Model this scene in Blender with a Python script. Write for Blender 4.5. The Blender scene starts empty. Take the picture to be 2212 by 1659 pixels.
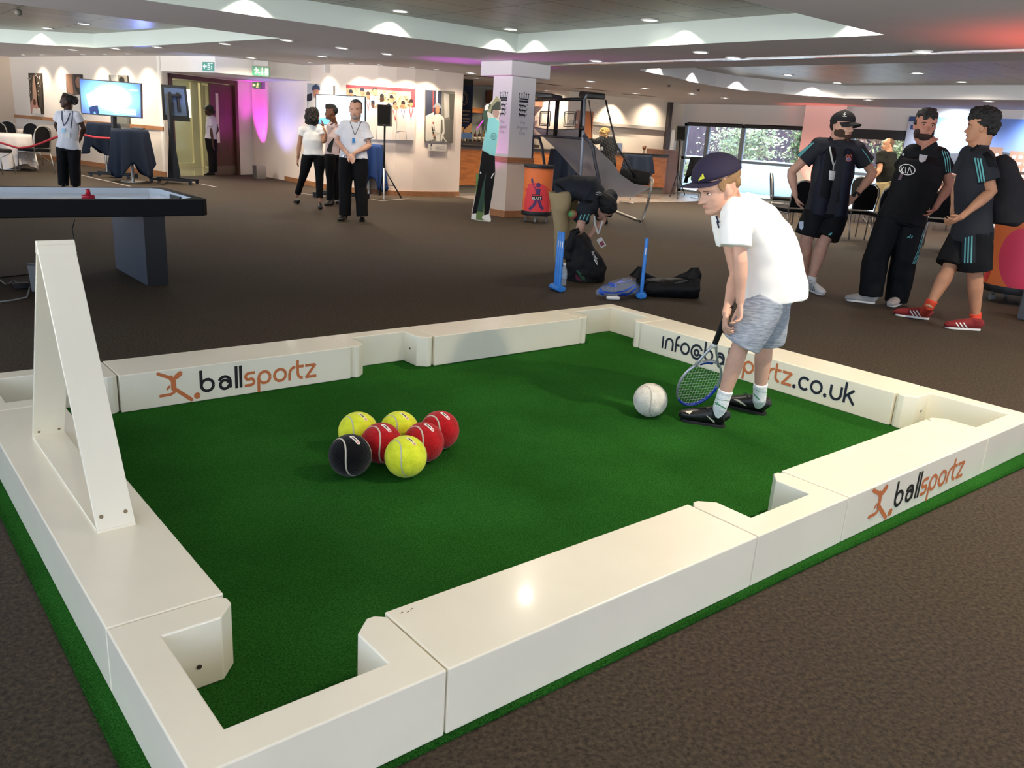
import bpy, bmesh, math, random
from mathutils import Vector, Matrix, noise
from mathutils.bvhtree import BVHTree
from mathutils.geometry import tessellate_polygon
random.seed(7)
SC = bpy.context.scene
COL = SC.collection
V = Vector
# ---------------------------------------------------------------- camera
CAM_H = 1.38
F_PX = 1789.9
_p, _r, _y = math.radians(16.8081), math.radians(3.5994), math.radians(49.7074)
CAM = V((-0.3944, -1.3174, CAM_H))
FW = V((math.cos(_p)*math.cos(_y), math.cos(_p)*math.sin(_y), -math.sin(_p)))
_rt = V((math.sin(_y), -math.cos(_y), 0)); _up = _rt.cross(FW)
RT = _rt*math.cos(_r) + _up*math.sin(_r)
UP = -_rt*math.sin(_r) + _up*math.cos(_r)
cam_data = bpy.data.cameras.new('camera'); cam = bpy.data.objects.new('camera', cam_data); COL.objects.link(cam)
M = Matrix((RT, UP, -FW)).transposed().to_4x4(); M.translation = CAM; cam.matrix_world = M
cam_data.sensor_width = 36; cam_data.lens = 36*F_PX/2212; cam_data.clip_start = .05; cam_data.clip_end = 300
SC.camera = cam
# ---------------------------------------------------------------- view, world, sun
SC.view_settings.view_transform = 'Standard'; SC.view_settings.look = 'None'
SC.view_settings.gamma = 1; SC.view_settings.use_curve_mapping = False
SC.view_settings.exposure = 0.0
cy = SC.cycles
cy.max_bounces = 7; cy.diffuse_bounces = 4; cy.glossy_bounces = 3; cy.transmission_bounces = 5; cy.transparent_max_bounces = 12
cy.sample_clamp_indirect = 6; cy.caustics_reflective = False; cy.caustics_refractive = False
cy.use_denoising = True; cy.use_light_tree = True; cy.blur_glossy = 1.0
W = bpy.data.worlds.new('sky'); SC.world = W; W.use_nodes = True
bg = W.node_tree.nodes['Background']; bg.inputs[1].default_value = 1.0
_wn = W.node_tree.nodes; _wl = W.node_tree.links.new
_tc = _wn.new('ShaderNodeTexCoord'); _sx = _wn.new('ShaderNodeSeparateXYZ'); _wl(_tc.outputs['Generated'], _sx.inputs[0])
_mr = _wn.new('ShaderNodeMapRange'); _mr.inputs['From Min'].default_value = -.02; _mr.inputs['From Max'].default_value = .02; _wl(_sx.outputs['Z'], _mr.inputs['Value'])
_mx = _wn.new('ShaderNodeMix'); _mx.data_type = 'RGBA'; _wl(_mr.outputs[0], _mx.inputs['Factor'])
_mx.inputs['A'].default_value = (14, 14, 14, 1); _mx.inputs['B'].default_value = (2.1, 2.9, 4.1, 1); _wl(_mx.outputs['Result'], bg.inputs[0])   # lower half given extra glow to light ceiling and walls; bluish sky above
LK = 2.2   # strength of all room lamps
def lamp(kind, name, loc, energy, color=(1, 1, 1), target=None, **kw):
    L = bpy.data.lights.new(name, kind); L.energy = energy; L.color = color
    for k, v in kw.items(): setattr(L, k, v)
    o = bpy.data.objects.new(name, L); COL.objects.link(o); o.location = loc
    d = (V(target)-V(loc)) if target is not None else V((0, 0, -1))
    o.rotation_euler = d.to_track_quat('-Z', 'Y').to_euler()
    return o
lamp('SUN', 'sun', (30, 5, 20), 13.0, (1, .95, .86), target=(24, 8, 0), angle=.01)
# daylight portals in the window openings
WX = 19.6
for (loc, tg, sx, sy, port) in [((WX+.2, 13.25, 1.0), (0, 13.25, 1.0), 4.4, 1.95, True), ((WX+.2, 9.2, 1.2), (0, 9.2, 1.2), 1.5, 1.5, True),
                          ((-6.25, 9.0, 1.35), (0, 9.0, 1.35), 30.0, 2.1, True), ((4.5, -6.35, 1.7), (4.5, 0, 1.7), 19.8, 1.2, True)]:
    a = lamp('AREA', 'window_portal', loc, 1, target=tg, shape='RECTANGLE', size=sx, size_y=sy)
    a.data.cycles.is_portal = port
# ---------------------------------------------------------------- pixel -> place helpers (photo frame 2212x1659)
def ray(px, py): return FW + RT*((px-1106)/F_PX) - UP*((py-829.5)/F_PX)
def onz(px, py, z=0.0):
    v = ray(px, py); return CAM + v*((z-CAM_H)/v.z)
def onpl(px, py, p, n):
    v = ray(px, py); n = V(n); return CAM + v*((V(p)-CAM).dot(n)/v.dot(n))
HD = V((math.cos(_y), math.sin(_y), 0))      # horizontal heading of the view
HR = V((math.sin(_y), -math.cos(_y), 0))     # horizontal right
def at(px, py, ref, off=0.0):
    """the point seen at px,py that stands `off` metres behind the upright plane through ref"""
    v = ray(px, py); return CAM + v*(((ref-CAM).dot(HD)+off)/v.dot(HD))
def topix(X):
    v = V(X)-CAM; z = v.dot(FW); return (1106+F_PX*v.dot(RT)/z, 829.5-F_PX*v.dot(UP)/z)
# ---------------------------------------------------------------- materials
def lin(c):
    if isinstance(c, str):
        c = c.lstrip('#'); c = [int(c[i:i+2], 16)/255 for i in (0, 2, 4)]
    return [((x/12.92) if x <= .04045 else ((x+.055)/1.055)**2.4) for x in c]
_mats = {}
def mat(name, color, rough=.6, metal=0., bump=0., bscale=40., var=0., vscale=6., emit=0., emc=None, spec=.5, coat=0., alpha=1., sheen=0., trans=0., color2=None, stretch=None):
    if name in _mats: return _mats[name]
    m = bpy.data.materials.new(name); m.use_nodes = True; nt = m.node_tree; b = nt.nodes['Principled BSDF']
    c = lin(color)
    b.inputs['Base Color'].default_value = (*c, 1); b.inputs['Roughness'].default_value = rough; b.inputs['Metallic'].default_value = metal
    b.inputs['Specular IOR Level'].default_value = spec
    if coat: b.inputs['Coat Weight'].default_value = coat; b.inputs['Coat Roughness'].default_value = .08
    if sheen: b.inputs['Sheen Weight'].default_value = sheen
    if trans: b.inputs['Transmission Weight'].default_value = trans
    if alpha < 1: b.inputs['Alpha'].default_value = alpha
    if emit: b.inputs['Emission Color'].default_value = (*lin(emc or color), 1); b.inputs['Emission Strength'].default_value = emit
    tc = None
    if var or bump:
        tc = nt.nodes.new('ShaderNodeTexCoord'); src = tc.outputs['Object']
        if stretch:
            mp = nt.nodes.new('ShaderNodeMapping'); mp.inputs['Scale'].default_value = stretch; nt.links.new(src, mp.inputs[0]); src = mp.outputs[0]
    if var:
        n = nt.nodes.new('ShaderNodeTexNoise'); n.inputs['Scale'].default_value = vscale; n.inputs['Detail'].default_value = 5
        nt.links.new(src, n.inputs['Vector'])
        r = nt.nodes.new('ShaderNodeValToRGB'); c2 = lin(color2) if color2 else [x*(1-var) for x in c]
        r.color_ramp.elements[0].position = .36; r.color_ramp.elements[1].position = .64
        r.color_ramp.elements[0].color = (*c2, 1); r.color_ramp.elements[1].color = (*(c if color2 else [min(1, x*(1+var*.6)) for x in c]), 1)
        nt.links.new(n.outputs['Fac'], r.inputs[0]); nt.links.new(r.outputs[0], b.inputs['Base Color'])
    if bump:
        n2 = nt.nodes.new('ShaderNodeTexNoise'); n2.inputs['Scale'].default_value = bscale; n2.inputs['Detail'].default_value = 4
        nt.links.new(src, n2.inputs['Vector'])
        bp = nt.nodes.new('ShaderNodeBump'); bp.inputs['Strength'].default_value = bump; bp.inputs['Distance'].default_value = .01
        nt.links.new(n2.outputs['Fac'], bp.inputs['Height']); nt.links.new(bp.outputs[0], b.inputs['Normal'])
    _mats[name] = m; return m
def cloth(name, color, **k):
    k.setdefault('rough', .85); k.setdefault('bump', .35); k.setdefault('bscale', 14); k.setdefault('spec', .2)
    return mat(name, color, **k)
WHITE_BOARD = mat('white_board_paint', '#f2ebd6', rough=.22, spec=.5, coat=.25, var=.03, vscale=3)
BLACK = mat('black_plastic', '#0b0b0c', rough=.4)
BLACKM = mat('black_metal', '#101012', rough=.45, metal=.3)
CHROME = mat('chrome_tube', '#c9c6be', rough=.25, metal=.9)
NAVY = cloth('navy_table_cloth', '#1b2536')
ORANGE_INK = mat('orange_vinyl', '#c8713f', rough=.5)
BLACK_INK = mat('black_vinyl', '#121212', rough=.5)
PRINT_WHITE = mat('print_white', '#e8e8e4', rough=.6)
PRINT_TEAL = mat('print_teal', '#6fc3c7', rough=.7)
WALL = mat('wall_paint', '#e2dcd4', rough=.75, bump=.05, bscale=60, var=.03, vscale=1.5)
SOFFIT = mat('soffit_paint', '#dcdadc', rough=.8, var=.03, vscale=1)
COFFER_SIDE = mat('coffer_side_paint', '#c2cec8', rough=.7)
WOOD = mat('dado_wood', '#9a6a45', rough=.45, var=.2, vscale=8, stretch=(1, 1, 6))
DARKWOOD = mat('dark_door_wood', '#4a2c22', rough=.4, var=.25, vscale=6, stretch=(4, 4, .5))
GLASS = mat('window_glass', '#ffffff', rough=.02, trans=1.0, spec=.3)
# ---------------------------------------------------------------- mesh helpers
class MB:
    def __init__(s): s.v = []; s.f = []; s.mi = []; s.cur = 0
    def add(s, vs, fs):
        o = len(s.v); s.v += [V(a) for a in vs]
        for f in fs: s.f.append([i+o for i in f]); s.mi.append(s.cur)
        return s
    def box(s, lo, hi, R=None, c=None):
        x0, y0, z0 = lo; x1, y1, z1 = hi
        vs = [V(p) for p in ((x0, y0, z0), (x1, y0, z0), (x1, y1, z0), (x0, y1, z0), (x0, y0, z1), (x1, y0, z1), (x1, y1, z1), (x0, y1, z1))]
        if R is not None:
            cc = V(c) if c is not None else V((0, 0, 0)); vs = [R @ (p-cc)+cc for p in vs]
        return s.add(vs, [(0, 3, 2, 1), (4, 5, 6, 7), (0, 1, 5, 4), (1, 2, 6, 5), (2, 3, 7, 6), (3, 0, 4, 7)])
    def prism(s, poly, z0, z1):
        n = len(poly)
        a = sum(poly[i][0]*poly[(i+1) % n][1]-poly[(i+1) % n][0]*poly[i][1] for i in range(n))
        if a < 0: poly = poly[::-1]
        vs = [(p[0], p[1], z0) for p in poly]+[(p[0], p[1], z1) for p in poly]
        return s.add(vs, [tuple(range(n))[::-1], tuple(range(n, 2*n))]+[(i, (i+1) % n, (i+1) % n+n, i+n) for i in range(n)])
    def extr(s, pts, d):
        """closed planar outline (3-D points) pushed along d"""
        n = len(pts); pts = [V(p) for p in pts]; d = V(d)
        nn = V((0, 0, 0))
        for i in range(n): nn += pts[i].cross(pts[(i+1) % n])
        if nn.dot(d) < 0: pts = pts[::-1]
        return s.add(pts+[p+d for p in pts], [tuple(range(n))[::-1], tuple(range(n, 2*n))]+[(i, (i+1) % n, (i+1) % n+n, i+n) for i in range(n)])
    def tube(s, pts, rad, seg=10, cap=True, lat=None):
        """loft of ellipses; rad = number, list of numbers or list of (r_lateral, r_depth); lat = lateral directions"""
        pts = [V(p) for p in pts]; n = len(pts)
        if not isinstance(rad, (list, tuple)): rad = [rad]*n
        rad = [(r, r) if not isinstance(r, (tuple, list)) else r for r in rad]
        vs = []; prev = None
        for i, p in enumerate(pts):
            t = (pts[min(i+1, n-1)]-pts[max(i-1, 0)])
            if t.length < 1e-9: t = V((0, 0, 1))
            t.normalize()
            if lat is not None:
                a = V(lat[i] if isinstance(lat, list) else lat)
            elif prev is None:
                a = V((1, 0, 0)) if abs(t.x) < .9 else V((0, 1, 0))
            else: a = prev
            a = a-t*a.dot(t)
            if a.length < 1e-6: a = t.orthogonal()
            a.normalize(); b = t.cross(a); prev = a
            for k in range(seg):
                w = 2*math.pi*k/seg; vs.append(p+a*math.cos(w)*rad[i][0]+b*math.sin(w)*rad[i][1])
        fs = [(i*seg+k, i*seg+(k+1) % seg, (i+1)*seg+(k+1) % seg, (i+1)*seg+k) for i in range(n-1) for k in range(seg)]
        if cap: fs += [tuple(range(seg))[::-1], tuple((n-1)*seg+k for k in range(seg))]
        return s.add(vs, fs)
    def ball(s, c, r, R=None, seg=16, rings=10):
        c = V(c); r = (r, r, r) if not isinstance(r, (tuple, list)) else r
        vs = [V((0, 0, -r[2]))]
        for i in range(1, rings):
            ph = -math.pi/2+math.pi*i/rings
            for k in range(seg):
                w = 2*math.pi*k/seg; vs.append(V((r[0]*math.cos(ph)*math.cos(w), r[1]*math.cos(ph)*math.sin(w), r[2]*math.sin(ph))))
        vs.append(V((0, 0, r[2]))); L = len(vs)-1
        if R is not None: vs = [R @ p for p in vs]
        fs = [(0, 1+(k+1) % seg, 1+k) for k in range(seg)]
        for i in range(rings-2):
            for k in range(seg): fs.append((1+i*seg+k, 1+i*seg+(k+1) % seg, 1+(i+1)*seg+(k+1) % seg, 1+(i+1)*seg+k))
        fs += [(L, 1+(rings-2)*seg+k, 1+(rings-2)*seg+(k+1) % seg) for k in range(seg)]
        return s.add([c+p for p in vs], fs)
    def lathe(s, prof, c=(0, 0, 0), seg=24):
        c = V(c); n = len(prof); vs = []
        for (r, z) in prof:
            for k in range(seg):
                w = 2*math.pi*k/seg; vs.append(c+V((r*math.cos(w), r*math.sin(w), z)))
        fs = [(i*seg+k, i*seg+(k+1) % seg, (i+1)*seg+(k+1) % seg, (i+1)*seg+k) for i in range(n-1) for k in range(seg)]
        fs += [tuple(range(seg))[::-1], tuple((n-1)*seg+k for k in range(seg))]
        return s.add(vs, fs)
    def mesh(s, name, mats, smooth=False):
        me = bpy.data.meshes.new(name); me.from_pydata([tuple(p) for p in s.v], [], s.f)
        if not isinstance(mats, (list, tuple)): mats = [mats]
        for m in mats: me.materials.append(m)
        if len(mats) > 1: me.polygons.foreach_set('material_index', s.mi)
        if smooth: me.polygons.foreach_set('use_smooth', [True]*len(me.polygons))
        me.validate(); me.update(); return me
    def build(s, name, mats, parent=None, smooth=False, bevel=0., angle=None, subsurf=0):
        o = bpy.data.objects.new(name, s.mesh(name, mats, smooth or angle is not None)); COL.objects.link(o)
        if parent is not None:
            o.parent = parent; o.matrix_parent_inverse = Matrix.Translation(-parent.location) if parent.rotation_euler[2] == 0 else parent.matrix_basis.inverted()
        if bevel:
            b = o.modifiers.new('bevel', 'BEVEL'); b.width = bevel; b.segments = 2; b.limit_method = 'ANGLE'; b.angle_limit = .6; b.harden_normals = False
        if subsurf:
            b = o.modifiers.new('sub', 'SUBSURF'); b.levels = b.render_levels = subsurf
        if angle is not None: o.data.set_sharp_from_angle(angle=angle)
        return o
def tag(o, label=None, cat=None, group=None, kind=None):
    if label: o['label'] = label
    if cat: o['category'] = cat
    if group: o['group'] = group
    if kind: o['kind'] = kind
    return o
def thing(name, loc, label, cat, group=None, rz=0.):
    o = bpy.data.objects.new(name, None); COL.objects.link(o); o.location = loc; o.rotation_euler = (0, 0, rz); o.empty_display_size = .1
    return tag(o, label, cat, group)
def struct(mb, name, mats, parent=None, **k):
    o = mb.build(name, mats, parent, **k)
    if parent is None: o['kind'] = 'structure'
    return o
def dup(root, loc=None, rz=None, label=None, group=None, delta=None):
    def cp(o, par):
        c = o.copy(); COL.objects.link(c)
        if par is not None: c.parent = par
        for ch in list(o.children): cp(ch, c)
        return c
    r = cp(root, None)
    if loc is not None: r.location = loc
    if rz is not None: r.rotation_euler = (0, 0, rz)
    if label: r['label'] = label
    if group: r['group'] = group
    return r
def local_build(mb, name, mats, parent, **k):
    """part modelled in its thing's own coordinates"""
    o = mb.build(name, mats, None, **k); o.parent = parent; return o
# ---- flat shapes: strokes, text
def stroke2(pts, w, closed=False):
    """2-D polyline as a ribbon -> (verts, quads)"""
    n = len(pts); vs = []; fs = []
    for i in range(n):
        if closed: a, b = pts[i-1], pts[(i+1) % n]
        else: a, b = pts[max(i-1, 0)], pts[min(i+1, n-1)]
        t = V((b[0]-a[0], b[1]-a[1])); t = t.normalized() if t.length else V((1, 0)); nx = V((-t.y, t.x))*(w/2)
        p = V((pts[i][0], pts[i][1])); vs += [p+nx, p-nx]
    m = n if closed else n-1
    for i in range(m):
        j = (i+1) % n; fs.append((2*i, 2*i+1, 2*j+1, 2*j))
    return vs, fs
def arc(cx, cy_, r, a0, a1, n=14, ry=None):
    ry = ry or r
    return [(cx+r*math.cos(math.radians(a0+(a1-a0)*i/n)), cy_+ry*math.sin(math.radians(a0+(a1-a0)*i/n))) for i in range(n+1)]
GLY = {  # x-height 1, (advance, strokes)
 'b': (1.2, [[(.1, 1.55), (.1, .5)], arc(.5, .5, .4, 0, 360)]),
 'a': (1.15, [arc(.45, .55, .38, 160, 0)+[(.83, .1)], arc(.45, .38, .3, 20, 340)+[(.83, .4)]]),
 'l': (.3, [[(.1, 0), (.1, 1.55)]]),
 's': (.95, [[(.8, .93), (.4, .93)]+arc(.36, .7, .22, 90, 270)+arc(.5, .3, .22, 90, -90)+[(.05, .08)]]),
 'p': (1.15, [[(.1, .5), (.1, -.5)], arc(.52, .5, .41, 0, 360)]),
 'o': (1.1, [arc(.5, .5, .42, 0, 360)]),
 'r': (.62, [[(.1, 0), (.1, .5)]+arc(.55, .5, .43, 180, 90)]),
 't': (.62, [[(.1, 1.4), (.1, .45)]+arc(.48, .45, .37, 180, 270), [(.1, .93), (.55, .93)]]),
 'z': (1.0, [[(.05, .93), (.8, .93)], [(.84, .97), (.1, .04)], [(.05, .09), (.9, .09)]]),
 'i': (.35, [[(.1, 0), (.1, 1.0)]]),
 'n': (1.05, [[(.1, 0), (.1, .55)]+arc(.48, .55, .38, 180, 0)+[(.86, 0)]]),
 'f': (.65, [[(.15, 0), (.15, .95)]+arc(.5, .95, .35, 180, 90), [(.15, .6), (.55, .6)]]),
 '@': (1.35, [arc(.62, .5, .55, 330, 20), arc(.62, .45, .22, 0, 360), arc(.98, .45, .14, 180, 340)]),
 'c': (1.0, [arc(.5, .5, .42, 45, 315)]),
 'u': (1.1, [[(.1, 1.0), (.1, .45)]+arc(.5, .45, .4, 180, 360)+[(.9, 1.0)]]),
 'k': (1.0, [[(.1, 0), (.1, 1.45)], [(.12, .45), (.75, 1.0)], [(.35, .6), (.85, 0)]]),
 '.': (.45, [arc(.15, .1, .06, 0, 360, 8)]),
}
def letters(txt, w=.2):
    vs, fs = [], []; x = 0
    for ch in txt:
        adv, st = GLY[ch]
        for s in st:
            a, f = stroke2(s, w); o = len(vs); vs += [V((p.x+x, p.y)) for p in a]; fs += [tuple(i+o for i in q) for q in f]
        x += adv
    return vs, fs, x
def flat_on(mb, vs, fs, org, ux, uy, th=.0015, nrm=None):
    """place 2-D shape in space as a thin solid"""
    org, ux, uy = V(org), V(ux), V(uy); n = (ux.cross(uy)).normalized() if nrm is None else V(nrm)
    P = [org+ux*p[0]+uy*p[1]+n*(th+i*2.5e-6) for i, p in enumerate(vs)]; mb.add(P, fs)
def runner2():
    S = []
    for pts, w in (([(-2.57, 1.68), (-1.79, 1.30)], .22), ([(-1.83, 1.34), (-1.66, 1.1), (-1.66, .57)], .32), ([(-1.66, .6), (-.57, -.33)], .24),
                   ([(-2.5, .2), (-1.85, .22), (-1.64, .34)], .19), ([(-2.06, .6), (-1.93, .76)], .14), ([(-1.47, 1.33), (-1.22, 1.53)], .33)):
        S.append(stroke2(pts, w))
        for e in (pts[0], pts[-1]): S.append(stroke2(arc(e[0], e[1], w*.25, 0, 360, 10), w*.5))
    S.append(stroke2(arc(-.2, -.12, .11, 0, 360, 14), .22))
    vs, fs = [], []
    for a, f in S: o = len(vs); vs += a; fs += [tuple(i+o for i in q) for q in f]
    return vs, fs
_tcache = {}
def font_mesh(txt, size=1.0):
    if txt in _tcache: return _tcache[txt]
    c = bpy.data.curves.new('t', 'FONT'); c.body = txt; c.size = 1.0; c.resolution_u = 3
    o = bpy.data.objects.new('t', c); COL.objects.link(o)
    dg = bpy.context.evaluated_depsgraph_get(); dg.update(); me = bpy.data.meshes.new_from_object(o.evaluated_get(dg))
    r = ([V((v.co.x, v.co.y)) for v in me.vertices], [tuple(p.vertices) for p in me.polygons])
    bpy.data.objects.remove(o); bpy.data.curves.remove(c); bpy.data.meshes.remove(me)
    _tcache[txt] = r; return r
# ---- wrap small prints on a garment or body (real geometry lying on its surface)
_bvh = {}
def bvh_of(o):
    if o.name not in _bvh:
        bpy.context.view_layer.update(); mw = o.matrix_world
        _bvh[o.name] = BVHTree.FromPolygons([mw @ v.co for v in o.data.vertices], [tuple(p.vertices) for p in o.data.polygons])
    return _bvh[o.name]
def wrap(o, shapes, name, m, parent=None, lift=.003, smooth=True):
    """shapes: list of (verts in photo px, faces)"""
    T = bvh_of(o); mb = MB()
    for vs, fs in shapes:
        P = []
        for p in vs:
            d = ray(p[0], p[1]).normalized(); h = T.ray_cast(CAM, d)
            P.append(None if h[0] is None else h[0]-d*lift*.6+(h[1] if h[1].dot(d) < 0 else -h[1])*lift*.4)
        idx = {}; out = []; of = []
        for f in fs:
            if any(P[i] is None for i in f): continue
            q = [P[i] for i in f]
            if max((q[i]-q[i-1]).length for i in range(len(q))) > .12: continue
            for i in f:
                if i not in idx: idx[i] = len(out); out.append(P[i])
            of.append([idx[i] for i in f])
        mb.add(out, of)
    if not mb.f: return None
    return mb.build(name, m, parent if parent is not None else o, smooth=smooth)
def sub_pts(pts, step=2.0):
    out = [pts[0]]
    for a, b in zip(pts, pts[1:]):
        L = math.hypot(b[0]-a[0], b[1]-a[1]); n = max(1, int(L/step))
        out += [(a[0]+(b[0]-a[0])*i/n, a[1]+(b[1]-a[1])*i/n) for i in range(1, n+1)]
    return out
def line_px(pts, w, step=2.0, rows=1):
    pts = sub_pts(pts, step)
    return stroke2(pts, w)
def quad_px(a, b, c, d, n=8, m=4):
    vs = []; fs = []
    for j in range(m+1):
        for i in range(n+1):
            u, v = i/n, j/m; vs.append(tuple((a[k]*(1-u)+b[k]*u)*(1-v)+(d[k]*(1-u)+c[k]*u)*v for k in (0, 1)))
    for j in range(m):
        for i in range(n): fs.append((j*(n+1)+i, j*(n+1)+i+1, (j+1)*(n+1)+i+1, (j+1)*(n+1)+i))
    return vs, fs
def blob_px(cx, cy_, rx, ry, n=12, rot=0., rings=3):
    vs = [(cx, cy_)]; fs = []; c, s = math.cos(rot), math.sin(rot)
    for q in range(1, rings+1):
        for i in range(n):
            a = 2*math.pi*i/n; x, y = math.cos(a)*rx*q/rings, math.sin(a)*ry*q/rings; vs.append((cx+x*c-y*s, cy_+x*s+y*c))
    fs += [(0, 1+i, 1+(i+1) % n) for i in range(n)]
    for q in range(rings-1):
        for i in range(n): fs.append((1+q*n+i, 1+(q+1)*n+i, 1+(q+1)*n+(i+1) % n, 1+q*n+(i+1) % n))
    return vs, fs
def text_px(txt, ox, oy, ux, uy):
    vs, fs = font_mesh(txt); return [(ox+p.x*ux[0]+p.y*uy[0], oy+p.x*ux[1]+p.y*uy[1]) for p in vs], fs
# ================================================================ SETTING
CEIL = 2.5; PAN = 2.755
def tess(outer, holes=()):
    loops = [[V((*p, 0)) for p in outer]]+[[V((*p, 0)) for p in h] for h in holes]
    flat = [p for l in loops for p in l]; return flat, [tuple(t) for t in tessellate_polygon(loops)]
# carpet
def carpet_mat():
    m = bpy.data.materials.new('carpet'); m.use_nodes = True; nt = m.node_tree; b = nt.nodes['Principled BSDF']; N = nt.nodes.new; L = nt.links.new
    tc = N('ShaderNodeTexCoord')
    n1 = N('ShaderNodeTexNoise'); n1.inputs['Scale'].default_value = 70; n1.inputs['Detail'].default_value = 6; n1.inputs['Roughness'].default_value = .7
    n2 = N('ShaderNodeTexNoise'); n2.inputs['Scale'].default_value = 1.1; n2.inputs['Detail'].default_value = 3
    mp = N('ShaderNodeMapping'); mp.inputs['Scale'].default_value = (1, 1.0, 1); mp.inputs['Rotation'].default_value = (0, 0, .4)
    L(tc.outputs['Object'], mp.inputs[0]); L(mp.outputs[0], n1.inputs['Vector']); L(tc.outputs['Object'], n2.inputs['Vector'])
    r = N('ShaderNodeValToRGB'); r.color_ramp.elements[0].position = .36; r.color_ramp.elements[1].position = .66
    r.color_ramp.elements[0].color = (*lin('#27201a'), 1); r.color_ramp.elements[1].color = (*lin('#544839'), 1)
    L(n1.outputs['Fac'], r.inputs[0])
    mx = N('ShaderNodeMix'); mx.data_type = 'RGBA'; mx.blend_type = 'MULTIPLY'; mx.inputs['Factor'].default_value = .22
    L(r.outputs[0], mx.inputs['A']); L(n2.outputs['Color'], mx.inputs['B']); L(mx.outputs['Result'], b.inputs['Base Color'])
    b.inputs['Roughness'].default_value = .8; b.inputs['Specular IOR Level'].default_value = .22; b.inputs['Sheen Weight'].default_value = .0; b.inputs['Sheen Roughness'].default_value = .5
    bp = N('ShaderNodeBump'); bp.inputs['Strength'].default_value = .55; bp.inputs['Distance'].default_value = .006
    L(n1.outputs['Fac'], bp.inputs['Height']); L(bp.outputs[0], b.inputs['Normal']); return m
CARPET = carpet_mat()
VINYL = mat('vinyl_floor', '#9a948e', rough=.25, spec=.6, var=.15, vscale=3)
mb = MB(); mb.box((-6.2, -6.2, -.1), (WX+.1, 26.5, 0)); struct(mb, 'floor', CARPET)
mb = MB(); mb.add([(10.3, 12.2, .004), (13.5, 12.05, .004), (16, 12.2, .004), (WX, 12.95, .004), (WX, 15.3, .004), (10.3, 15.3, .004)], [(0, 1, 2, 3, 4, 5)])
mb.add([(10.3, 12.2, .006), (13.5, 12.05, .006), (16, 12.2, .006), (WX, 12.95, .006), (WX, 12.91, .006), (16, 12.16, .006), (13.5, 12.01, .006), (10.3, 12.16, .006)], [(7, 6, 1, 0), (6, 5, 2, 1), (5, 4, 3, 2)])
struct(mb, 'trim_1', [VINYL])
# ceiling with three coffers
WAVE = [(10.25, 8.5), (10.44, 8.71), (11.6, 9.0), (12.7, 9.38), (13.6, 9.58), (14.5, 9.6), (15.5, 9.3), (16.1, 8.85), (16.6, 8.55)]
C_MAIN = [(-1.0, 3.12), (7.78, 3.12), (7.78, 8.68), (-1.0, 8.68)]
C_LEFT = [(-1.0, 10.85), (5.17, 10.95), (4.74, 14.85), (4.29, 17.62), (2.9, 19.1), (-1.0, 21.5)]
C_RIGHT = [(10.25, -1.0), (16.6, -1.0)]+WAVE[::-1]
OUT = [(-6.2, -6.2), (WX+.1, -6.2), (WX+.1, 17.2), (WX+.1, 26.5), (-6.2, 26.5)]
fl, tr = tess(OUT, [C_MAIN, C_LEFT, C_RIGHT])
mb = MB(); mb.add([(p.x, p.y, CEIL) for p in fl], tr); ceil = struct(mb, 'ceiling', SOFFIT)
mb = MB(); mb.box((-6.2, -6.2, 3.0), (WX+.1, 26.5, 3.1)); struct(mb, 'ceiling_slab', SOFFIT, ceil)
def tile_mat(name, c1, rot=0., size=.6, rough=.38, metal=.25):
    m = bpy.data.materials.new(name); m.use_nodes = True; nt = m.node_tree; b = nt.nodes['Principled BSDF']; N = nt.nodes.new; L = nt.links.new
    tc = N('ShaderNodeTexCoord'); mp = N('ShaderNodeMapping'); mp.inputs['Rotation'].default_value = (0, 0, rot); L(tc.outputs['Object'], mp.inputs[0])
    br = N('ShaderNodeTexBrick'); br.offset = 0; br.inputs['Scale'].default_value = 1; br.inputs['Brick Width'].default_value = size*2; br.inputs['Row Height'].default_value = size
    br.inputs['Mortar Size'].default_value = .012; br.inputs['Color1'].default_value = (*lin(c1), 1); br.inputs['Color2'].default_value = (*[x*.86 for x in lin(c1)], 1); br.inputs['Mortar'].default_value = (*[x*.25 for x in lin(c1)], 1)
    L(mp.outputs[0], br.inputs['Vector']); L(br.outputs['Color'], b.inputs['Base Color']); b.inputs['Roughness'].default_value = rough; b.inputs['Metallic'].default_value = metal
    n = N('ShaderNodeTexNoise'); n.inputs['Scale'].default_value = 2.2; L(tc.outputs['Object'], n.inputs['Vector'])
    bp = N('ShaderNodeBump'); bp.inputs['Strength'].default_value = .12; bp.inputs['Distance'].default_value = .05; L(n.outputs['Fac'], bp.inputs['Height']); L(bp.outputs[0], b.inputs['Normal'])
    return m
TILE = tile_mat('metal_ceiling_tiles', '#a9a79b', rot=.0)
def coffer(poly, name, cm):
    n = len(poly); a = sum(poly[i][0]*poly[(i+1) % n][1]-poly[(i+1) % n][0]*poly[i][1] for i in range(n))
    if a < 0: poly = poly[::-1]
    mb = MB(); mb.add([(p[0], p[1], CEIL-.0) for p in poly]+[(p[0], p[1], PAN) for p in poly], [(i, i+n, (i+1) % n+n, (i+1) % n) for i in range(n)])
    s = struct(mb, name+'_side', cm, ceil)
    fl, tr = tess(poly); mb = MB(); mb.add([(p.x, p.y, PAN) for p in fl], tr); struct(mb, name+'_tiles', TILE, ceil)
coffer(C_MAIN, 'coffer', COFFER_SIDE); coffer(C_LEFT, 'coffer', COFFER_SIDE); coffer(C_RIGHT, 'coffer', mat('coffer_side_cool', '#cfcfd2', rough=.7))
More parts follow.
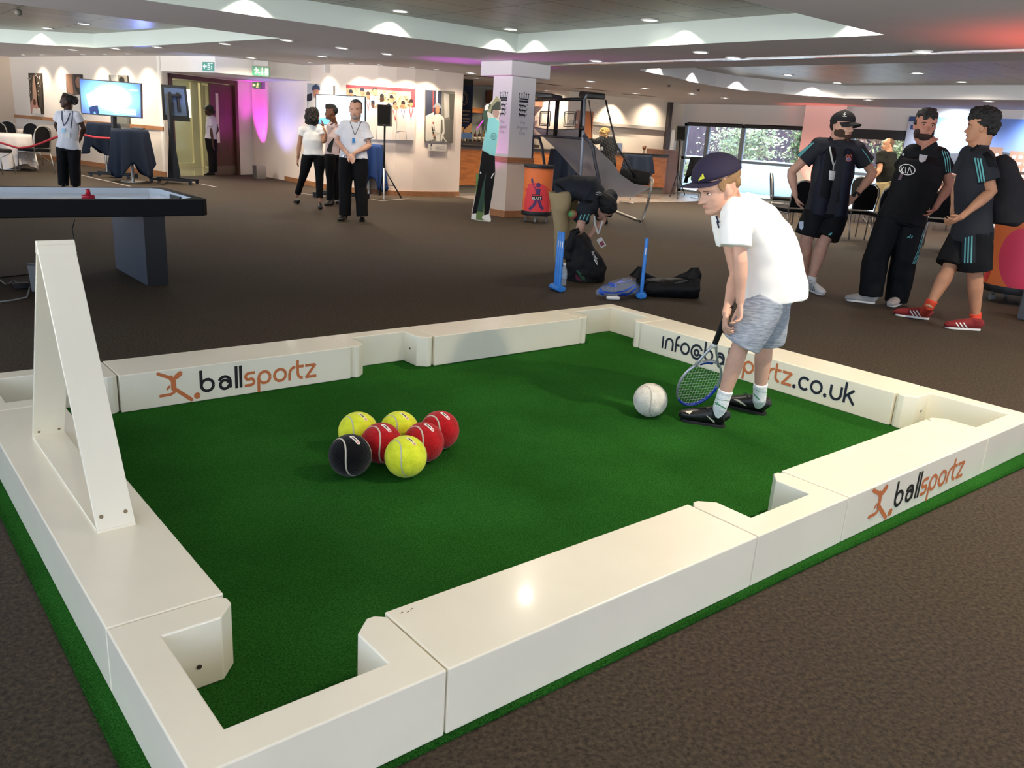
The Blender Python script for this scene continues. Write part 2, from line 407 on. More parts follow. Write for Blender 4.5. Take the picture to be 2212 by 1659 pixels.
# metal track that runs along the soffit
mb = MB(); mb.box((9.2, 2.2, CEIL-.02), (9.29, 9.6, CEIL-.001)); tag(mb.build('ceiling_track', mat('track_metal', '#d9d9da', rough=.2, metal=.9)), 'long polished metal track across the lower ceiling, right of the pillar', 'ceiling track')
mb = MB(); mb.box((9.29, -3, CEIL-.012), (9.33, 2.2, CEIL-.001)); struct(mb, 'trim_2', SOFFIT)
# ---- walls
def wall_run(pts, z0, z1, th=.12, side=1):
    """upright wall along a polyline, its visible face on the given side"""
    mb = MB(); n = len(pts); off = []
    for i, p in enumerate(pts):
        a = pts[max(i-1, 0)]; b = pts[min(i+1, n-1)]; t = V((b[0]-a[0], b[1]-a[1])).normalized(); off.append((p[0]-t.y*th*side, p[1]+t.x*th*side))
    vs = [(p[0], p[1], z) for z in (z0, z1) for p in pts]+[(p[0], p[1], z) for z in (z0, z1) for p in off]
    F = []
    for i in range(n-1):
        a, b, c, d = i, i+1, n+i+1, n+i; F.append((a, b, c, d)); F.append((2*n+a, 3*n+a, 3*n+b, 2*n+b)); F.append((d, c, 3*n+i+1, 3*n+i)); F.append((a, 2*n+a, 2*n+b, b))
    F += [(0, n, 3*n, 2*n), (n-1, 3*n-1, 4*n-1, 2*n-1)]
    return mb.add(vs, F)
W1 = [(4.06, 25.15), (4.5, 23.1), (4.95, 21.0), (5.3, 19.5), (5.66, 18.0)]
w_left = struct(wall_run(W1, 0, CEIL), 'wall_left', mat('left_wall_paint', '#cbc2b8', rough=.8))
wb = struct(wall_run([(-6.1, 24.3), (4.06, 25.15)], 0, CEIL), 'wall_far_left', mat('wall_paint_warm', '#dcc9b4', rough=.8))
def trim_run(pts, z0, z1, d, m, name, side=-1, parent=None):
    mb = MB()
    for a, b in zip(pts, pts[1:]):
        a, b = V((*a, 0)), V((*b, 0)); t = (b-a).normalized(); n = V((-t.y, t.x, 0))*side*d
        mb.extr([a+V((0, 0, z0)), b+V((0, 0, z0)), b+n+V((0, 0, z0)), a+n+V((0, 0, z0))], (0, 0, z1-z0))
    return struct(mb, name, m, parent)
trim_run(W1, .98, 1.06, .03, WOOD, 'trim_3', side=-1); trim_run(W1, 0, .11, .02, WOOD, 'baseboard_left', side=-1)
# door wall and header box
DW0, DW1 = (5.72, 18.02), (8.2, 19.35)
CURV = [(8.2, 19.3), (8.2, 17.5), (8.14, 16.2), (8.1, 15.2), (8.16, 14.75), (8.35, 14.35), (8.6, 14.0), (8.9, 13.78), (9.25, 13.65), (9.7, 13.6), (10.1, 13.6), (10.42, 13.62)]
CREAM = mat('curved_wall_paint', '#e6d8cc', rough=.8)
w_c = struct(wall_run(CURV, 0, CEIL), 'wall_curved', CREAM)
trim_run(CURV[1:], 0, .1, .02, WOOD, 'baseboard_curved', side=-1)
_t = (V((*DW1, 0))-V((*DW0, 0))).normalized()
def dwp(s, z, d=0.): return V((*DW0, 0))+_t*s+V((-_t.y, _t.x, 0))*d+V((0, 0, z))
# door opening from s=.2 to s=2.35
def wbox(mb, s0, s1, z0, z1, d0, d1):
    return mb.extr([dwp(s0, z0, d0), dwp(s1, z0, d0), dwp(s1, z0, d1), dwp(s0, z0, d1)], (0, 0, z1-z0))
mb = MB(); wbox(mb, -.05, .12, 0, CEIL, 0, .12); wbox(mb, 2.3, 2.85, 0, CEIL, 0, .12); wbox(mb, .12, 2.3, 2.17, CEIL, 0, .12); struct(mb, 'wall_door', WALL)
mb = MB(); wbox(mb, .12, .22, 0, 2.17, -.03, .15); wbox(mb, 2.2, 2.3, 0, 2.17, -.03, .15); wbox(mb, .12, 2.3, 2.08, 2.17, -.03, .15)
dr = struct(mb, 'door_1', DARKWOOD)
# open leaf with slit window, hinged on the right jamb
lf = dwp(2.2, 0, .05); ld = (dwp(1.42, 0, -.0)-dwp(2.2, 0, .05)).normalized(); ln = V((-ld.y, ld.x, 0))
def lbox(mb, a0, a1, z0, z1, d0, d1): return mb.extr([lf+ld*a0+ln*d0+V((0, 0, z0)), lf+ld*a1+ln*d0+V((0, 0, z0)), lf+ld*a1+ln*d1+V((0, 0, z0)), lf+ld*a0+ln*d1+V((0, 0, z0))], (0, 0, z1-z0))
mb = MB(); lbox(mb, 0, .85, .01, 2.06, -.02, .02); leaf = struct(mb, 'door_leaf', DARKWOOD, dr)
mb = MB(); lbox(mb, .56, .66, .75, 1.85, .021, .026); struct(mb, 'door_glass', mat('slit_glass', '#dcd8cf', rough=.2), leaf)
mb = MB(); lbox(mb, .78, .82, 1.0, 1.3, .021, .035); struct(mb, 'door_push_plate', mat('steel', '#9c9a98', rough=.3, metal=.8), leaf)
mb = MB(); lbox(mb, .0, .85, .02, .22, .021, .024); struct(mb, 'door_kick_plate', mat('kick_plate', '#6d6254', rough=.35, metal=.5), leaf)
# corridor beyond
HALL = mat('hall_paint', '#c9c3a6', rough=.6); HALLF = mat('hall_floor', '#8d8874', rough=.12, spec=.7)
def hq(s0, d0, s1, d1, z0, z1, th=.1):
    a, b = dwp(s0, z0, d0), dwp(s1, z0, d1); n = (b-a).cross(V((0, 0, 1))).normalized()*th; m = MB(); m.extr([a, b, b+n, a+n], (0, 0, z1-z0)); return m
mb = MB(); mb.extr([dwp(-.05, -.02, .1), dwp(5.4, -.02, .1), dwp(5.4, -.02, 5.2), dwp(2.0, -.02, 5.2)], (0, 0, .023)); struct(mb, 'floor_hall', HALLF)
struct(hq(.10, .12, 2.1, 5.2, 0, 2.6, .04), 'wall_hall_left', HALL); struct(hq(2.0, 5.2, 5.4, 5.2, 0, 2.6, -.1), 'wall_hall_back', HALL); struct(hq(5.4, .12, 5.4, 5.2, 0, 2.6), 'wall_hall_right', HALL)
mb = MB(); mb.extr([dwp(-.05, 2.5, .1), dwp(5.4, 2.5, .1), dwp(5.4, 2.5, 5.2), dwp(2.0, 2.5, 5.2)], (0, 0, .1)); struct(mb, 'ceiling_hall', HALL)
DF = mat('hall_door_frame', '#e0d8ae', rough=.4)
_dn = V((-_t.y, _t.x, 0))
def s_at(px_, d): P = onpl(px_, 290, dwp(0, 0, d), _dn); return (P-V((*DW0, 0))).dot(_t)
mb = MB(); dd = 2.3
for a_, b_, z0, z1 in ((417, 432, 0, 2.3), (441, 447, .1, 2.1), (471, 477, .1, 2.1), (437, 440, 0, 2.2)): wbox(mb, s_at(a_, dd), s_at(b_, dd), z0, z1, dd, dd+.07)
wbox(mb, s_at(372, dd), s_at(480, dd), 2.15, 2.35, dd, dd+.07); wbox(mb, s_at(376, dd), s_at(420, dd), 0, .12, dd, dd+.07); wbox(mb, s_at(441, dd), s_at(477, dd), .03, .14, dd, dd+.07)
d2 = struct(mb, 'door_2', DF)
mb = MB(); wbox(mb, s_at(376, dd), s_at(417, dd), .12, 2.15, dd+.03, dd+.04); wbox(mb, s_at(447, dd), s_at(471, dd), .14, 2.1, dd+.03, dd+.04); struct(mb, 'door_pane', mat('hall_glass', '#b8bda0', rough=.05, alpha=.3), d2)
mb = MB(); wbox(mb, s_at(407, 2.0), s_at(415, 2.0), 1.27, 1.95, 2.0, 2.03); tag(mb.build('wall_light_panel', mat('white_lightbox', '#ffffff', emit=3)), 'glowing white panel in the corridor behind the television back', 'light panel')
lamp('AREA', 'hall_light', dwp(1.3, 2.45, 1.2), 40, (1, .93, .74), shape='SQUARE', size=.7)
lamp('AREA', 'hall_light', dwp(3.2, 2.45, 3.6), 70, (1, .93, .74), shape='SQUARE', size=1.2)
mb = MB(); P = onz(392, 178, 2.48); mb.lathe([(.02, 0), (.12, 0), (.13, -.02), (.1, -.03), (.01, -.03)], P); tag(mb.build('ceiling_light', mat('hall_lamp', '#fff2dc', emit=9)), 'round glowing ceiling light just inside the corridor doorway', 'ceiling light')
# header box above the door recess
hp = [(5.66, 17.98), (6.22, 16.35), (6.85, 16.25), (8.14, 16.0), (8.14, 19.2), (5.7, 18.1)]
HB = 2.19
mb = MB(); mb.prism(hp, HB, CEIL-.002); struct(mb, 'wall_header', WALL)
# bar zone walls
BARW = mat('bar_wall_paint', '#e0d6c8', rough=.8)
struct(wall_run([(10.3, 13.7), (10.3, 17.0)], 0, CEIL), 'wall_bar_left', BARW)
struct(wall_run([(10.2, 16.8), (15.0, 16.8)], 0, CEIL), 'wall_bar_back', mat('bar_back_paint', '#8f8f86', rough=.7))
sw = struct(wall_run([(15.0, 16.9), (15.0, 15.3), (WX+.1, 15.3)], 0, CEIL), 'wall_side', BARW)
mb = MB(); mb.box((15.0, 15.2, 1.72), (18.75, 15.29, 1.8)); struct(mb, 'trim_5', mat('rail_grey', '#a39d95', rough=.6))
mb = MB(); mb.box((18.86, 15.18, 0.0), (18.98, 15.29, CEIL)); struct(mb, 'trim_6', mat('dark_post', '#3a3434', rough=.5))
mb = MB(); mb.box((19.1, 15.1, .9), (19.2, 15.28, 1.75)); tag(mb.build('wall_radiator_panel', mat('panel_white', '#d6d9de', rough=.4)), 'slim pale upright panel on the wall left of the big window', 'wall panel')
# window wall x = WX : opening A y 11.15..15.2 z .05..1.95 ; opening B y 8.5..9.95 z .4..1.95
WG = mat('window_wall_paint', '#d9d5d4', rough=.8)
mb = MB()
for y0, y1, z0, z1 in ((15.2, 15.4, 0, CEIL), (11.15, 15.2, 1.98, CEIL), (9.95, 11.15, 0, CEIL), (8.5, 9.95, 1.98, CEIL), (8.5, 9.95, 0, .03), (-6.2, 8.5, 0, CEIL), (11.15, 15.2, 0, .03)):
    mb.box((WX, y0, z0), (WX+.15, y1, z1))
struct(mb, 'wall_window', WG)
mb = MB(); mb.box((WX-.3, 10.0, 0), (WX, 11.12, CEIL)); struct(mb, 'wall_pier', mat('pier_paint', '#e4ddd8', rough=.7))
FR = mat('window_frame_grey', '#8b97a3', rough=.4, metal=.2)
mb = MB()
for y in (15.15, 14.35, 13.15, 11.2): mb.box((WX+.02, y-.06, .03), (WX+.1, y+.06, 1.98))
for z in (.06, 1.0, 1.93): mb.box((WX+.02, 11.15, z-.035), (WX+.1, 15.2, z+.035))
wn = struct(mb, 'window_1', FR)
mb = MB(); mb.box((WX+.05, 11.2, .05), (WX+.055, 15.15, 1.95)); struct(mb, 'window_pane', GLASS, wn)
mb = MB(); mb.box((WX+.0, 11.16, 1.9), (WX+.03, 13.1, 2.0)); mb.box((WX+.0, 13.17, 1.9), (WX+.03, 15.1, 2.0)); struct(mb, 'window_blind', mat('blind_dark', '#2a2a2d', rough=.7), wn)
mb = MB(); mb.box((WX+.02, 15.2, 0), (WX+.15, 15.28, 1.98)); struct(mb, 'trim_7', mat('reveal_white', '#f2f5f8', rough=.6))
mb = MB()
for y in (9.9, 8.55): mb.box((WX+.02, y-.04, .03), (WX+.1, y+.04, 1.98))
mb.box((WX+.02, 8.5, .9), (WX+.1, 9.95, .97)); mb.box((WX+.02, 8.5, 1.9), (WX+.1, 9.95, 1.98)); wn2 = struct(mb, 'window_2', FR)
mb = MB(); mb.box((WX+.05, 8.55, .05), (WX+.055, 9.9, 1.95)); struct(mb, 'window_pane', GLASS, wn2)
mb = MB(); mb.box((WX-.02, 8.5, 1.76), (WX+.02, 9.95, 1.99)); struct(mb, 'window_blind', mat('blind_dark', '#2a2a2d', rough=.7), wn2)
# unseen walls behind the camera; wide glazing added to light the room
mb = MB(); mb.box((-6.2, -6.2, 0), (-6.05, 26.5, .3)); mb.box((-6.2, -6.2, 2.4), (-6.05, 26.5, CEIL))
for y in range(-6, 27, 4): mb.box((-6.2, y-.1, .3), (-6.05, y+.1, 2.4))
struct(mb, 'wall_behind_left', WALL)
mb = MB(); mb.box((-6.2, -6.3, 0), (WX+.1, -6.2, 1.1)); mb.box((-6.2, -6.3, 2.3), (WX+.1, -6.2, CEIL)); mb.box((14.4, -6.3, .5), (WX+.1, -6.2, 2.3))
for x in range(-6, 15, 3): mb.box((x-.06, -6.3, .5), (x+.06, -6.2, 2.3))
struct(mb, 'wall_behind', WALL)
# pillar
mb = MB(); px0, py0, px1, py1 = 8.68, 9.86, 9.2, 10.36
mb.box((px0, py0, 0), (px1, py1, CEIL)); pil = struct(mb, 'pillar', mat('pillar_paint', '#d7d6d8', rough=.7), bevel=.01)
mb = MB(); mb.box((px0-.16, py0-.16, 2.27), (px1+.16, py1+.16, CEIL-.002)); struct(mb, 'pillar_capital', mat('pillar_paint', '#d7d6d8'), pil, bevel=.015)
mb = MB(); mb.box((px0-.035, py0-.035, .9), (px1+.035, py1+.035, .99)); mb.box((px0-.035, py0-.035, 0), (px1+.035, py1+.035, .11)); struct(mb, 'pillar_band', WOOD, pil)
mb = MB(); mb.box((px0-.02, py0-.02, .11), (px1+.02, py1+.02, .9)); struct(mb, 'pillar_dado', mat('pillar_dado', '#c9bdb4', rough=.7), pil)
# crest: a crown over three walking lions, and the three words beneath
def crest(org, ux, uy, s, par, tm):
    S = []
    S.append(([V((-.5, 0)), V((.5, 0)), V((.5, .16)), V((-.5, .16))], [(0, 1, 2, 3)]))
    for x in (-.42, -.21, 0, .21, .42):
        S.append(([V((x-.07, .2)), V((x+.07, .2)), V((x*1.15+.02, .62+.1*(x == 0))), V((x*1.15-.02, .62+.1*(x == 0)))], [(0, 1, 2, 3)]))
        S.append(stroke2(arc(x*1.15, .66+.1*(x == 0), .035, 0, 360, 8), .07))
    S.append(([V((-.46, .2)), V((.46, .2)), V((.4, .32)), V((-.4, .32))], [(0, 1, 2, 3)]))
    for k in range(3):
        y = -.28-.36*k
        S += [stroke2([(-.3, y), (-.05, y+.03), (.25, y-.02)], .13), stroke2(arc(-.38, y+.05, .05, 0, 360, 8), .11), stroke2([(-.25, y), (-.3, y-.14), (-.38, y-.15)], .05), stroke2([(-.05, y), (-.08, y-.15), (-.16, y-.15)], .05),
              stroke2([(.2, y), (.22, y-.15), (.12, y-.15)], .05), stroke2([(.27, y), (.38, y+.02), (.42, y+.12), (.34, y+.15)], .04), stroke2([(-.33, y+.0), (-.46, y-.06)], .05)]
    mb = MB()
    for a, f in S: flat_on(mb, a, f, org, V(ux)*s, V(uy)*s, .002)
    struct(mb, 'pillar_crest', mat('crest_ink', '#15121c', rough=.5), par)
    mb = MB()
    for k, w in enumerate(('The', 'England', 'Club')):
        a, f = font_mesh(w); wd = max(p.x for p in a); a = [V(((p.x-wd/2)*.36, p.y*.36-1.72-.42*k)) for p in a]; flat_on(mb, a, f, org, V(ux)*s, V(uy)*s, .002)
    struct(mb, 'pillar_lettering', tm, par)
GREYINK = mat('grey_ink', '#8f8b96', rough=.6)
crest((px0+.27, py0-.001, 1.88), (1, 0, 0), (0, 0, 1), .2, pil, GREYINK)
crest((px0-.001, py0+.2, 1.88), (0, -1, 0), (0, 0, 1), .2, pil, GREYINK)
# ---- exterior
GRD = mat('paving_outside', '#cfd0cf', rough=.9)
mb = MB(); mb.box((WX+.15, -10, -.3), (60, 45, -.05)); struct(mb, 'ground_outside', GRD)
mb = MB(); mb.box((31, -10, -.05), (31.2, 45, 3.9)); tag(mb.build('timber_fence', mat('fence_wood', '#4d3f49', rough=.8, var=.3, vscale=3, stretch=(1, 6, .4))), 'dark timber fence outside, behind the hanging foliage', 'fence')
mb = MB(); mb.box((23.6, 9.0, -.05), (24.4, 20, 1.0)); tag(mb.build('garden_planter', mat('planter_pale', '#bcd3e2', rough=.4)), 'long pale blue raised planter outside the window', 'planter')
LEAF = mat('leaves', '#7f9a63', rough=.7, var=.5, vscale=5, color2='#5a4a30')
def foliage(name, label, c, r, n, m, cat='shrub', nx=None):
    if nx: k = (nx-CAM.x)/(c[0]-CAM.x); c = tuple(CAM+(V(c)-CAM)*k)
    mb = MB(); rnd = random.Random(sum(map(ord, label)) % 999)
    for i in range(n):
        p = V((rnd.gauss(0, .45)*r[0], rnd.gauss(0, .45)*r[1], rnd.gauss(0, .45)*r[2]))+V(c); s = rnd.uniform(.05, .11)
        a = V((rnd.uniform(-1, 1), rnd.uniform(-1, 1), rnd.uniform(-1, 1))).normalized(); b = a.orthogonal().normalized()
        mb.add([p-a*s, p+b*s*.5, p+a*s, p-b*s*.5], [(0, 1, 2, 3)])
    return tag(mb.build(name, m), label, cat)
foliage('climbing_plant', 'leafy climber hanging at the left end of the fence outside', (26, 17.6, 1.5), (.6, 1.6, 1.3), 2600, mat('leaves_pale', '#aab795', rough=.7, var=.4, vscale=5), 'climbing plant', nx=27)
foliage('climbing_plant', 'green climber beside the second window pane outside', (26, 15.2, 1.3), (.4, .55, 1.5), 1500, LEAF, 'climbing plant', nx=25.2)
foliage('climbing_plant', 'brown and pink leaves trailing along the fence top outside', (26.5, 12.6, 2.1), (.4, 2.6, .45), 2400, mat('leaves_dry', '#c09c86', rough=.7, var=.5, vscale=5), 'climbing plant', nx=30.5)
foliage('climbing_plant', 'narrow leafy trail hanging down mid window outside', (26.2, 13.9, 1.1), (.3, .45, 1.2), 900, LEAF, 'climbing plant', nx=28.5)
foliage('garden_shrub', 'bright green bush outside the right hand window', (25.5, 11.15, 1.4), (.8, .9, 1.1), 2200, LEAF, nx=22)
foliage('garden_shrub', 'small green bush low outside beside the speaker stand', (22.5, 17.6, .5), (.4, .4, .4), 500, LEAF)
# uplighters' coloured glow
def upl(loc, tgt, e, c, ang, name='uplighter_beam', blend=.7): return lamp('SPOT', name, loc, e, c, target=tgt, spot_size=math.radians(ang), spot_blend=blend, shadow_soft_size=.03)
upl((7.72, 18.55, .33), (8.2, 18.85, 1.55), 260, (1, .05, .95), 48)
upl((7.72, 18.5, .33), (7.6, 18.3, 2.2), 7, (1, .05, .95), 70)
upl((7.3, 17.6, .5), (8.22, 17.3, 1.7), 110, (.32, .3, 1), 95, blend=1)
upl((7.6, 17.9, .3), (7.45, 18.85, 1.4), 7, (1, .05, .12), 50)
upl((8.45, 10.8, .9), (8.35, 10.95, 2.5), 55, (.9, .08, 1), 58, blend=1)
upl((8.3, 11.0, .5), (8.68, 10.1, 1.4), 70, (1, .1, .8), 60)
upl((9.6, 10.6, .4), (9.75, 10.65, 2.5), 30, (.9, .1, 1), 50)
for y_ in (3.5, 5.5, 7.5): lamp('SPOT', 'wall_wash', (18.9, y_, CEIL-.03), 130*LK, (.72, .84, 1), target=(19.7, y_, 1.4), spot_size=math.radians(120), spot_blend=1, shadow_soft_size=.04)  # cool wash added to brighten the mural wall, no fitting there
upl((19.0, 10.6, .3), (19.4, 10.6, 2.3), 150, (1, .12, .09), 70)
upl((8.75, 1.45, .95), (8.5, 1.6, 2.5), 130, (1, .1, .05), 95, blend=1)
# blue projected glow on the left coffer tiles and the header
upl((4.9, 16.4, 1.9), (3.9, 15.2, 2.75), 60, (.2, .3, 1), 60)
upl((5.2, 15.6, 1.3), (6.15, 16.8, 2.35), 34, (.35, .5, 1), 60)
# ---- ceiling lamps
LAMPF = mat('lamp_face', '#fff8ec', emit=14); TRIMR = mat('lamp_rim', '#cfcfcf', rough=.4)
def downlight(x, y, z, label, e=26, c=(1, .86, .68), ang=105, r=.085, group='recessed downlights', spot=True, tgt=None, soft=.05):
    t = thing('ceiling_light', (x, y, z), label, 'ceiling light', group)
    k = 'dl%.3f' % r
    if k not in _cache:
        a = MB(); a.lathe([(r, 0), (r*1.2, 0), (r*1.22, -.012), (r*1.02, -.014), (r, -.004)]); b = MB(); b.lathe([(.001, -.004), (r, -.004), (r, -.006), (.001, -.006)], seg=20)
        _cache[k] = (a.mesh('lamp_rim', TRIMR, True), b.mesh('lamp_face', LAMPF))
    for nm, me in zip(('lamp_rim', 'lamp_face'), _cache[k]):
        o = bpy.data.objects.new(nm, me); COL.objects.link(o); o.parent = t
    if spot:
        tg = tgt or (x, y, 0); lamp('SPOT', 'lamp_light', (x, y, z-.03), e, c, target=tg, spot_size=math.radians(ang), spot_blend=.6, shadow_soft_size=soft)
_cache = {}
WARM = (1, .84, .64); COOL = (.93, .95, 1)
PXL = [  # px, py, height, energy, text
 (1404, 42, PAN, 30, 'downlight in the big coffer tiles above the boy, nearest the top edge right'), (1103, 62, PAN, 30, 'downlight in the big coffer tiles beside its inner corner'), (865, 23, PAN, 30, 'downlight in the big coffer tiles left of the corner'),
 (183, 51, PAN, 26, 'downlight in the blue lit tiles of the left coffer'), (103, 60, PAN, 26, 'downlight in the left coffer left of the blue glow'),
 (1702, 161, PAN, 26, 'downlight in the right coffer, left one of the farther pair'), (1809, 178, PAN, 26, 'downlight in the right coffer near its far inner corner'), (1982, 157, PAN, 26, 'downlight in the right coffer above the man in the middle'), (2077, 176, PAN, 26, 'downlight in the right coffer above the man with the backpack'),
 (158, 107, CEIL, 22, 'flat downlight on the soffit above the television at left'), (250, 104, CEIL, 22, 'flat downlight on the soffit second right of the left wall'), (341, 101, CEIL, 22, 'flat downlight on the soffit above the door header left end'), (487, 94, CEIL, 22, 'flat downlight on the soffit above the blue exit sign'), (619, 86, CEIL, 22, 'flat downlight at the tip of the left coffer'),
 (543, 124, CEIL, 20, 'flat downlight by the hanging exit sign'), (697, 121, CEIL, 22, 'flat downlight above the woman and young man'), (836, 116, CEIL, 22, 'flat downlight above the black loudspeaker'), (739, 103, CEIL, 24, 'flat downlight with a bright halo left of the pillar'), (1018, 157, CEIL, 24, 'flat downlight at the bar entrance left of the pillar'),
 (1277, 175, CEIL, 22, 'flat downlight above the net frame, nearer one'), (1270, 188, CEIL, 20, 'flat downlight above the net frame, farther one'), (1181, 195, CEIL, 20, 'flat downlight just right of the pillar over the bar'), (1393, 190, CEIL, 22, 'flat downlight at the wavy coffer left part'), (1373, 201, CEIL, 20, 'flat downlight between the air slots'), (1495, 202, CEIL, 20, 'flat downlight under the wavy soffit near the bar wall'),
 (1331, 212, CEIL, 18, 'small far downlight by the side wall'), (1566, 211, CEIL, 20, 'flat downlight on the soffit before the big window'), (1876, 215, CEIL, 20, 'flat downlight above the right window'), (2136, 218, CEIL, 20, 'flat downlight above the stadium mural'),
 (1288, 131, CEIL, 14, 'small silver downlight beside the track, right of the pillar'), (1514, 112, CEIL, 16, 'small silver downlight under the coffer edge'), (1584, 124, CEIL, 14, 'small silver downlight mid track'), (1994, 110, CEIL, 18, 'small silver downlight at the right end of the track')]
for px_, py_, z_, e_, tx in PXL:
    P = onz(px_, py_, z_); far_ = P.x > 12.5 or (P.y > 13 and P.x < 8)
    downlight(P.x, P.y, z_-.001, tx, e=e_*LK*(3.6 if P.x > 12.5 else 2.6 if far_ else 1.0), ang=165 if far_ else 130, c=WARM if P.y > 5 else (1, .88, .72), r=.085 if z_ == CEIL else .09)
# wall washers: small round spots that throw scallops on the photo walls
def normal_to(pts, P):
    best = None
    for a, b in zip(pts, pts[1:]):
        a, b = V(a), V(b); t = (b-a); u = max(0, min(1, (P-a).dot(t)/t.dot(t))); q = a+t*u
        if best is None or (q-P).length < best[0]: best = ((q-P).length, q, t.normalized())
    return best
for i, (px_, py_, tx, wl) in enumerate([(42, 120, 'first small round spot over the left photo wall', W1), (77, 119, 'second small round spot over the left photo wall', W1), (156, 117, 'third small round spot over the left photo wall', W1), (199, 116, 'fourth small round spot over the left photo wall', W1), (244, 115, 'rightmost small round spot over the left photo wall', W1),
      (672, 138, 'small round spot above the curved wall, leftmost', CURV), (758, 139, 'small round spot above the curved wall, over the team photograph left end', CURV), (820, 142, 'small round spot above the curved wall, over the team photograph middle', CURV), (889, 148, 'small round spot above the curved wall, over the team photograph right end', CURV), (940, 153, 'small round spot above the curved wall, over the portrait photograph', CURV)]):
    P = onz(px_, py_, CEIL-.03); d_, q, t_ = normal_to(wl, V((P.x, P.y)))
    n_ = (V((P.x, P.y))-q); n_ = n_.normalized() if n_.length > .05 else V((t_.y, -t_.x))
    if n_.dot(V((CAM.x, CAM.y))-q) < 0: n_ = -n_
    L0 = q+n_*.42
    downlight(L0.x, L0.y, CEIL-.001, tx, r=.045, spot=False, group='small wall spots')
    lamp('SPOT', 'wall_wash', (L0.x, L0.y, CEIL-.04), (46 if i < 5 else 74)*LK, (1, .82, .62), target=(q.x-n_.x*.05, q.y-n_.y*.05, 1.0), spot_size=math.radians(100), spot_blend=.95, shadow_soft_size=.03)
for px_, py_, tx in ((1028, 170, 'round spot over the bar left of the pillar'), (1157, 173, 'round spot over the bar touching the pillar edge')):
    P = onz(px_, py_, CEIL-.02); downlight(P.x, P.y, CEIL-.001, tx, r=.06, e=24*LK, c=WARM)
lamp('SPOT', 'wall_wash', (18.1, 14.75, CEIL-.03), 50*LK, (1, .84, .66), target=(18.1, 15.25, 1.3), spot_size=math.radians(130), spot_blend=1, shadow_soft_size=.03)  # extra wash added to lift the side wall, without a fitting
lamp('SPOT', 'wall_wash', (16.6, 14.9, CEIL-.03), 80*LK, (1, .80, .58), target=(16.6, 15.25, 1.0), spot_size=math.radians(105), spot_blend=.6, shadow_soft_size=.03)
# scallops in the coffers: lamps tight to the vertical sides
for (x, y, nx, ny, e) in ((3.75, 8.68, 0, -1, 30), (5.65, 8.68, 0, -1, 30), (7.45, 8.68, 0, -1, 16), (7.78, 8.3, -1, 0, 16), (7.78, 5.6, -1, 0, 30), (7.78, 3.35, -1, 0, 22), (3.4, 18.5, .5, -.8, 18)):
    lamp('SPOT', 'coffer_spot', (x+nx*.16, y+ny*.16, PAN-.01), e*LK, (1, .9, .78), target=(x+nx*.10, y+ny*.10, 0), spot_size=math.radians(118), spot_blend=.35, shadow_soft_size=.02)
for (x, y) in ((11.0, 8.86), (12.6, 9.33), (14.3, 9.58), (15.9, 8.98)):
    lamp('SPOT', 'coffer_spot', (x, y-.16, PAN-.01), 30*LK, (1, .97, .92), target=(x, y-.1, 0), spot_size=math.radians(118), spot_blend=.3, shadow_soft_size=.02)
# unseen pitch lamps: two placed from a glint and ball shadows, the rest added
for (x, y, e, c, tx) in ((3.49, 2.94, 50, (1, .87, .68), 'recessed downlight over the middle of the pitch'), (3.05, -.25, 118, (1, .86, .66), 'recessed downlight beside the near long rail'), (5.9, -.2, 140, (1, .88, .7), 'added unseen downlight right of the pitch'), (-.6, -3.0, 40, (1, .86, .66), 'added unseen downlight behind the pitch'), (3.2, -3.2, 45, (1, .88, .7), 'added unseen downlight far behind the near rail'),
                      (6.5, -3.2, 90, (1, .9, .75), 'added unseen downlight behind and right of the pitch'), (8.6, -.4, 70, (1, .9, .75), 'added unseen downlight by the orange bin at right'), (-3.0, 5.5, 8, WARM, 'added unseen downlight left of the hockey table'), (-3.2, .5, 8, WARM, 'added unseen downlight behind the camera left')):
    downlight(x, y, CEIL-.001, tx, e=e*LK, c=c, ang=125, soft=.045)
# air slots
for k, (a, b) in enumerate((((1000, 163), (1070, 168)), ((1158, 179), (1215, 186)), ((1240, 190), (1316, 197)), ((1345, 203), (1415, 209)))):
    A, B = onz(*a, CEIL-.004), onz(*b, CEIL-.004); t = (B-A).normalized(); n = V((-t.y, t.x, 0))*.07
    mb = MB(); mb.extr([A-n, B-n, B+n, A+n], (0, 0, .003)); tag(mb.build('ceiling_air_slot', mat('slot_dark', '#4b443f', rough=.7)), ('dark air slot in the bar ceiling left of the pillar', 'dark air slot just right of the pillar', 'dark air slot above the net frame', 'dark air slot farthest to the right over the bar')[k], 'air vent', 'slots in the bar ceiling')
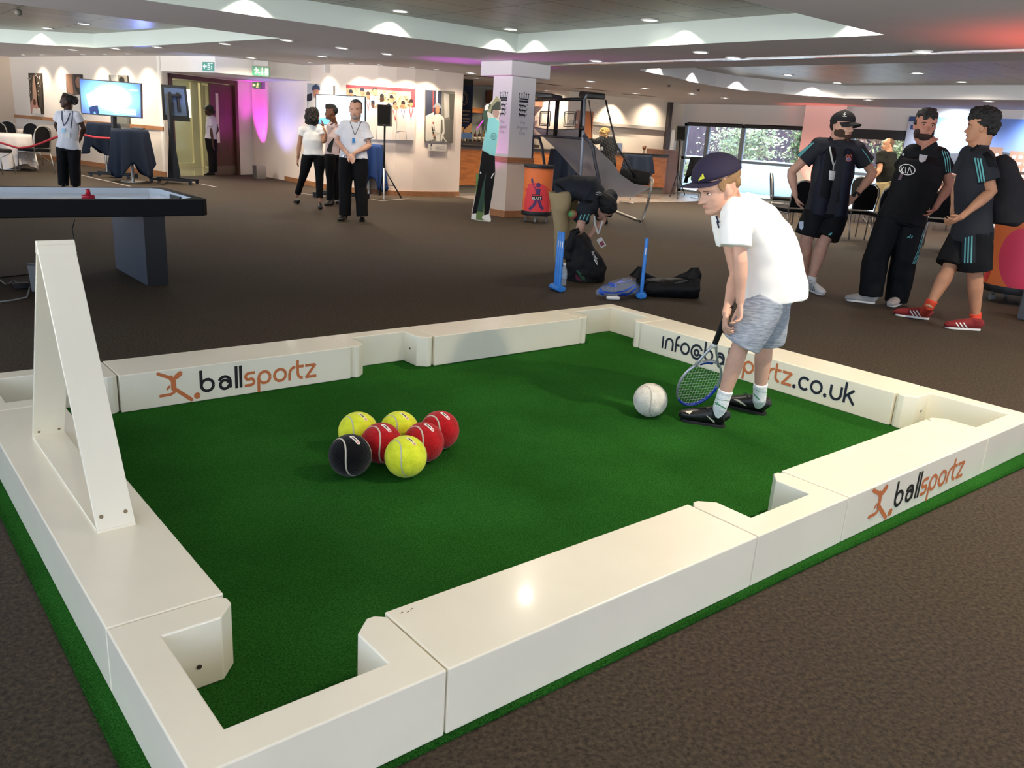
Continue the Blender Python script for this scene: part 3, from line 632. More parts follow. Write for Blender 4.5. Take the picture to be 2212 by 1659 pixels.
# mural of the ground
mb = MB(); Y0, Y1, Z0, Z1 = 8.53, 2.2, .35, 2.31
def mural_mat():
    m = bpy.data.materials.new('stadium_print'); m.use_nodes = True; nt = m.node_tree; b = nt.nodes['Principled BSDF']; N = nt.nodes.new; L = nt.links.new
    tc = N('ShaderNodeTexCoord'); sx = N('ShaderNodeSeparateXYZ'); L(tc.outputs['Object'], sx.inputs[0])
    mr = N('ShaderNodeMapRange'); mr.inputs['From Min'].default_value = 1.3; mr.inputs['From Max'].default_value = 2.31; L(sx.outputs['Z'], mr.inputs['Value'])
    r = N('ShaderNodeValToRGB'); r.color_ramp.elements[0].color = (*lin('#a4b2dc'), 1); r.color_ramp.elements[1].color = (*lin('#6487d2'), 1); L(mr.outputs[0], r.inputs[0])
    v = N('ShaderNodeTexVoronoi'); v.inputs['Scale'].default_value = 16; mp = N('ShaderNodeMapping'); mp.inputs['Scale'].default_value = (1, .6, 1.4); L(tc.outputs['Object'], mp.inputs[0]); L(mp.outputs[0], v.inputs['Vector'])
    r2 = N('ShaderNodeValToRGB'); e = r2.color_ramp.elements; e[0].color = (*lin('#3a2a26'), 1); e[1].color = (*lin('#d8b8a0'), 1); e[0].position = .15; e[1].position = .8
    x = e.new(.5); x.color = (*lin('#9a5a4c'), 1); L(v.outputs['Color'], r2.inputs[0])
    lt = N('ShaderNodeMath'); lt.operation = 'LESS_THAN'; lt.inputs[1].default_value = 1.32; L(sx.outputs['Z'], lt.inputs[0])
    mx = N('ShaderNodeMix'); mx.data_type = 'RGBA'; L(lt.outputs[0], mx.inputs['Factor']); L(r.outputs[0], mx.inputs['A']); L(r2.outputs[0], mx.inputs['B']); L(mx.outputs['Result'], b.inputs['Base Color']); b.inputs['Roughness'].default_value = .5
    return m
mb.box((WX-.06, Y1, Z0), (WX-.02, Y0, Z1)); mur = mb.build('wall_mural', mural_mat()); tag(mur, 'large printed mural of a cricket ground under blue sky behind the men', 'mural')
def mpoly(pts, m, nm, z=0.001):
    mb = MB(); mb.extr([(WX-.061-z, y, zz) for y, zz in pts], (-.002, 0, 0)); return mb.build(nm, m, mur)
R_ = lambda y0, y1, z0, z1: [(y0, z0), (y1, z0), (y1, z1), (y0, z1)]
mpoly([(8.5, 1.3), (8.1, 1.35), (7.9, 1.5), (7.3, 1.55), (6.9, 1.66), (6.2, 1.62), (6.2, 1.2), (8.5, 1.2)], mat('print_roof', '#5a5a5e', rough=.6), 'printed_roof')
for pts in (R_(7.85, 7.5, 1.25, 1.52), R_(7.72, 7.64, 1.5, 1.7), R_(6.75, 6.35, 1.1, 1.72), R_(6.2, 5.75, 1.05, 1.66)): mpoly(pts, mat('print_brick', '#b98a70', rough=.6), 'printed_pavilion', .004)
mb = MB()
for i in range(3):
    for j in range(4): mb.extr([(WX-.069, y, z) for y, z in R_(6.72-.12*i, 6.66-.12*i, 1.15+.13*j, 1.21+.13*j)], (-.002, 0, 0)); mb.extr([(WX-.069, y, z) for y, z in R_(6.14-.13*i, 6.06-.13*i, 1.12+.13*j, 1.18+.13*j)], (-.002, 0, 0))
mb.build('printed_windows', mat('print_windows', '#efe6de', rough=.6), mur)
mb = MB()
for z in (1.2, 1.02, .85, .68): mb.extr([(WX-.07, y, zz) for y, zz in R_(8.5, 2.3, z, z+.045)], (-.002, 0, 0))
mb.build('printed_stand_rails', mat('print_stand', '#4e4038', rough=.6), mur)
mb = MB(); mb.box((WX-.07, 8.28, 1.55), (WX-.02, 8.53, 2.31)); bn = mb.build('pull_up_banner', mat('print_pale', '#b9bccb', rough=.6)); tag(bn, 'narrow pale panel with small blue emblem at the mural left edge', 'banner')
mb = MB(); mb.box((WX-.073, 8.32, 2.2), (WX-.07, 8.53, 2.31)); mb.box((WX-.073, 8.36, 2.02), (WX-.07, 8.46, 2.12)); mb.build('banner_print', mat('print_blue', '#33487f', rough=.6), bn)
# ================================================================ THE FOOTPOOL TABLE
TL, TW, RW, RT_, RH = 4.163, 2.955, .2855, .0987, .1895
X1, X2, X3, X4, YA, YB, EC = .583, 1.7985, 2.360, 3.5786, .589, 2.3895, .1001
RZ = .007
def turf_mat():
    m = bpy.data.materials.new('artificial_turf'); m.use_nodes = True; nt = m.node_tree; b = nt.nodes['Principled BSDF']; N = nt.nodes.new; L = nt.links.new
    tc = N('ShaderNodeTexCoord'); n1 = N('ShaderNodeTexNoise'); n1.inputs['Scale'].default_value = 190; n1.inputs['Detail'].default_value = 4; n1.inputs['Roughness'].default_value = .75
    n2 = N('ShaderNodeTexNoise'); n2.inputs['Scale'].default_value = 1.6; n2.inputs['Detail'].default_value = 3
    for n in (n1, n2): L(tc.outputs['Object'], n.inputs['Vector'])
    r = N('ShaderNodeValToRGB'); r.color_ramp.elements[0].position = .33; r.color_ramp.elements[1].position = .7
    r.color_ramp.elements[0].color = (*lin('#184616'), 1); r.color_ramp.elements[1].color = (*lin('#3f8236'), 1); L(n1.outputs['Fac'], r.inputs[0])
    r2 = N('ShaderNodeValToRGB'); r2.color_ramp.elements[0].position = .35; r2.color_ramp.elements[1].position = .65; r2.color_ramp.elements[0].color = (.72, .72, .72, 1); r2.color_ramp.elements[1].color = (1, 1, 1, 1); L(n2.outputs['Fac'], r2.inputs[0])
    mx = N('ShaderNodeMix'); mx.data_type = 'RGBA'; mx.blend_type = 'MULTIPLY'; mx.inputs['Factor'].default_value = 1
    L(r.outputs[0], mx.inputs['A']); L(r2.outputs[0], mx.inputs['B']); L(mx.outputs['Result'], b.inputs['Base Color'])
    b.inputs['Roughness'].default_value = 1; b.inputs['Specular IOR Level'].default_value = 0; b.inputs['Sheen Weight'].default_value = 0
    bp = N('ShaderNodeBump'); bp.inputs['Strength'].default_value = .9; bp.inputs['Distance'].default_value = .008; L(n1.outputs['Fac'], bp.inputs['Height']); L(bp.outputs[0], b.inputs['Normal']); return m
TURF = turf_mat()
mb = MB(); EO = [(-.052, -.01), (TL*.5, -.035), (TL+.1, -.085), (TL+.1, TW+.03), (-.05, TW+.03)]
mb.prism(EO, .001, .006)
rnd = random.Random(3)
def fringe(a, b, n):
    a, b = V((*a, 0)), V((*b, 0)); t = (b-a).normalized(); o = V((t.y, -t.x, 0))
    for i in range(n):
        p = a+(b-a)*rnd.random()-o*rnd.uniform(0, .02); h = rnd.uniform(.006, .013); w = rnd.uniform(.001, .0022); q = p+o*rnd.uniform(.0, .012)+t*rnd.uniform(-.005, .005)+V((0, 0, h))
        mb.add([p-t*w+V((0, 0, .002)), p+t*w+V((0, 0, .002)), q], [(0, 1, 2)])
fringe(EO[0], EO[1], 5000); fringe(EO[1], EO[2], 5000); fringe(EO[4], EO[0], 5000)
tag(mb.build('artificial_turf_mat', TURF), 'green artificial turf mat under the white footpool rails', 'turf mat')
def board(poly, name, label, cat='rail', group='white boards framing the footpool table', bev=.004):
    mb = MB(); c = V((sum(p[0] for p in poly)/len(poly), sum(p[1] for p in poly)/len(poly), RZ))
    t = thing(name, c, label, cat, group)
    mb.prism([(p[0]-c.x, p[1]-c.y) for p in poly], 0, RH-RZ)
    o = local_build(mb, 'rail_board', WHITE_BOARD, t, bevel=bev); return t
g = .0025; RC = lambda x0, y0, x1, y1: [(x0, y0), (x1, y0), (x1, y1), (x0, y1)]
ch = .045
r_near_l = board(RC(X1+g, 0, X2-g, RW), 'footpool_rail', 'long plain white rail nearest the camera with a bright lamp reflection')
r_near_r = board(RC(X3+g, 0, X4-g, RW), 'footpool_rail', 'white rail at right foreground with the small logo on its outer face')
r_far_l = board(RC(X1+g, TW-RW, X2-g, TW), 'footpool_rail', 'white rail at far left with the big orange and black logo facing the turf')
r_far_r = board(RC(X3+g, TW-RW, X4-g, TW), 'footpool_rail', 'plain white rail on the far side, right of the middle pocket')
r_right = board(RC(TL-RW, YA+g, TL, YB-g), 'footpool_rail', 'white rail behind the boy with the web address on it')
r_left = board(RC(0, YA+g, RW, YB-g), 'footpool_rail', 'white rail at left that carries the tall A shaped frame')
def cornerp(sx, sy):
    """L shaped corner piece at the origin corner, arms to +x and +y, mirrored as asked"""
    P = [(0, 0), (X1-g, 0), (X1-g, RW-ch*.5), (X1-ch*.6, RW), (X1-EC*.5, RW), (X1-EC, RW-ch), (X1-EC, RT_), (RT_, RT_), (RT_, YA-EC), (RW-ch, YA-EC), (RW, YA-EC*.5), (RW, YA-ch*.5), (RW-ch*.4, YA-g), (0, YA-g)]
    # right side corners sit at the end of a slightly different arm length
    A = TL-X4
    if sx: P = [((TL-(p[0] if p[0] < .2 else p[0]+(A-X1) if p[0] > X1-EC-.01 else p[0])), p[1]) for p in P]
    if sy: P = [(p[0], TW-(p[1] if p[1] < .2 else p[1]+((TW-YB)-YA) if p[1] > YA-EC-.01 else p[1])) for p in P]
    return P
c_nl = board(cornerp(0, 0), 'pocket_corner', 'white L shaped corner pocket piece at the bottom left foreground', 'pocket corner')
c_nr = board(cornerp(1, 0), 'pocket_corner', 'white L shaped corner pocket piece at the right edge of the photo', 'pocket corner')
c_fl = board(cornerp(0, 1), 'pocket_corner', 'white corner pocket piece at far left behind the A frame', 'pocket corner')
c_fr = board(cornerp(1, 1), 'pocket_corner', 'white corner pocket piece farthest from the camera below the blue bag', 'pocket corner')
def midp(far):
    P = [(X2+g, 0), (X3-g, 0), (X3-g, RW-ch*.5), (X3-ch*.6, RW), (X3-EC*.5, RW), (X3-EC, RW-ch), (X3-EC, RT_), (X2+EC, RT_), (X2+EC, RW-ch), (X2+EC*.5, RW), (X2+ch*.6, RW), (X2+g, RW-ch*.5)]
    return [(p[0], TW-p[1]) for p in P] if far else P
m_n = board(midp(0), 'pocket_piece', 'white U shaped middle pocket piece on the near side', 'pocket piece')
m_f = board(midp(1), 'pocket_piece', 'white U shaped middle pocket piece on the far side', 'pocket piece')
HOLE = mat('bolt_hole', '#3b352c', rough=.8)
def disc(c, n, r, m, par, name='bolt_hole', th=.0015):
    n = V(n); a = n.orthogonal().normalized(); b = n.cross(a); mb = MB()
    mb.add([V(c)+n*th+a*r*math.cos(w*math.pi/8)+b*r*math.sin(w*math.pi/8) for w in range(16)], [tuple(range(16))]); return mb.build(name, m, par)
disc((.14+.04, YA-EC, .07), (0, -1, 0), .007, HOLE, c_nl); disc((X3-EC, TW-.17, .10), (-1, 0, 0), .007, HOLE, m_f); disc((TL-.17, YA-EC, .1), (0, -1, 0), .006, HOLE, c_nr)
# lettering
def lettering(par, org, ux, uy, txt_parts, logo=None, w=.2, names=('lettering', 'lettering')):
    x = 0
    for (t, m) in txt_parts:
        a, f, adv = letters(t, w); mb = MB(); flat_on(mb, a, f, V(org)+V(ux)*x, ux, uy, .0012); mb.build('lettering', m, par); x += adv
    if logo:
        a, f = runner2(); mb = MB(); flat_on(mb, a, f, org, ux, uy, .0012); mb.build('logo_figure', ORANGE_INK, par)
    return x
adv = letters('ballsportz')[2]
# far left rail: letters from x=.955 to 1.588
s = (1.592-.955)/adv
lettering(r_far_l, (.955, TW-RW, .047), (s, 0, 0), (0, 0, s), [('ball', BLACK_INK), ('sportz', ORANGE_INK)], True)
s2 = (3.372-2.735)/adv
lettering(r_near_r, (2.735, 0, .047), (s2, 0, 0), (0, 0, s2), [('ball', BLACK_INK), ('sportz', ORANGE_INK)], True)
adv2 = letters('info@ballsportz.co.uk')[2]; s3 = (2.190-.790)/adv2
lettering(r_right, (TL-RW, 2.190, .058), (0, -s3, 0), (0, 0, s3*1.05), [('info@ball', mat('navy_vinyl', '#161c2b', rough=.5)), ('sportz', ORANGE_INK), ('.co.uk', mat('navy_vinyl', '#161c2b'))], w=.19)
# scuffs on the near rail corner
mb = MB()
for p in ((X1+.03, RW-.03), (X1+.045, RW-.036), (X1+.06, RW-.03)): mb.add([(p[0], p[1], RH+.0006), (p[0]+.012, p[1]+.002, RH+.0006), (p[0]+.01, p[1]+.006, RH+.0006)], [(0, 1, 2)])
mb.build('paint_chip', mat('chip', '#7d6a4c', rough=.8), r_near_l)
# ---- A shaped frame on the left rail
af = thing('a_frame_stand', (.16, 1.56, RH), 'tall white A shaped frame standing on the left rail', 'frame stand')
ax0, ax1 = .108-.16, .214-.16
def leg_board(y0, y1, zt, th=.013):
    mb = MB(); d = V((0, y1-y0, zt)).normalized(); nn = V((0, -d.z, d.y))*(1 if y0 < 0 else -1)*th
    a, b = V((ax0, y0, .004)), V((ax0, y1, zt)); mb.extr([a, b, b-nn, a-nn], (ax1-ax0, 0, 0)); return mb
local_build(leg_board(-.46, -.0, .785), 'leg', WHITE_BOARD, af, bevel=.002); local_build(leg_board(.46, .0, .785), 'leg', WHITE_BOARD, af, bevel=.002)
mb = MB(); mb.box((ax0, -.46, 0), (ax1, .46, .008)); local_build(mb, 'base_strip', WHITE_BOARD, af, bevel=.001)
mb = MB(); mb.extr([(ax0-.001, -.022, .748), (ax0-.001, -.004, .79), (ax0-.001, .004, .79), (ax0-.001, .022, .748)], (ax1-ax0+.002, 0, 0)); local_build(mb, 'top_cap', WHITE_BOARD, af, bevel=.002)
SCR = mat('screw_head', '#8d7c60', rough=.4, metal=.7)
dn = V((0, -.785, .46)).normalized()
for sx in (.018, .085):
    mb = MB(); P = V((ax0+sx, -.46+.023, .04)); mb.lathe([(.0005, 0), (.006, 0), (.006, .003), (.0005, .003)], (0, 0, 0), 12)
    R = V((0, 0, 1)).rotation_difference(dn).to_matrix(); mb.v = [R @ v+P for v in mb.v]; local_build(mb, 'screw', SCR, af)
    dn2 = V((0, .785, .46)).normalized(); mb = MB(); mb.lathe([(.0005, 0), (.005, 0), (.005, .002), (.0005, .002)], (0, 0, 0), 12)
    R = V((0, 0, 1)).rotation_difference(-dn2).to_matrix(); P = V((ax0+sx, .46-.04, .03)); mb.v = [R @ v+P for v in mb.v]; local_build(mb, 'screw', SCR, af)
# ---- oversized tennis balls
BR = .0868
def felt(name, c, c2):
    return mat(name, c, rough=.95, bump=.5, bscale=120, var=.25, vscale=30, color2=c2, sheen=.15, spec=.1)
F_Y = felt('yellow_felt', '#e9ee3c', '#d4dc2c'); F_R = felt('red_felt', '#bb1c22', '#a11519'); F_K = felt('black_felt', '#0d0d10', '#070709'); F_W = felt('white_felt', '#ddd8cb', '#cbc5b6')
SEAM = mat('seam_rubber', '#c4bba8', rough=.7); SEAMY = mat('seam_rubber_grey', '#b9bb92', rough=.7); LBLW = mat('ball_print_white', '#eee6df', rough=.6); PINK = mat('ball_print_pink', '#d88a86', rough=.6)
def tennis(px_, py_, label, fm, sm, rot, lab=True, r=BR, group='oversized tennis balls on the turf', lm=LBLW):
    P = onz(px_, py_, r+.006); P.z = r+.006
    t = thing('tennis_ball', P, label, 'ball', group)
    mb = MB(); mb.ball((0, 0, 0), r, seg=56, rings=36); local_build(mb, 'felt', fm, t, smooth=True)
    tw = (CAM-P).normalized(); rr = (RT-tw*RT.dot(tw)).normalized(); uu = tw.cross(rr)
    R = Matrix((rr, uu, tw)).transposed() @ Matrix.Rotation(math.radians(rot[0]), 3, 'Y') @ Matrix.Rotation(math.radians(rot[1]), 3, 'Z') @ Matrix.Rotation(3.10766, 3, 'Z') @ Matrix.Rotation(-2.94431, 3, 'Y') @ Matrix.Rotation(1.84119, 3, 'X')
    pts = []
    for i in range(97):
        w = 2*math.pi*i/96; a = .75; b = .25; v = V((a*math.cos(w)+b*math.cos(3*w), a*math.sin(w)-b*math.sin(3*w), 2*math.sqrt(a*b)*math.sin(2*w))); pts.append(R @ (v.normalized()*r*1.0))
    mb = MB(); n = len(pts)
    for i in range(n-1):
        a, b = pts[i], pts[i+1]; tt = (b-a).normalized(); s_ = a.normalized().cross(tt).normalized()*.0032; s2_ = b.normalized().cross(((pts[(i+2) % 96])-b).normalized()).normalized()*.0032
        mb.add([a*1.006-s_, a*1.006+s_, b*1.006+s2_, b*1.006-s2_], [(0, 1, 2, 3)])
    local_build(mb, 'seam', sm, t, smooth=True)
    if lab:  # small oval label near the crown, tilted to the right and away
        up = (V((0, 0, 1))*1.0+HR*.30-HD*.30).normalized(); ax = (HR*.75-HD*.55-up*(HR*.75-HD*.55).dot(up)).normalized(); bx = up.cross(ax)
        def patch(nm, m, u0, L_, W_, h):
            NU, NV = 16, 4; mb = MB(); vs = []
            for i in range(NU+1):
                x = -1+2*i/NU; d_ = abs(x)*L_-(L_-W_); wd = W_ if d_ <= 0 else math.sqrt(max(0, W_*W_-d_*d_))
                for j in range(NV+1): vs.append((up*r+ax*(u0+x*L_)+bx*(-1+2*j/NV)*max(wd, .0004)).normalized()*r*h)
            mb.add(vs, [(i*(NV+1)+j, (i+1)*(NV+1)+j, (i+1)*(NV+1)+j+1, i*(NV+1)+j+1) for i in range(NU) for j in range(NV)]); local_build(mb, nm, m, t)
        patch('label', lm, 0, .030, .0085, 1.008); patch('label_figure', PINK, .02, .0055, .0055, 1.011); patch('label_lettering', BLACK_INK, -.004, .013, .0028, 1.011)
    return t
ROT = (0, 0)
tennis(756.5, 983.5, 'black oversized tennis ball, nearest left of the cluster', F_K, SEAM, ROT)
tennis(876.5, 986, 'yellow oversized tennis ball at the front of the cluster', F_Y, SEAMY, ROT, lm=mat('print_on_yellow', '#e9e2a8', rough=.6))
tennis(824, 957, 'red oversized tennis ball just behind the black one', F_R, SEAM, (8, -4))
tennis(915.5, 955, 'red oversized tennis ball right behind the front yellow one', F_R, SEAM, (10, 0))
tennis(774, 932, 'yellow oversized tennis ball at the back left of the cluster', F_Y, SEAMY, (-2, 3), lm=mat('print_on_yellow', '#e9e2a8'))
tennis(862.7, 930, 'yellow oversized tennis ball at the back middle of the cluster', F_Y, SEAMY, (6, 0), lm=mat('print_on_yellow', '#e9e2a8'))
tennis(950, 929, 'red oversized tennis ball at the back right of the cluster', F_R, SEAM, (12, 4))
tennis(1405, 864, 'white oversized cue ball in front of the racket', F_W, mat('seam_grey', '#a9a498', rough=.7), (14, -6), lab=False, r=.0885)
# ================================================================ PEOPLE
def fuse(mb, voxel, name, m, parent=None, smooth=4, noise_amp=0., nscale=9., nz=1.0, flatten=None):
    me = mb.mesh(name+'_src', [m]); o = bpy.data.objects.new('tmp', me); COL.objects.link(o)
    r = o.modifiers.new('r', 'REMESH'); r.mode = 'VOXEL'; r.voxel_size = voxel
    if smooth:
        s_ = o.modifiers.new('s', 'SMOOTH'); s_.factor = .5; s_.iterations = smooth
    dg = bpy.context.evaluated_depsgraph_get(); dg.update()
    out = bpy.data.meshes.new_from_object(o.evaluated_get(dg)); bpy.data.objects.remove(o); bpy.data.meshes.remove(me)
    out.name = name; out.materials.clear(); out.materials.append(m)
    n = len(out.polygons); out.polygons.foreach_set('use_smooth', [True]*n)
    if noise_amp:
        nr = [v.normal.copy() for v in out.vertices]; cs = []
        for v, q in zip(out.vertices, nr):
            p = v.co; d = noise.noise(V((p.x*nscale, p.y*nscale, p.z*nscale*nz)))+.5*noise.noise(V((p.x*nscale*2.3+7, p.y*nscale*2.3, p.z*nscale*nz*2.3))); cs += list(p+q*d*noise_amp)
        out.vertices.foreach_set('co', cs)
    out.update()
    ob = bpy.data.objects.new(name, out); COL.objects.link(ob)
    if parent is not None: ob.parent = parent; ob.matrix_parent_inverse = Matrix.Translation(-parent.location)
    return ob
HT = [(0, .30, .02, .10), (.04, .365, -.04, .165), (.10, .385, -.12, .215), (.17, .362, -.2, .245), (.22, .378, -.24, .262), (.26, .378, -.28, .27), (.30, .37, -.31, .282), (.38, .36, -.37, .297), (.48, .345, -.415, .31),
      (.56, .372, -.44, .318), (.68, .372, -.45, .33), (.78, .325, -.43, .315), (.86, .255, -.37, .27), (.93, .16, -.27, .2), (.98, .05, -.15, .10), (1.0, -.03, -.09, .03)]
def ht(z):
    for a, b in zip(HT, HT[1:]):
        if z <= b[0]:
            u = (z-a[0])/(b[0]-a[0]); return [a[i]+(b[i]-a[i])*u for i in (1, 2, 3)]
    return HT[-1][1:]
class Head:
    def __init__(s, c, size, yaw, pitch, roll=0.):
        y, p = math.radians(yaw), math.radians(pitch)
        fwd = -HD*math.cos(y)+HR*math.sin(y); up = V((0, 0, 1)); s.f = fwd*math.cos(p)-up*math.sin(p); s.u = fwd*math.sin(p)+up*math.cos(p)
        if roll: R = Matrix.Rotation(math.radians(roll), 3, s.f); s.u = R @ s.u
        s.x = s.f.cross(s.u); s.s = size; s.o = V(c)-s.u*size*.5
    def P(s, x, y, z): return s.o+(s.x*x+s.f*y+s.u*z)*s.s
    def R(s): return Matrix((s.x, s.f, s.u)).transposed()
    def mesh(s, mb, nose=1.0, wide=1.0, ear=1.0):
        NR, NA = 44, 48; vs = []
        for i in range(NR):
            z = .002+.996*i/(NR-1); f, b, w = ht(z); w *= wide; m, h = (f+b)/2, (f-b)/2
            for k in range(NA):
                t = 2*math.pi*k/NA; c, sn = math.cos(t), math.sin(t); e = .86
                x = w*math.copysign(abs(c)**e, c); y = m+h*math.copysign(abs(sn)**.95, sn)
                if sn > .15:
                    G = lambda x0, z0, sx, sz: math.exp(-((abs(x)-x0)/sx)**2-((z-z0)/sz)**2)
                    nz_ = .13*nose*math.exp(-(x/.055)**2)*(max(0, 1-abs(z-.335)/.055)**.7 if z < .335 else max(0, 1-(z-.335)/.20)**1.1)
                    nz_ += .035*G(.07, .33, .035, .03)
                    y += nz_ - .045*G(.145, .485, .065, .05) + .02*G(.15, .57, .1, .03) + .02*G(.2, .38, .07, .06) + .022*G(0, .235, .09, .022) + .02*G(0, .2, .075, .018) - .012*G(0, .165, .1, .015) + .02*G(0, .07, .07, .05)
                vs.append(s.P(x, y, z))
        fs = [(i*NA+k, i*NA+(k+1) % NA, (i+1)*NA+(k+1) % NA, (i+1)*NA+k) for i in range(NR-1) for k in range(NA)]+[tuple(range(NA))[::-1], tuple((NR-1)*NA+k for k in range(NA))]
        mb.add(vs, fs)
        for sx in (-1, 1):
            Re = s.R() @ Matrix.Rotation(.25*sx, 3, 'Z') @ Matrix.Rotation(-.2, 3, 'X')
            mb.ball(s.P(.335*sx*wide, -.03, .43), (.028*s.s*ear, .062*s.s*ear, .115*s.s*ear), Re, 14, 10)
            mb.ball(s.P(.325*sx*wide, .0, .34), (.03*s.s, .035*s.s, .045*s.s), Re, 10, 8)
def features(h, par, brow='#2a1d16', lip='#a5655a', eyes=True, iris='#2a1c14', bz=.0, lips=True, wide=1.):
    if eyes:
        for sx in (-1, 1):
            mb = MB(); mb.ball(h.P(.145*sx, .298, .478), (.05*h.s, .03*h.s, .022*h.s), h.R(), 12, 8); e = mb.build('eye', mat('eye_white', '#d9d2cb', rough=.2), par, smooth=True)
            mb = MB(); mb.ball(h.P(.145*sx, .318, .478), (.022*h.s, .014*h.s, .021*h.s), h.R(), 10, 8); q = mb.build('iris', mat('iris_'+iris, iris, rough=.15), par, smooth=True)
            mb = MB(); mb.tube([h.P((.145+a)*sx, .325-abs(a)*.25, .500-a*a*3) for a in (-.05, -.02, .02, .05)], [.004*h.s, .010*h.s, .010*h.s, .004*h.s], 6); mb.build('eyelid', mat('lash', '#3a2820', rough=.8), par)
            mb = MB(); mb.tube([h.P((.145+a)*sx, .372-abs(a+.02)*.35, .562+bz-a*a*2) for a in (-.08, -.04, 0, .05, .09)], [.006*h.s, .014*h.s, .016*h.s, .013*h.s, .005*h.s], 6); mb.build('eyebrow', mat('brow_'+brow, brow, rough=.9), par)
    if lips:
        mb = MB(); mb.tube([h.P(x, .388-abs(x)*.5*abs(x)*6, .222-abs(x)*.05) for x in (-.09, -.05, 0, .05, .09)], [(.006*h.s, .006*h.s), (.012*h.s, .015*h.s), (.014*h.s, .018*h.s), (.012*h.s, .015*h.s), (.006*h.s, .006*h.s)], 8); mb.build('lips', mat('lips_'+lip, lip, rough=.5), par, smooth=True)
def hair(h, blobs, m, par, vox=.006, amp=.006, ns=30, name='hair'):
    mb = MB()
    for (x, y, z, rx, ry, rz) in blobs: mb.ball(h.P(x, y, z), (rx*h.s, ry*h.s, rz*h.s), h.R(), 22, 16)
    return fuse(mb, vox, name, m, par, 2, amp, ns)
SHORT = [(0, -.07, .67, .35, .43, .36), (0, -.25, .48, .29, .24, .3), (.3, -.06, .6, .05, .12, .14), (-.3, -.06, .6, .05, .12, .14)]
def cap(h, m, par, brim=.34, bang=0., mb_brim=None, dome=(.375, .475, .37), under=None, tilt=0.0, lift=0.):
    mb = MB(); c = (0, -.055, .66+lift); seg, rg = 30, 12; vs = []
    for i in range(rg+1):
        ph = math.pi/2*i/rg
        for k in range(seg):
            t = 2*math.pi*k/seg; vs.append(h.P(c[0]+dome[0]*math.cos(ph)*math.cos(t), c[1]+dome[1]*math.cos(ph)*math.sin(t), c[2]-.04*(1-math.sin(t))*math.cos(ph)+dome[2]*math.sin(ph)**.9))
    fs = [(i*seg+k, i*seg+(k+1) % seg, (i+1)*seg+(k+1) % seg, (i+1)*seg+k) for i in range(rg) for k in range(seg)]
    fs.append(tuple(range(seg))[::-1]); mb.add(vs, fs); cr = mb.build('cap', m, par, smooth=True)
    mb = MB(); n, q = 16, 6; vs = []
    for lay in (0, 1):
        for j in range(q+1):
            for i in range(n+1):
                t = math.pi*(.08+.84*i/n); x0, y0 = .36*math.cos(t), c[1]+.44*math.sin(t); ln = brim*math.sin(t)**.6*j/q
                x = x0*(1-.05*j/q); y = y0+ln; z = c[2]-.0-.19*(x/.36)**2*(.4+.6*j/q)-tilt*j/q-lay*.022
                vs.append(h.P(x, y, z))
    N1 = (n+1)*(q+1); fs = []
    for j in range(q):
        for i in range(n):
            a = j*(n+1)+i; fs += [(a, a+1, a+n+2, a+n+1), (N1+a, N1+a+n+1, N1+a+n+2, N1+a+1)]
    for i in range(n): a = q*(n+1)+i; fs += [(a, a+1, N1+a+1, N1+a)]
    for j in range(q): a = j*(n+1); fs += [(a, a+n+1, N1+a+n+1, N1+a)]; a += n; fs += [(a, N1+a, N1+a+n+1, a+n+1)]
    mb.add(vs, fs); br = mb.build('cap_brim', mb_brim or m, par, smooth=False)
    mb = MB(); mb.ball(h.P(0, -.055, 1.03+lift), .025*h.s, None, 8, 6); mb.build('cap_button', m, par)
    return cr, br
def hand(mb, w, d, pn, s=1.0, curl=.35, side=1, spread=.12, thumb=.7, curls=None):
    """palm and five fingers; w wrist, d direction, pn palm normal (the way fingers curl), side = +1/-1 where the thumb sits along d x pn"""
    w, d, pn = V(w), V(d).normalized(), V(pn); pn = (pn-d*pn.dot(d)).normalized(); a = d.cross(pn).normalized()*side
    k = w+d*.088*s
    mb.tube([w-d*.02*s, w+d*.02*s, w+d*.055*s, k, k+d*.012*s], [(.025*s, .018*s), (.031*s, .0165*s), (.041*s, .0165*s), (.041*s, .0135*s), (.034*s, .010*s)], 16, lat=a)
    L = (.068, .077, .071, .056)
    for i in range(4):
        u = (1.5-i)/1.5; b = k+a*u*.031*s-d*.004*s-pn*.001; dd = (d+a*u*spread).normalized(); pts = [b-dd*.012*s, b]; r = [.0095*s, .0092*s]; c = (curls[i] if curls else curl)
        for q, fr in enumerate((.42, .33, .25)):
            an = c*(1.0 if q else .8); dd = (dd*math.cos(an)+pn*math.sin(an)).normalized(); pn2 = pn
            b = b+dd*L[i]*fr*s; pts.append(b); r.append((.0088, .0080, .0062)[q]*s)
            pn = (pn-dd*pn.dot(dd)).normalized() if abs(pn.dot(dd)) < .98 else pn
        pn = V(pn2); mb.tube(pts, r, 10); mb.ball(pts[-1], .0064*s, None, 8, 6)
        pn = (w-w+_orth(d, V(a), side))
    b = w+d*.028*s+a*.026*s; t1 = (d*.72+a*.55+pn*thumb*.5).normalized(); t2 = (d*.9+a*.22+pn*thumb*.6).normalized(); t3 = (d*.95+pn*thumb*.7-a*.05).normalized()
    p1 = b+t1*.038*s; p2 = p1+t2*.03*s; p3 = p2+t3*.024*s; mb.tube([b-t1*.012*s, b, p1, p2, p3], [.013*s, .0135*s, .0108*s, .0098*s, .0072*s], 10); mb.ball(p3, .0074*s, None, 8, 6)
def _orth(d, a, side): return (a*side).cross(d).normalized()
SKIN = lambda nm, c: mat(nm, c, rough=.55, var=.08, vscale=14, spec=.35, bump=.04, bscale=90)
def limb_pts(A, B, n=4): return [A+(B-A)*i/n for i in range(n+1)]
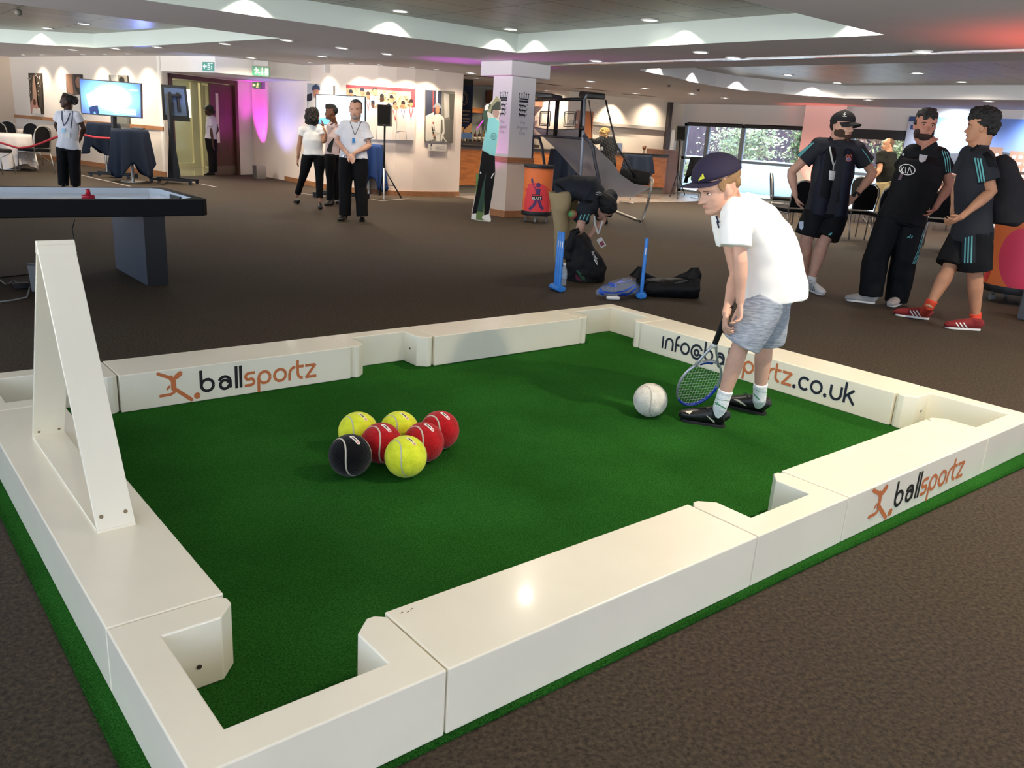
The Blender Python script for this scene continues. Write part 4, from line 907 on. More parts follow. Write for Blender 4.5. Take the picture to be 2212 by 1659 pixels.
def shoe(mb, heel, toe, k=1., z0=.0, length=None, hgt=.075, top=True):
    h_, t_ = V(heel), V(toe); h_.z = t_.z = z0; d = (t_-h_).normalized(); L = length or max(.24*k, min((t_-h_).length, .30*k)); lat = V((-d.y, d.x, 0))
    S = [(0.0, .020, .030, .038), (.03, .033, .044, .045), (.13, .037, .050, .050), (.3, .037, .050, .050), (.48, .040, .045, .043), (.66, .047, .037, .036), (.82, .046, .031, .031), (.93, .036, .026, .027), (1.0, .018, .016, .02)]
    mb.tube([h_+d*L*u+V((0, 0, z+.006)) for u, w, hh, z in S], [(w*k*1.05, hh*k) for u, w, hh, z in S], 18, lat=lat)
    if top: mb.tube([h_+d*L*.2+V((0, 0, .05)), h_+d*L*.19+V((0, 0, hgt+.02))], [(.043*k, .056*k), (.047*k, .055*k)], 16, lat=lat)
    return h_, d, L, lat
def sole(h_, d, L, lat, k, m, par, th=.018, z0=.002):
    S = [(0, .02), (.03, .032), (.15, .036), (.35, .035), (.5, .039), (.68, .046), (.84, .045), (.95, .033), (1.0, .012)]
    ol = [h_+d*L*(.035+.925*u)+lat*w*k*.92 for u, w in S]+[h_+d*L*(.035+.925*u)-lat*w*k*.92 for u, w in S[::-1]]; mb = MB(); mb.extr([(p.x, p.y, z0) for p in ol], (0, 0, th)); return mb.build('shoe_sole', m, par, bevel=.003)
def person(label, base, J, head, skin, k=1., b=1., vox=.008, shirt=None, legs=None, feet=None, group=None, torso_only=False, belly=0., name='person', neck_r=.058, hands=True, hand_cfg=None, sleeve=.5, hem=-.06, shorts=None, sock=None, hipw=1., nose=1., wide=1., ear=1., shirt_len=None, collar=True, slope=0.):
    """J: joints as (px,py,off): sL eL wL sR eR wR hL hR kL kR aL aR (L = viewer's left)"""
    ref = onz(*base); ref.z = 0
    T = thing(name, ref, label, 'person', group)
    G = {q: (at(v[0], v[1], ref, v[2] if len(v) > 2 else 0.) if not isinstance(v, V) else v) for q, v in J.items()}
    hc = at(head[0], head[1], ref, head[6] if len(head) > 6 else 0.); h = Head(hc, head[2], head[3], head[4], head[5] if len(head) > 5 else 0.)
    body = MB(); h.mesh(body, nose, wide, ear)
    P = (G['hL']+G['hR'])/2; S = (G['sL']+G['sR'])/2; latS = (G['sR']-G['sL']).normalized(); latH = (G['hR']-G['hL']).normalized()
    ax = (S-P); NB = G.get('nk', S+ax.normalized()*.03); hb = h.P(0, -.1, .16)
    body.tube([NB-(hb-NB)*.35, NB, hb, h.P(0, -.06, .35)], [neck_r*k*1.35, neck_r*k*1.08, neck_r*k, neck_r*k*.95], 18)
    C1, C2 = G.get('w1'), G.get('w2')
    spine = [P-ax*.06, P+ax*.04, P+ax*.3, P+ax*.62, P+ax*.86, P+ax*.99, NB+ax.normalized()*.01] if C1 is None else [P-(C1-P)*.15, P, C1, C2, C2+(S-C2)*.6, S, NB]
    lt = [latH, latH, (latH*.7+latS*.3).normalized(), (latH*.3+latS*.7).normalized(), latS, latS, latS]
    sw = max(.12, (G['sR']-G['sL']).length/2)
    bw = [(.155*hipw, .105), (.168*hipw, .118), (.142+belly*.3, .102+belly), (.162, .118+belly*.5), (.155, .10), (.10, .065), (.06, .05)]
    bw = [(x*k*b, y*k*b) for x, y in bw]
    if legs is None or True: body.tube(spine, bw, 24, lat=lt)
    def arm(mbx, s, e, w, r0, r1, r2, cut=1., ext=0.):
        mbx.tube([s+(e-s)*u for u in (-.0, .3, .6, 1)]+[e+(w-e)*u for u in (.15, .35, .7, 1)], [r0, r0*.96, r0*.86, r1, r1*1.04, r1*1.02, r2*1.1, r2], 16)
    ar = .047*k*b; hc_ = hand_cfg or {}
    for q in 'LR':
        if 'e'+q not in G: continue
        s_, e_, w_ = G['s'+q], G['e'+q], G['w'+q]
        body.ball(s_, .06*k*b, None, 16, 12); body.tube([S+(s_-S)*.3, s_], [(.055*k*b, .05*k*b), (.056*k*b, .056*k*b)], 14)
        arm(body, s_, e_, w_, ar, .040*k*b, .026*k)
        if hands:
            c = hc_.get(q, {}); dd = c.get('d'); dd = (at(*dd, ref, c.get('off', 0))-w_) if dd else (w_-e_)
            pn = c.get('pn', 'in'); pnv = {'in': (HR if q == 'L' else -HR), 'cam': -HD, 'away': HD, 'up': V((0, 0, 1)), 'down': V((0, 0, -1)), 'R': HR, 'Lf': -HR}[pn]
            hand(body, w_, dd, pnv, .98*k, c.get('curl', .35), c.get('side', 1 if q == 'L' else -1), curls=c.get('curls'), thumb=c.get('thumb', .7))
    for q in 'LR':
        if 'k'+q not in G: continue
        hp, kn, an = G['h'+q], G['k'+q], G['a'+q]
        body.tube([hp, hp+(kn-hp)*.35, hp+(kn-hp)*.75, kn, kn+(an-kn)*.28, kn+(an-kn)*.6, kn+(an-kn)*.9, an+(an-kn)*.05], [x*k*b for x in (.088, .084, .064, .054, .058, .046, .034, .034)], 18)
    B = fuse(body, vox, 'body', skin, T, 3)
    R = dict(T=T, B=B, h=h, G=G, ref=ref, P=P, S=S, spine=spine, lt=lt, bw=bw, k=k, b=b, NB=NB)
    if shirt:
        g = MB(); so = shirt.get('o', .012)
        sl = list(spine); hz = shirt.get('hem', .12); lowp = P-ax.normalized()*hz if C1 is None else P-(C1-P).normalized()*hz
        sp = [lowp]+sl[1:]; w2 = [(bw[1][0]+so+.008+shirt.get('flare', 0), bw[1][1]+so+.008+shirt.get('flare', 0))]+[(x+so+(.01 if i < 3 else 0), y+so) for i, (x, y) in enumerate(bw[1:])]
        w2[-1] = (.075*k, .068*k); g.tube(sp, w2, 28, lat=lt)
        for q in 'LR':
            if 'e'+q not in G: continue
            s_, e_, w_ = G['s'+q], G['e'+q], G['w'+q]; f = shirt.get('sleeve', .62)
            g.ball(s_, (.06*k*b+so), None, 16, 12); g.tube([S+(s_-S)*.2+V((0, 0, .0)), s_], [(.06*k*b+so, .062*k*b+so)]*2, 16)
            if f <= 1: g.tube([s_, s_+(e_-s_)*.4*f, s_+(e_-s_)*f], [ar+so+.008, ar+so+.012, ar+so+shirt.get('sf', .014)], 16)
            else: g.tube([s_, s_+(e_-s_)*.5, e_, e_+(w_-e_)*.5, w_-(w_-e_)*.06], [ar+so+.008, ar+so+.006, ar+so, .04*k+so, .03*k+so], 16)
        R['shirt'] = fuse(g, vox, shirt.get('name', 'shirt'), shirt['m'], T, 3, shirt.get('amp', .006), shirt.get('ns', 8), shirt.get('nz', .8))
    if legs:
        g = MB(); lo = legs.get('o', .012)
        top = spine[1]+(spine[2]-spine[1])*legs.get('rise', .35)
        g.tube([spine[0], spine[1], top], [(bw[0][0]+lo, bw[0][1]+lo), (bw[1][0]+lo, bw[1][1]+lo), (bw[2][0]+lo, bw[2][1]+lo)], 24, lat=lt[:3])
        for q in 'LR':
            if 'k'+q not in G: continue
            hp, kn, an = G['h'+q], G['k'+q], G['a'+q]
            if legs.get('shorts'):
                f = legs['shorts']; e = hp+(kn-hp)*min(f, 1.0) if f <= 1 else kn+(an-kn)*(f-1); fl = legs.get('flare', .03)
                g.tube([hp+(hp-kn)*.05, hp+(e-hp)*.4, hp+(e-hp)*.8, e], [(.096*k*b+lo), (.092*k*b+lo+fl*.4), (.082*k*b+lo+fl*.8), (.074*k*b+lo+fl)], 18)
            else:
                lw = legs.get('leg', .07); an2 = an+(an-kn)*legs.get('ext', .02)
                g.tube([hp+(hp-kn)*.05, hp+(kn-hp)*.4, kn, kn+(an-kn)*.4, kn+(an-kn)*.8, an2], [(.095*k*b+lo), (.09*k*b+lo), max(lw, .06)*k*b+lo, lw*k*b+lo, lw*k*b*.97+lo*.8, (lw*k*b*.98+lo*.7)], 18)
        R['legs'] = fuse(g, vox, legs.get('name', 'trousers'), legs['m'], T, 3, legs.get('amp', .007), legs.get('ns', 7), legs.get('nz', .6))
    if feet:
        for q, ft in feet.items():
            if ft is None: continue
            he, to, st = onz(*ft[0], .01), onz(*ft[1], .01), ft[2]
            g = MB(); r = shoe(g, he, to, k*st.get('w', 1), st.get('z', 0), st.get('L'), st.get('h', .075), st.get('top', True))
            so_ = fuse(g, min(vox, .006), 'shoe', st['m'], T, 2)
            for v in so_.data.vertices:
                if v.co.z < .004+st.get('z', 0): v.co.z = .004+st.get('z', 0)
            if st.get('sole'): sole(r[0], r[1], r[2], r[3], k*st.get('w', 1), st['sole'], T)
            R['shoe'+q] = so_
            if st.get('sock') and 'a'+q in G:
                an, kn = G['a'+q], G['k'+q]; fr = st.get('sockh', .25); g = MB(); hb_ = r[0]+r[1]*r[2]*.2+V((0, 0, .05))
                g.tube([hb_, an, an+(kn-an)*fr*.5, an+(kn-an)*fr], [.042*k, .044*k, .045*k, .048*k], 18); R['sock'+q] = fuse(g, min(vox, .006), 'sock', st['sock'], T, 2, .002, 25)
    return R
def lanyard(R, pxs, m, badge=None, bm=None, on='shirt', w=2., name='lanyard', lift=.008):
    for pl in pxs: wrap(R[on], [line_px(pl, w)], name, m, R['T'], lift)
    if badge: wrap(R[on], [quad_px(*badge)], 'badge', bm, R['T'], lift+.006)
SK_P = SKIN('skin_pale', '#c99b84'); SK_W = SKIN('skin_warm', '#b98667'); SK_D = SKIN('skin_dark', '#3a2318'); SK_M = SKIN('skin_brown', '#6d452f'); SK_B = SKIN('skin_boy', '#cfa28c')
HR_D = mat('hair_dark', '#17110e', rough=.8, bump=.6, bscale=90); HR_B = mat('hair_black', '#0a0807', rough=.7, bump=.6, bscale=90); HR_BR = mat('hair_brown', '#5e4630', rough=.75, bump=.6, bscale=90); HR_G = mat('hair_greying', '#3b3430', rough=.8, bump=.5, bscale=90)
BLK = cloth('black_trouser_cloth', '#0b0b0d', rough=.8); WSH = cloth('white_shirt_cloth', '#dadbe2'); TSH = cloth('white_jersey', '#f3f1ec', bump=.2); SHOEK = mat('black_leather', '#0c0b0b', rough=.35)
KIT = cloth('black_kit_cloth', '#0c0d10', rough=.7); KITG = cloth('charcoal_kit_cloth', '#2a2d33', rough=.75)
TEAL = mat('stripe_teal', '#68b9bb', rough=.7)
# ---- bald man with the blue badge
R = person('greying bearded man in white short-sleeved shirt, blue badge and hands clasped', (757, 477),
  dict(sL=(745, 272, 0), sR=(786, 274, 0), eL=(729.5, 306, -.02), wL=(751, 334, -.22), eR=(797, 315, -.02), wR=(765, 331, -.20), hL=(749, 345, 0), hR=(778, 345, 0), kL=(746, 404, 0), kR=(779, 404, 0), aL=(745, 464, 0), aR=(783, 466, -.03), nk=(767, 263, .0)),
  (768.5, 236, .262, 0, 4), SK_P, k=.97, b=1.12, vox=.009, belly=.03, neck_r=.066,
  shirt=dict(m=WSH, sleeve=.66, hem=-.02, sf=.03, o=.016), legs=dict(m=BLK, leg=.072, o=.014),
  feet=dict(L=((747, 474), (727, 480), dict(m=SHOEK)), R=((781, 473), (786, 485), dict(m=SHOEK))),
  hand_cfg=dict(L=dict(d=(759, 343), off=-.22, pn='cam', curl=.25, side=1), R=dict(d=(757, 347), off=-.2, pn='away', curl=.3, side=-1)))
h = R['h']; features(h, R['T'], brow='#3a322e', lip='#7d4f48')
hair(h, [(0, -.1, .68, .345, .42, .345), (0, -.26, .5, .29, .22, .28), (.31, -.06, .58, .04, .12, .14), (-.31, -.06, .58, .04, .12, .14)], HR_G, R['T'], amp=.003)
hair(h, [(0, .2, .10, .2, .2, .13), (.2, .06, .2, .09, .2, .14), (-.2, .06, .2, .09, .2, .14)], mat('beard_grey', '#8f8680', rough=.9, bump=.6, bscale=90), R['T'], amp=.003, name='beard')
hair(h, [(0, .335, .275, .11, .06, .022)], mat('moustache', '#5c524c', rough=.9), R['T'], amp=.002, vox=.004, name='moustache')
LY = mat('lanyard_black', '#15151c', rough=.6)
lanyard(R, [[(756, 263), (762, 279), (766, 292)], [(781, 262), (773, 279), (767, 292)]], LY, ((761, 298), (767, 298), (767, 309), (761, 309)), mat('badge_blue', '#2f7fc4', rough=.4), w=1.3)
wrap(R['shirt'], [line_px([(774, 281), (789, 283)], .8), line_px([(774, 281), (775, 296), (788, 297)], .6)], 'pocket', mat('shirt_seam', '#b9bac2', rough=.8), R['T'])
wrap(R['shirt'], [quad_px((752, 257), (757, 255), (765, 265), (758, 268)), quad_px((781, 256), (777, 255), (769, 265), (776, 269))], 'collar', WSH, R['T'], .006)
wrap(R['legs'], [quad_px((740, 334), (743, 333), (743, 337), (740, 338))], 'belt_clip', CHROME, R['T'])
# ---- woman walking away
R = person('woman with curly dark hair and white T-shirt walking, seen from behind', (668, 448),
  dict(sL=(653, 281, 0), sR=(697, 282, 0), eL=(646.5, 313, .02), wL=(643.5, 343, 0), eR=(700, 308, -.05), wR=(704, 288, -.1), hL=(665, 338, 0), hR=(690, 338, 0), kL=(656, 378, 0), kR=(690, 380, 0), aL=(641, 424, .08), aR=(691, 434, -.05), nk=(675, 271, 0)),
  (678, 250, .235, 140, 0), SK_W, k=.9, b=1.0, vox=.009, hipw=1.08,
  shirt=dict(m=TSH, sleeve=.35, hem=-.04, o=.01), legs=dict(m=BLK, leg=.05, o=.012, ext=-.12),
  feet=dict(L=((645, 441), (634, 437), dict(m=SHOEK, L=.22, h=.02, top=False)), R=((690, 449), (694, 453), dict(m=SHOEK, L=.22, h=.02, top=False))),
  hand_cfg=dict(R=dict(d=(697, 268), off=-.1, curl=.5, pn='Lf')))
hair(R['h'], [(0, -.1, .62, .42, .5, .45), (.12, -.3, .3, .36, .3, .42), (-.12, -.3, .28, .36, .3, .4), (.2, -.1, .2, .25, .28, .35), (-.2, -.1, .22, .25, .3, .35)], HR_D, R['T'], amp=.02, ns=22)
wrap(R['B'], [line_px([(638, 338.5), (648, 339.5)], 2)], 'bracelet', LY, R['T'], .004)
# ---- young man in profile behind them
R = person('young man in pale shirt and dark apron turned to the woman', (722, 443),
  dict(sL=(713, 274, -.05), sR=(724, 272, .2), eL=(706, 306, -.05), wL=(699, 276, -.15), eR=(731, 300, .2), wR=(732, 322, .1), hL=(713, 338, -.05), hR=(722, 338, .1), kL=(713, 384, -.05), kR=(725, 384, .1), aL=(713, 432, -.05), aR=(728, 430, .12), nk=(720, 263, .05)),
  (715, 242, .24, -80, 0), SK_M, k=.93, b=1.0, vox=.009,
  shirt=dict(m=cloth('blush_shirt', '#cbb9bb'), sleeve=1.2, hem=-.02), legs=dict(m=BLK, leg=.058),
  feet=dict(L=((720, 443), (702, 445), dict(m=SHOEK)), R=((735, 438), (726, 441), dict(m=SHOEK))), hand_cfg=dict(L=dict(d=(696, 262), off=-.15, pn='Lf', curl=.2)))
features(R['h'], R['T'], lips=True)
hair(R['h'], [(0, .0, .8, .34, .4, .26), (0, -.2, .62, .32, .3, .32), (0, .15, .9, .25, .25, .14)], HR_B, R['T'], amp=.006)
wrap(R['shirt'], [line_px([(714, 270), (722, 264), (727, 262)], 3)], 'lanyard', LY, R['T'], .008)
wrap(R['shirt'], [quad_px((711, 310), (722, 296), (716, 330), (705, 326))], 'apron', mat('apron_dark', '#15151a', rough=.8), R['T'], .01)
# ---- woman at left, hands behind her back
R = person('woman with wrapped dark hair, white blouse and two lanyards standing beside the television', (150, 409),
  dict(sL=(128, 247, 0), sR=(168, 249, 0), eL=(121.5, 272, .12), wL=(138, 303, .2), eR=(181, 277, .06), wR=(173, 302, .2), hL=(135, 322, 0), hR=(160, 322, 0), kL=(136, 356, 0), kR=(161, 356, 0), aL=(137, 400, 0), aR=(163, 400, 0), nk=(146, 239, 0)),
  (144, 218, .235, -65, -4), SK_D, k=.92, b=1.08, vox=.01, hipw=1.12, hands=True,
  shirt=dict(m=WSH, sleeve=.5, hem=-.01, sf=.02), legs=dict(m=BLK, leg=.078),
  feet=dict(L=((140, 407), (135, 412), dict(m=SHOEK)), R=((162, 407), (165, 412), dict(m=SHOEK))))
features(R['h'], R['T'], brow='#120b08', lip='#4a2820')
hair(R['h'], [(0, -.12, .66, .37, .45, .37), (0, -.45, .62, .3, .3, .33), (0, .05, .93, .2, .22, .12)], HR_B, R['T'], amp=.008)
mb = MB()
for sx in (-1, 1): mb.tube([R['h'].P(.145*sx+.075*math.cos(w*math.pi/6), .40, .478+.055*math.sin(w*math.pi/6)) for w in range(13)], .0018, 6)
mb.build('glasses', BLACK, R['T'])
NL = mat('lanyard_navy', '#1a2348', rough=.6)
lanyard(R, [[(134, 240), (134, 256), (138, 272)], [(152, 244), (145, 262), (138, 272)], [(157, 236), (156, 255), (153, 277)]], NL, ((133, 277), (141, 277), (141, 287), (133, 287)), mat('badge_pale_blue', '#9cc9e6', rough=.4), w=2)
wrap(R['shirt'], [quad_px((142, 284), (152, 286), (151, 298), (142, 297))], 'badge', PRINT_WHITE, R['T'], .016)
wrap(R['legs'], [quad_px((134, 304), (146, 306), (146, 311), (134, 309))], 'belt_pouch', BLACK, R['T'], .03)
# ---- woman in the doorway
R = person('woman in visor cap and white shirt standing in profile in the doorway', (455, 380),
  dict(sL=(452, 257, -.08), sR=(462, 257, .14), eL=(456, 284, -.1), wL=(460, 312, -.1), eR=(470, 280, .1), wR=(466, 290, .05), hL=(452, 302, -.06), hR=(460, 302, .08), kL=(456, 336, -.05), kR=(462, 336, .06), aL=(456, 371, -.05), aR=(465, 370, .08), nk=(455, 251, .03)),
  (451, 238, .225, -92, 0), SK_D, k=.9, b=1.0, vox=.011, hipw=1.05,
  shirt=dict(m=cloth('lilac_white_shirt', '#b8b4c6'), sleeve=.6, hem=-.02, sf=.02), legs=dict(m=BLK, leg=.052),
  feet=dict(L=((461, 379), (441, 379), dict(m=SHOEK)), R=((468, 378), (455, 379), dict(m=SHOEK))))
hair(R['h'], [(0, -.12, .64, .36, .43, .36), (0, -.5, .35, .15, .16, .22)], HR_B, R['T'], amp=.006, vox=.008)
cap(R['h'], mat('visor_black', '#0d0d10', rough=.6), R['T'], brim=.3, tilt=-.05)
# ---- man bending over the bag
TAN = cloth('tan_trouser_cloth', '#b09a72', bump=.4)
R = person('man in black kit and tan trousers bending over the open black bag', (1226, 588),
  dict(sL=(1262, 452, -.22), sR=(1318, 425, .22), eL=(1254, 489, -.3), wL=(1249, 513, -.25), eR=(1300, 478, .1), wR=(1272, 512, .05), hL=(1211, 418, -.1), hR=(1226, 412, .14), w1=(1240, 405, .0), w2=(1272, 410, .0),
   kL=(1213, 488, -.08), kR=(1232, 490, .12), aL=(1212, 566, -.05), aR=(1236, 568, .16), nk=(1304, 436, -.02)),
  (1306, 450, .245, 62, 62, 8, -.08), SK_P, k=.98, b=1.08, vox=.007, neck_r=.066,
  shirt=dict(m=KITG, sleeve=.72, hem=.05, sf=.016, o=.018), legs=dict(m=TAN, leg=.056, rise=.2, amp=.014),
  feet=dict(L=((1207, 583), (1217, 592), dict(m=SHOEK)), R=((1234, 584), (1246, 592), dict(m=SHOEK))),
  hand_cfg=dict(L=dict(d=(1250, 524), off=-.25), R=dict(d=(1268, 524), off=0)))
features(R['h'], R['T'], lips=True)
hair(R['h'], [(0, -.09, .68, .39, .46, .42), (0, -.26, .5, .32, .26, .32), (.32, -.02, .62, .06, .14, .17), (-.32, -.02, .62, .06, .14, .17), (0, .12, .86, .26, .22, .17)], HR_B, R['T'], amp=.006)
hair(R['h'], [(0, .2, .09, .2, .19, .12), (.2, .06, .2, .09, .2, .15), (-.2, .06, .2, .09, .2, .15)], HR_D, R['T'], amp=.004, name='beard')
wrap(R['shirt'], [line_px([(1256+i*8, 464+i*-.5), (1246+i*8, 488)], 2.2) for i in range(3)], 'shoulder_stripes', TEAL, R['T'], .004)
wrap(R['shirt'], [line_px([(1201, 397), (1216, 408), (1232, 432), (1252, 436), (1280, 436)], 5)], 'side_panel', KIT, R['T'], .003)
wrap(R['shirt'], [line_px([(1293+6.5*math.cos(w/10*6.283), 418+3.2*math.sin(w/10*6.283)) for w in range(11)], .8), line_px([(1290, 420), (1293, 416), (1296, 420)], .8)], 'chest_logo', PRINT_WHITE, R['T'], .005)
A_, B_ = at(1284, 466, R['ref'], -.12), at(1292, 506, R['ref'], -.12)
mb = MB(); C_ = at(1301, 478, R['ref'], -.14)
for pts in ([A_, at(1285, 484, R['ref'], -.12), B_], [C_, at(1297, 492, R['ref'], -.14), B_]):
    for a, b in zip(pts, pts[1:]): mb.extr([a-HR*.008, a+HR*.008, b+HR*.008, b-HR*.008], HD*.002)
mb.build('lanyard', PRINT_WHITE, R['T'])
mb = MB(); b0 = at(1299, 524, R['ref'], -.14); dd = (at(1308, 532, R['ref'], -.14)-at(1296, 512, R['ref'], -.14)).normalized(); nn = HD.cross(dd).normalized()
mb.extr([b0-dd*.05-nn*.03, b0+dd*.05-nn*.03, b0+dd*.05+nn*.03, b0-dd*.05+nn*.03], HD*.003); mb.build('badge', PRINT_WHITE, R['T'])
mb = MB(); mb.extr([b0-dd*.01-nn*.02-HD*.001, b0+dd*.035-nn*.02-HD*.001, b0+dd*.035+nn*.02-HD*.001, b0-dd*.01+nn*.02-HD*.001], -HD*.001); mb.build('badge_print', mat('badge_red', '#a3485a'), R['T'])
# ---- woman at the bar
R = person('blonde woman in black fleece reaching out at the bar behind the grey net', (1308, 431),
  dict(sL=(1299, 302, -.05), sR=(1322, 303, .1), eL=(1288, 306, -.3), wL=(1275, 304, -.45), eR=(1330, 322, .05), wR=(1322, 340, 0), hL=(1305, 350, 0), hR=(1322, 350, .0), kL=(1304, 388, 0), kR=(1320, 388, 0), aL=(1304, 424, 0), aR=(1320, 424, 0), nk=(1309, 297, 0)),
  (1303, 289, .225, -80, 0), SK_W, k=.92, b=1.08, vox=.011, shirt=dict(m=KIT, sleeve=1.2, hem=.06, o=.022), legs=dict(m=BLK), feet=dict(L=((1306, 429), (1298, 432), dict(m=SHOEK)), R=((1322, 429), (1314, 432), dict(m=SHOEK))))
features(R['h'], R['T'])
hair(R['h'], [(0, -.1, .7, .4, .5, .42), (0, -.35, .8, .3, .3, .3), (0, -.2, .4, .34, .25, .25)], mat('hair_blond', '#b08a4c', rough=.8, bump=.6, bscale=90), R['T'], amp=.022, ns=26, vox=.008)
wrap(R['shirt'], [quad_px((1296, 317), (1303, 317), (1303, 325), (1296, 325))], 'jacket_patch', PRINT_WHITE, R['T'])
# ---- barman, head and shoulders above the counter
R = person('dark haired bar worker in pale shirt seen through the clear backboards', (1206, 408),
  dict(sL=(1196, 284, -.0), sR=(1216, 284, .0), eL=(1193, 305, 0), wL=(1198, 322, -.1), eR=(1219, 305, 0), wR=(1214, 322, -.1), hL=(1201, 335, 0), hR=(1211, 335, 0), kL=(1201, 372, 0), kR=(1211, 372, 0), aL=(1201, 408, 0), aR=(1211, 408, 0), nk=(1206, 279, 0)),
  (1205.5, 268, .24, 170, 0), SK_W, k=.95, vox=.012, shirt=dict(m=WSH, sleeve=.6, hem=.0), legs=dict(m=BLK), feet=dict(L=((1202, 406), (1203, 408), dict(m=SHOEK)), R=((1212, 406), (1213, 408), dict(m=SHOEK))))
hair(R['h'], [(0, -.08, .66, .42, .47, .42), (0, -.25, .45, .36, .28, .3)], HR_B, R['T'], amp=.008, vox=.009)
# ---- man by the right hand window
R = person('heavy man in dark polo shirt and khaki trousers by the right window', (1913, 489),
  dict(sL=(1903, 334, -.12), sR=(1927, 338, .15), eL=(1900, 366, -.2), wL=(1886, 388, -.3), eR=(1932, 368, .1), wR=(1926, 394, 0), hL=(1908, 396, -.05), hR=(1926, 398, .1), kL=(1904, 442, -.05), kR=(1925, 442, .1), aL=(1905, 482, -.05), aR=(1925, 482, .1), nk=(1918, 326, .0)),
  (1917, 312, .24, -85, 4), SK_W, k=.99, b=1.35, vox=.011, belly=.05, neck_r=.08, shirt=dict(m=cloth('dark_olive_polo', '#1b1c18'), sleeve=.6, hem=-.02, sf=.02), legs=dict(m=cloth('khaki', '#a3946e'), leg=.07),
  feet=dict(L=((1908, 487), (1896, 492), dict(m=SHOEK)), R=((1928, 487), (1918, 492), dict(m=SHOEK))))
features(R['h'], R['T'])
hair(R['h'], [(0, -.16, .66, .35, .38, .33), (0, -.3, .46, .3, .2, .24)], HR_BR, R['T'], amp=.004, vox=.008)
# ---- man with the black cap and lanyard
WSOLE = mat('white_sole', '#e9e7e2', rough=.5); WSHOE = mat('white_trainer', '#dcdcda', rough=.6, bump=.3, bscale=60); GSHOE = mat('grey_trainer', '#a9a5a0', rough=.7, bump=.3, bscale=60); RSHOE = mat('maroon_suede', '#7d1a1c', rough=.8, bump=.2, bscale=80)
R = person('man in black cap, dark gilet and shorts with hands on hips and white badge', (1765, 632),
  dict(sL=(1767, 316, 0), sR=(1849, 323, .0), eL=(1709, 372, .05), wL=(1718, 424, .0), eR=(1886, 375, .04), wR=(1848, 424, -.05), hL=(1762, 458, 0), hR=(1806, 463, 0), kL=(1741, 522, 0), kR=(1776, 528, -.08), aL=(1737, 598, .12), aR=(1753, 603, -.08), nk=(1812, 303, 0)),
  (1821, 270, .262, 38, 4), SK_P, k=1.0, b=1.12, vox=.0065, neck_r=.070, wide=1.05,
  shirt=dict(m=KITG, sleeve=.56, hem=.0, sf=.02, o=.018), legs=dict(m=KIT, shorts=.78, flare=.035, name='shorts'),
  feet=dict(L=((1738, 616), (1728, 625), dict(m=WSHOE, sole=WSOLE, h=.06)), R=((1748, 626), (1779, 637), dict(m=WSHOE, sole=WSOLE, h=.06, sock=PRINT_WHITE, sockh=.08))),
  hand_cfg=dict(L=dict(d=(1726, 446), off=.02, pn='R', curl=.3), R=dict(d=(1818, 447), off=-.08, pn='away', curl=.15)))
h = R['h']; features(h, R['T'], lip='#96605a')
hair(h, [(0, -.1, .6, .345, .42, .28), (0, -.26, .46, .29, .22, .24)], HR_D, R['T'], amp=.002)
hair(h, [(0, .2, .105, .225, .235, .145), (.22, .07, .22, .105, .23, .21), (-.22, .07, .22, .105, .23, .21)], mat('beard_brown', '#3f2a1f', rough=.9, bump=.6, bscale=90), R['T'], amp=.003, name='beard')
hair(h, [(0, .345, .272, .12, .055, .022)], mat('beard_brown', '#3f2a1f'), R['T'], amp=.002, vox=.004, name='moustache')
CAPK = mat('cap_black', '#101013', rough=.8); cr, br = cap(h, CAPK, R['T'], brim=.33, tilt=.06)
wrap(cr, [stroke2([(1824, 250), (1824, 246), (1826, 243)], 1.4), stroke2([(1821, 246), (1824, 249), (1828, 246)], 1.2), line_px([(1820, 251), (1829, 251.5)], 1.4)], 'cap_emblem', PRINT_WHITE, R['T'])
# gilet: a second skin over the torso, open down the front
g = MB(); sp = R['spine']; P_, S_ = R['P'], R['S']; ax = (S_-P_).normalized(); fr = R['lt'][3].cross(ax).normalized(); fr = fr if fr.dot(HD) < 0 else -fr
for sgn in (-1, 1):
    lat = R['lt'][3]
    g.tube([P_-ax*.02+lat*.095*sgn, P_+ax*.2+lat*.09*sgn, P_+ax*.38+lat*.085*sgn, S_-ax*.07+lat*.085*sgn, S_-ax*.0+lat*.08*sgn], [(.105, .165), (.10, .158), (.10, .162), (.09, .14), (.06, .10)], 24, lat=lat)
g.tube([S_-ax*.06-fr*.03, S_+ax*.06-fr*.03, S_+ax*.10-fr*.02], [(.11, .09), (.085, .075), (.08, .07)], 22, lat=R['lt'][3])
GIL = cloth('navy_gilet', '#141827', rough=.6); R['gilet'] = fuse(g, .0065, 'gilet', GIL, R['T'], 3, .004, 9)
bp = bvh_of(R['gilet'])
wrap(R['gilet'], [quad_px((1787, 308), (1818, 316), (1813, 440), (1770, 425), 14, 30)], 'inner_shirt', KIT, R['T'], .004)
WLY = mat('lanyard_white', '#c9cdc9', rough=.6)
wrap(R['gilet'], [line_px([(1792, 316), (1796, 340), (1799.5, 356)], 3.5), line_px([(1816, 324), (1808, 344), (1800.5, 356)], 3.5), line_px([(1800, 355), (1799, 368)], 2.5)], 'lanyard', WLY, R['T'], .012)
wrap(R['gilet'], [quad_px((1791, 369), (1805, 370), (1804, 390), (1790, 389))], 'badge', PRINT_WHITE, R['T'], .016)
wrap(R['gilet'], [line_px([(1765, 329), (1763, 344)], 4)], 'gilet_print', PRINT_WHITE, R['T'], .005)
wrap(R['gilet'], [blob_px(1833, 344, 6, 5), line_px([(1827, 339), (1831, 334), (1834, 338), (1838, 334), (1840, 340)], 2)], 'gilet_crest', mat('crest_orange', '#b4604a'), R['T'], .005)
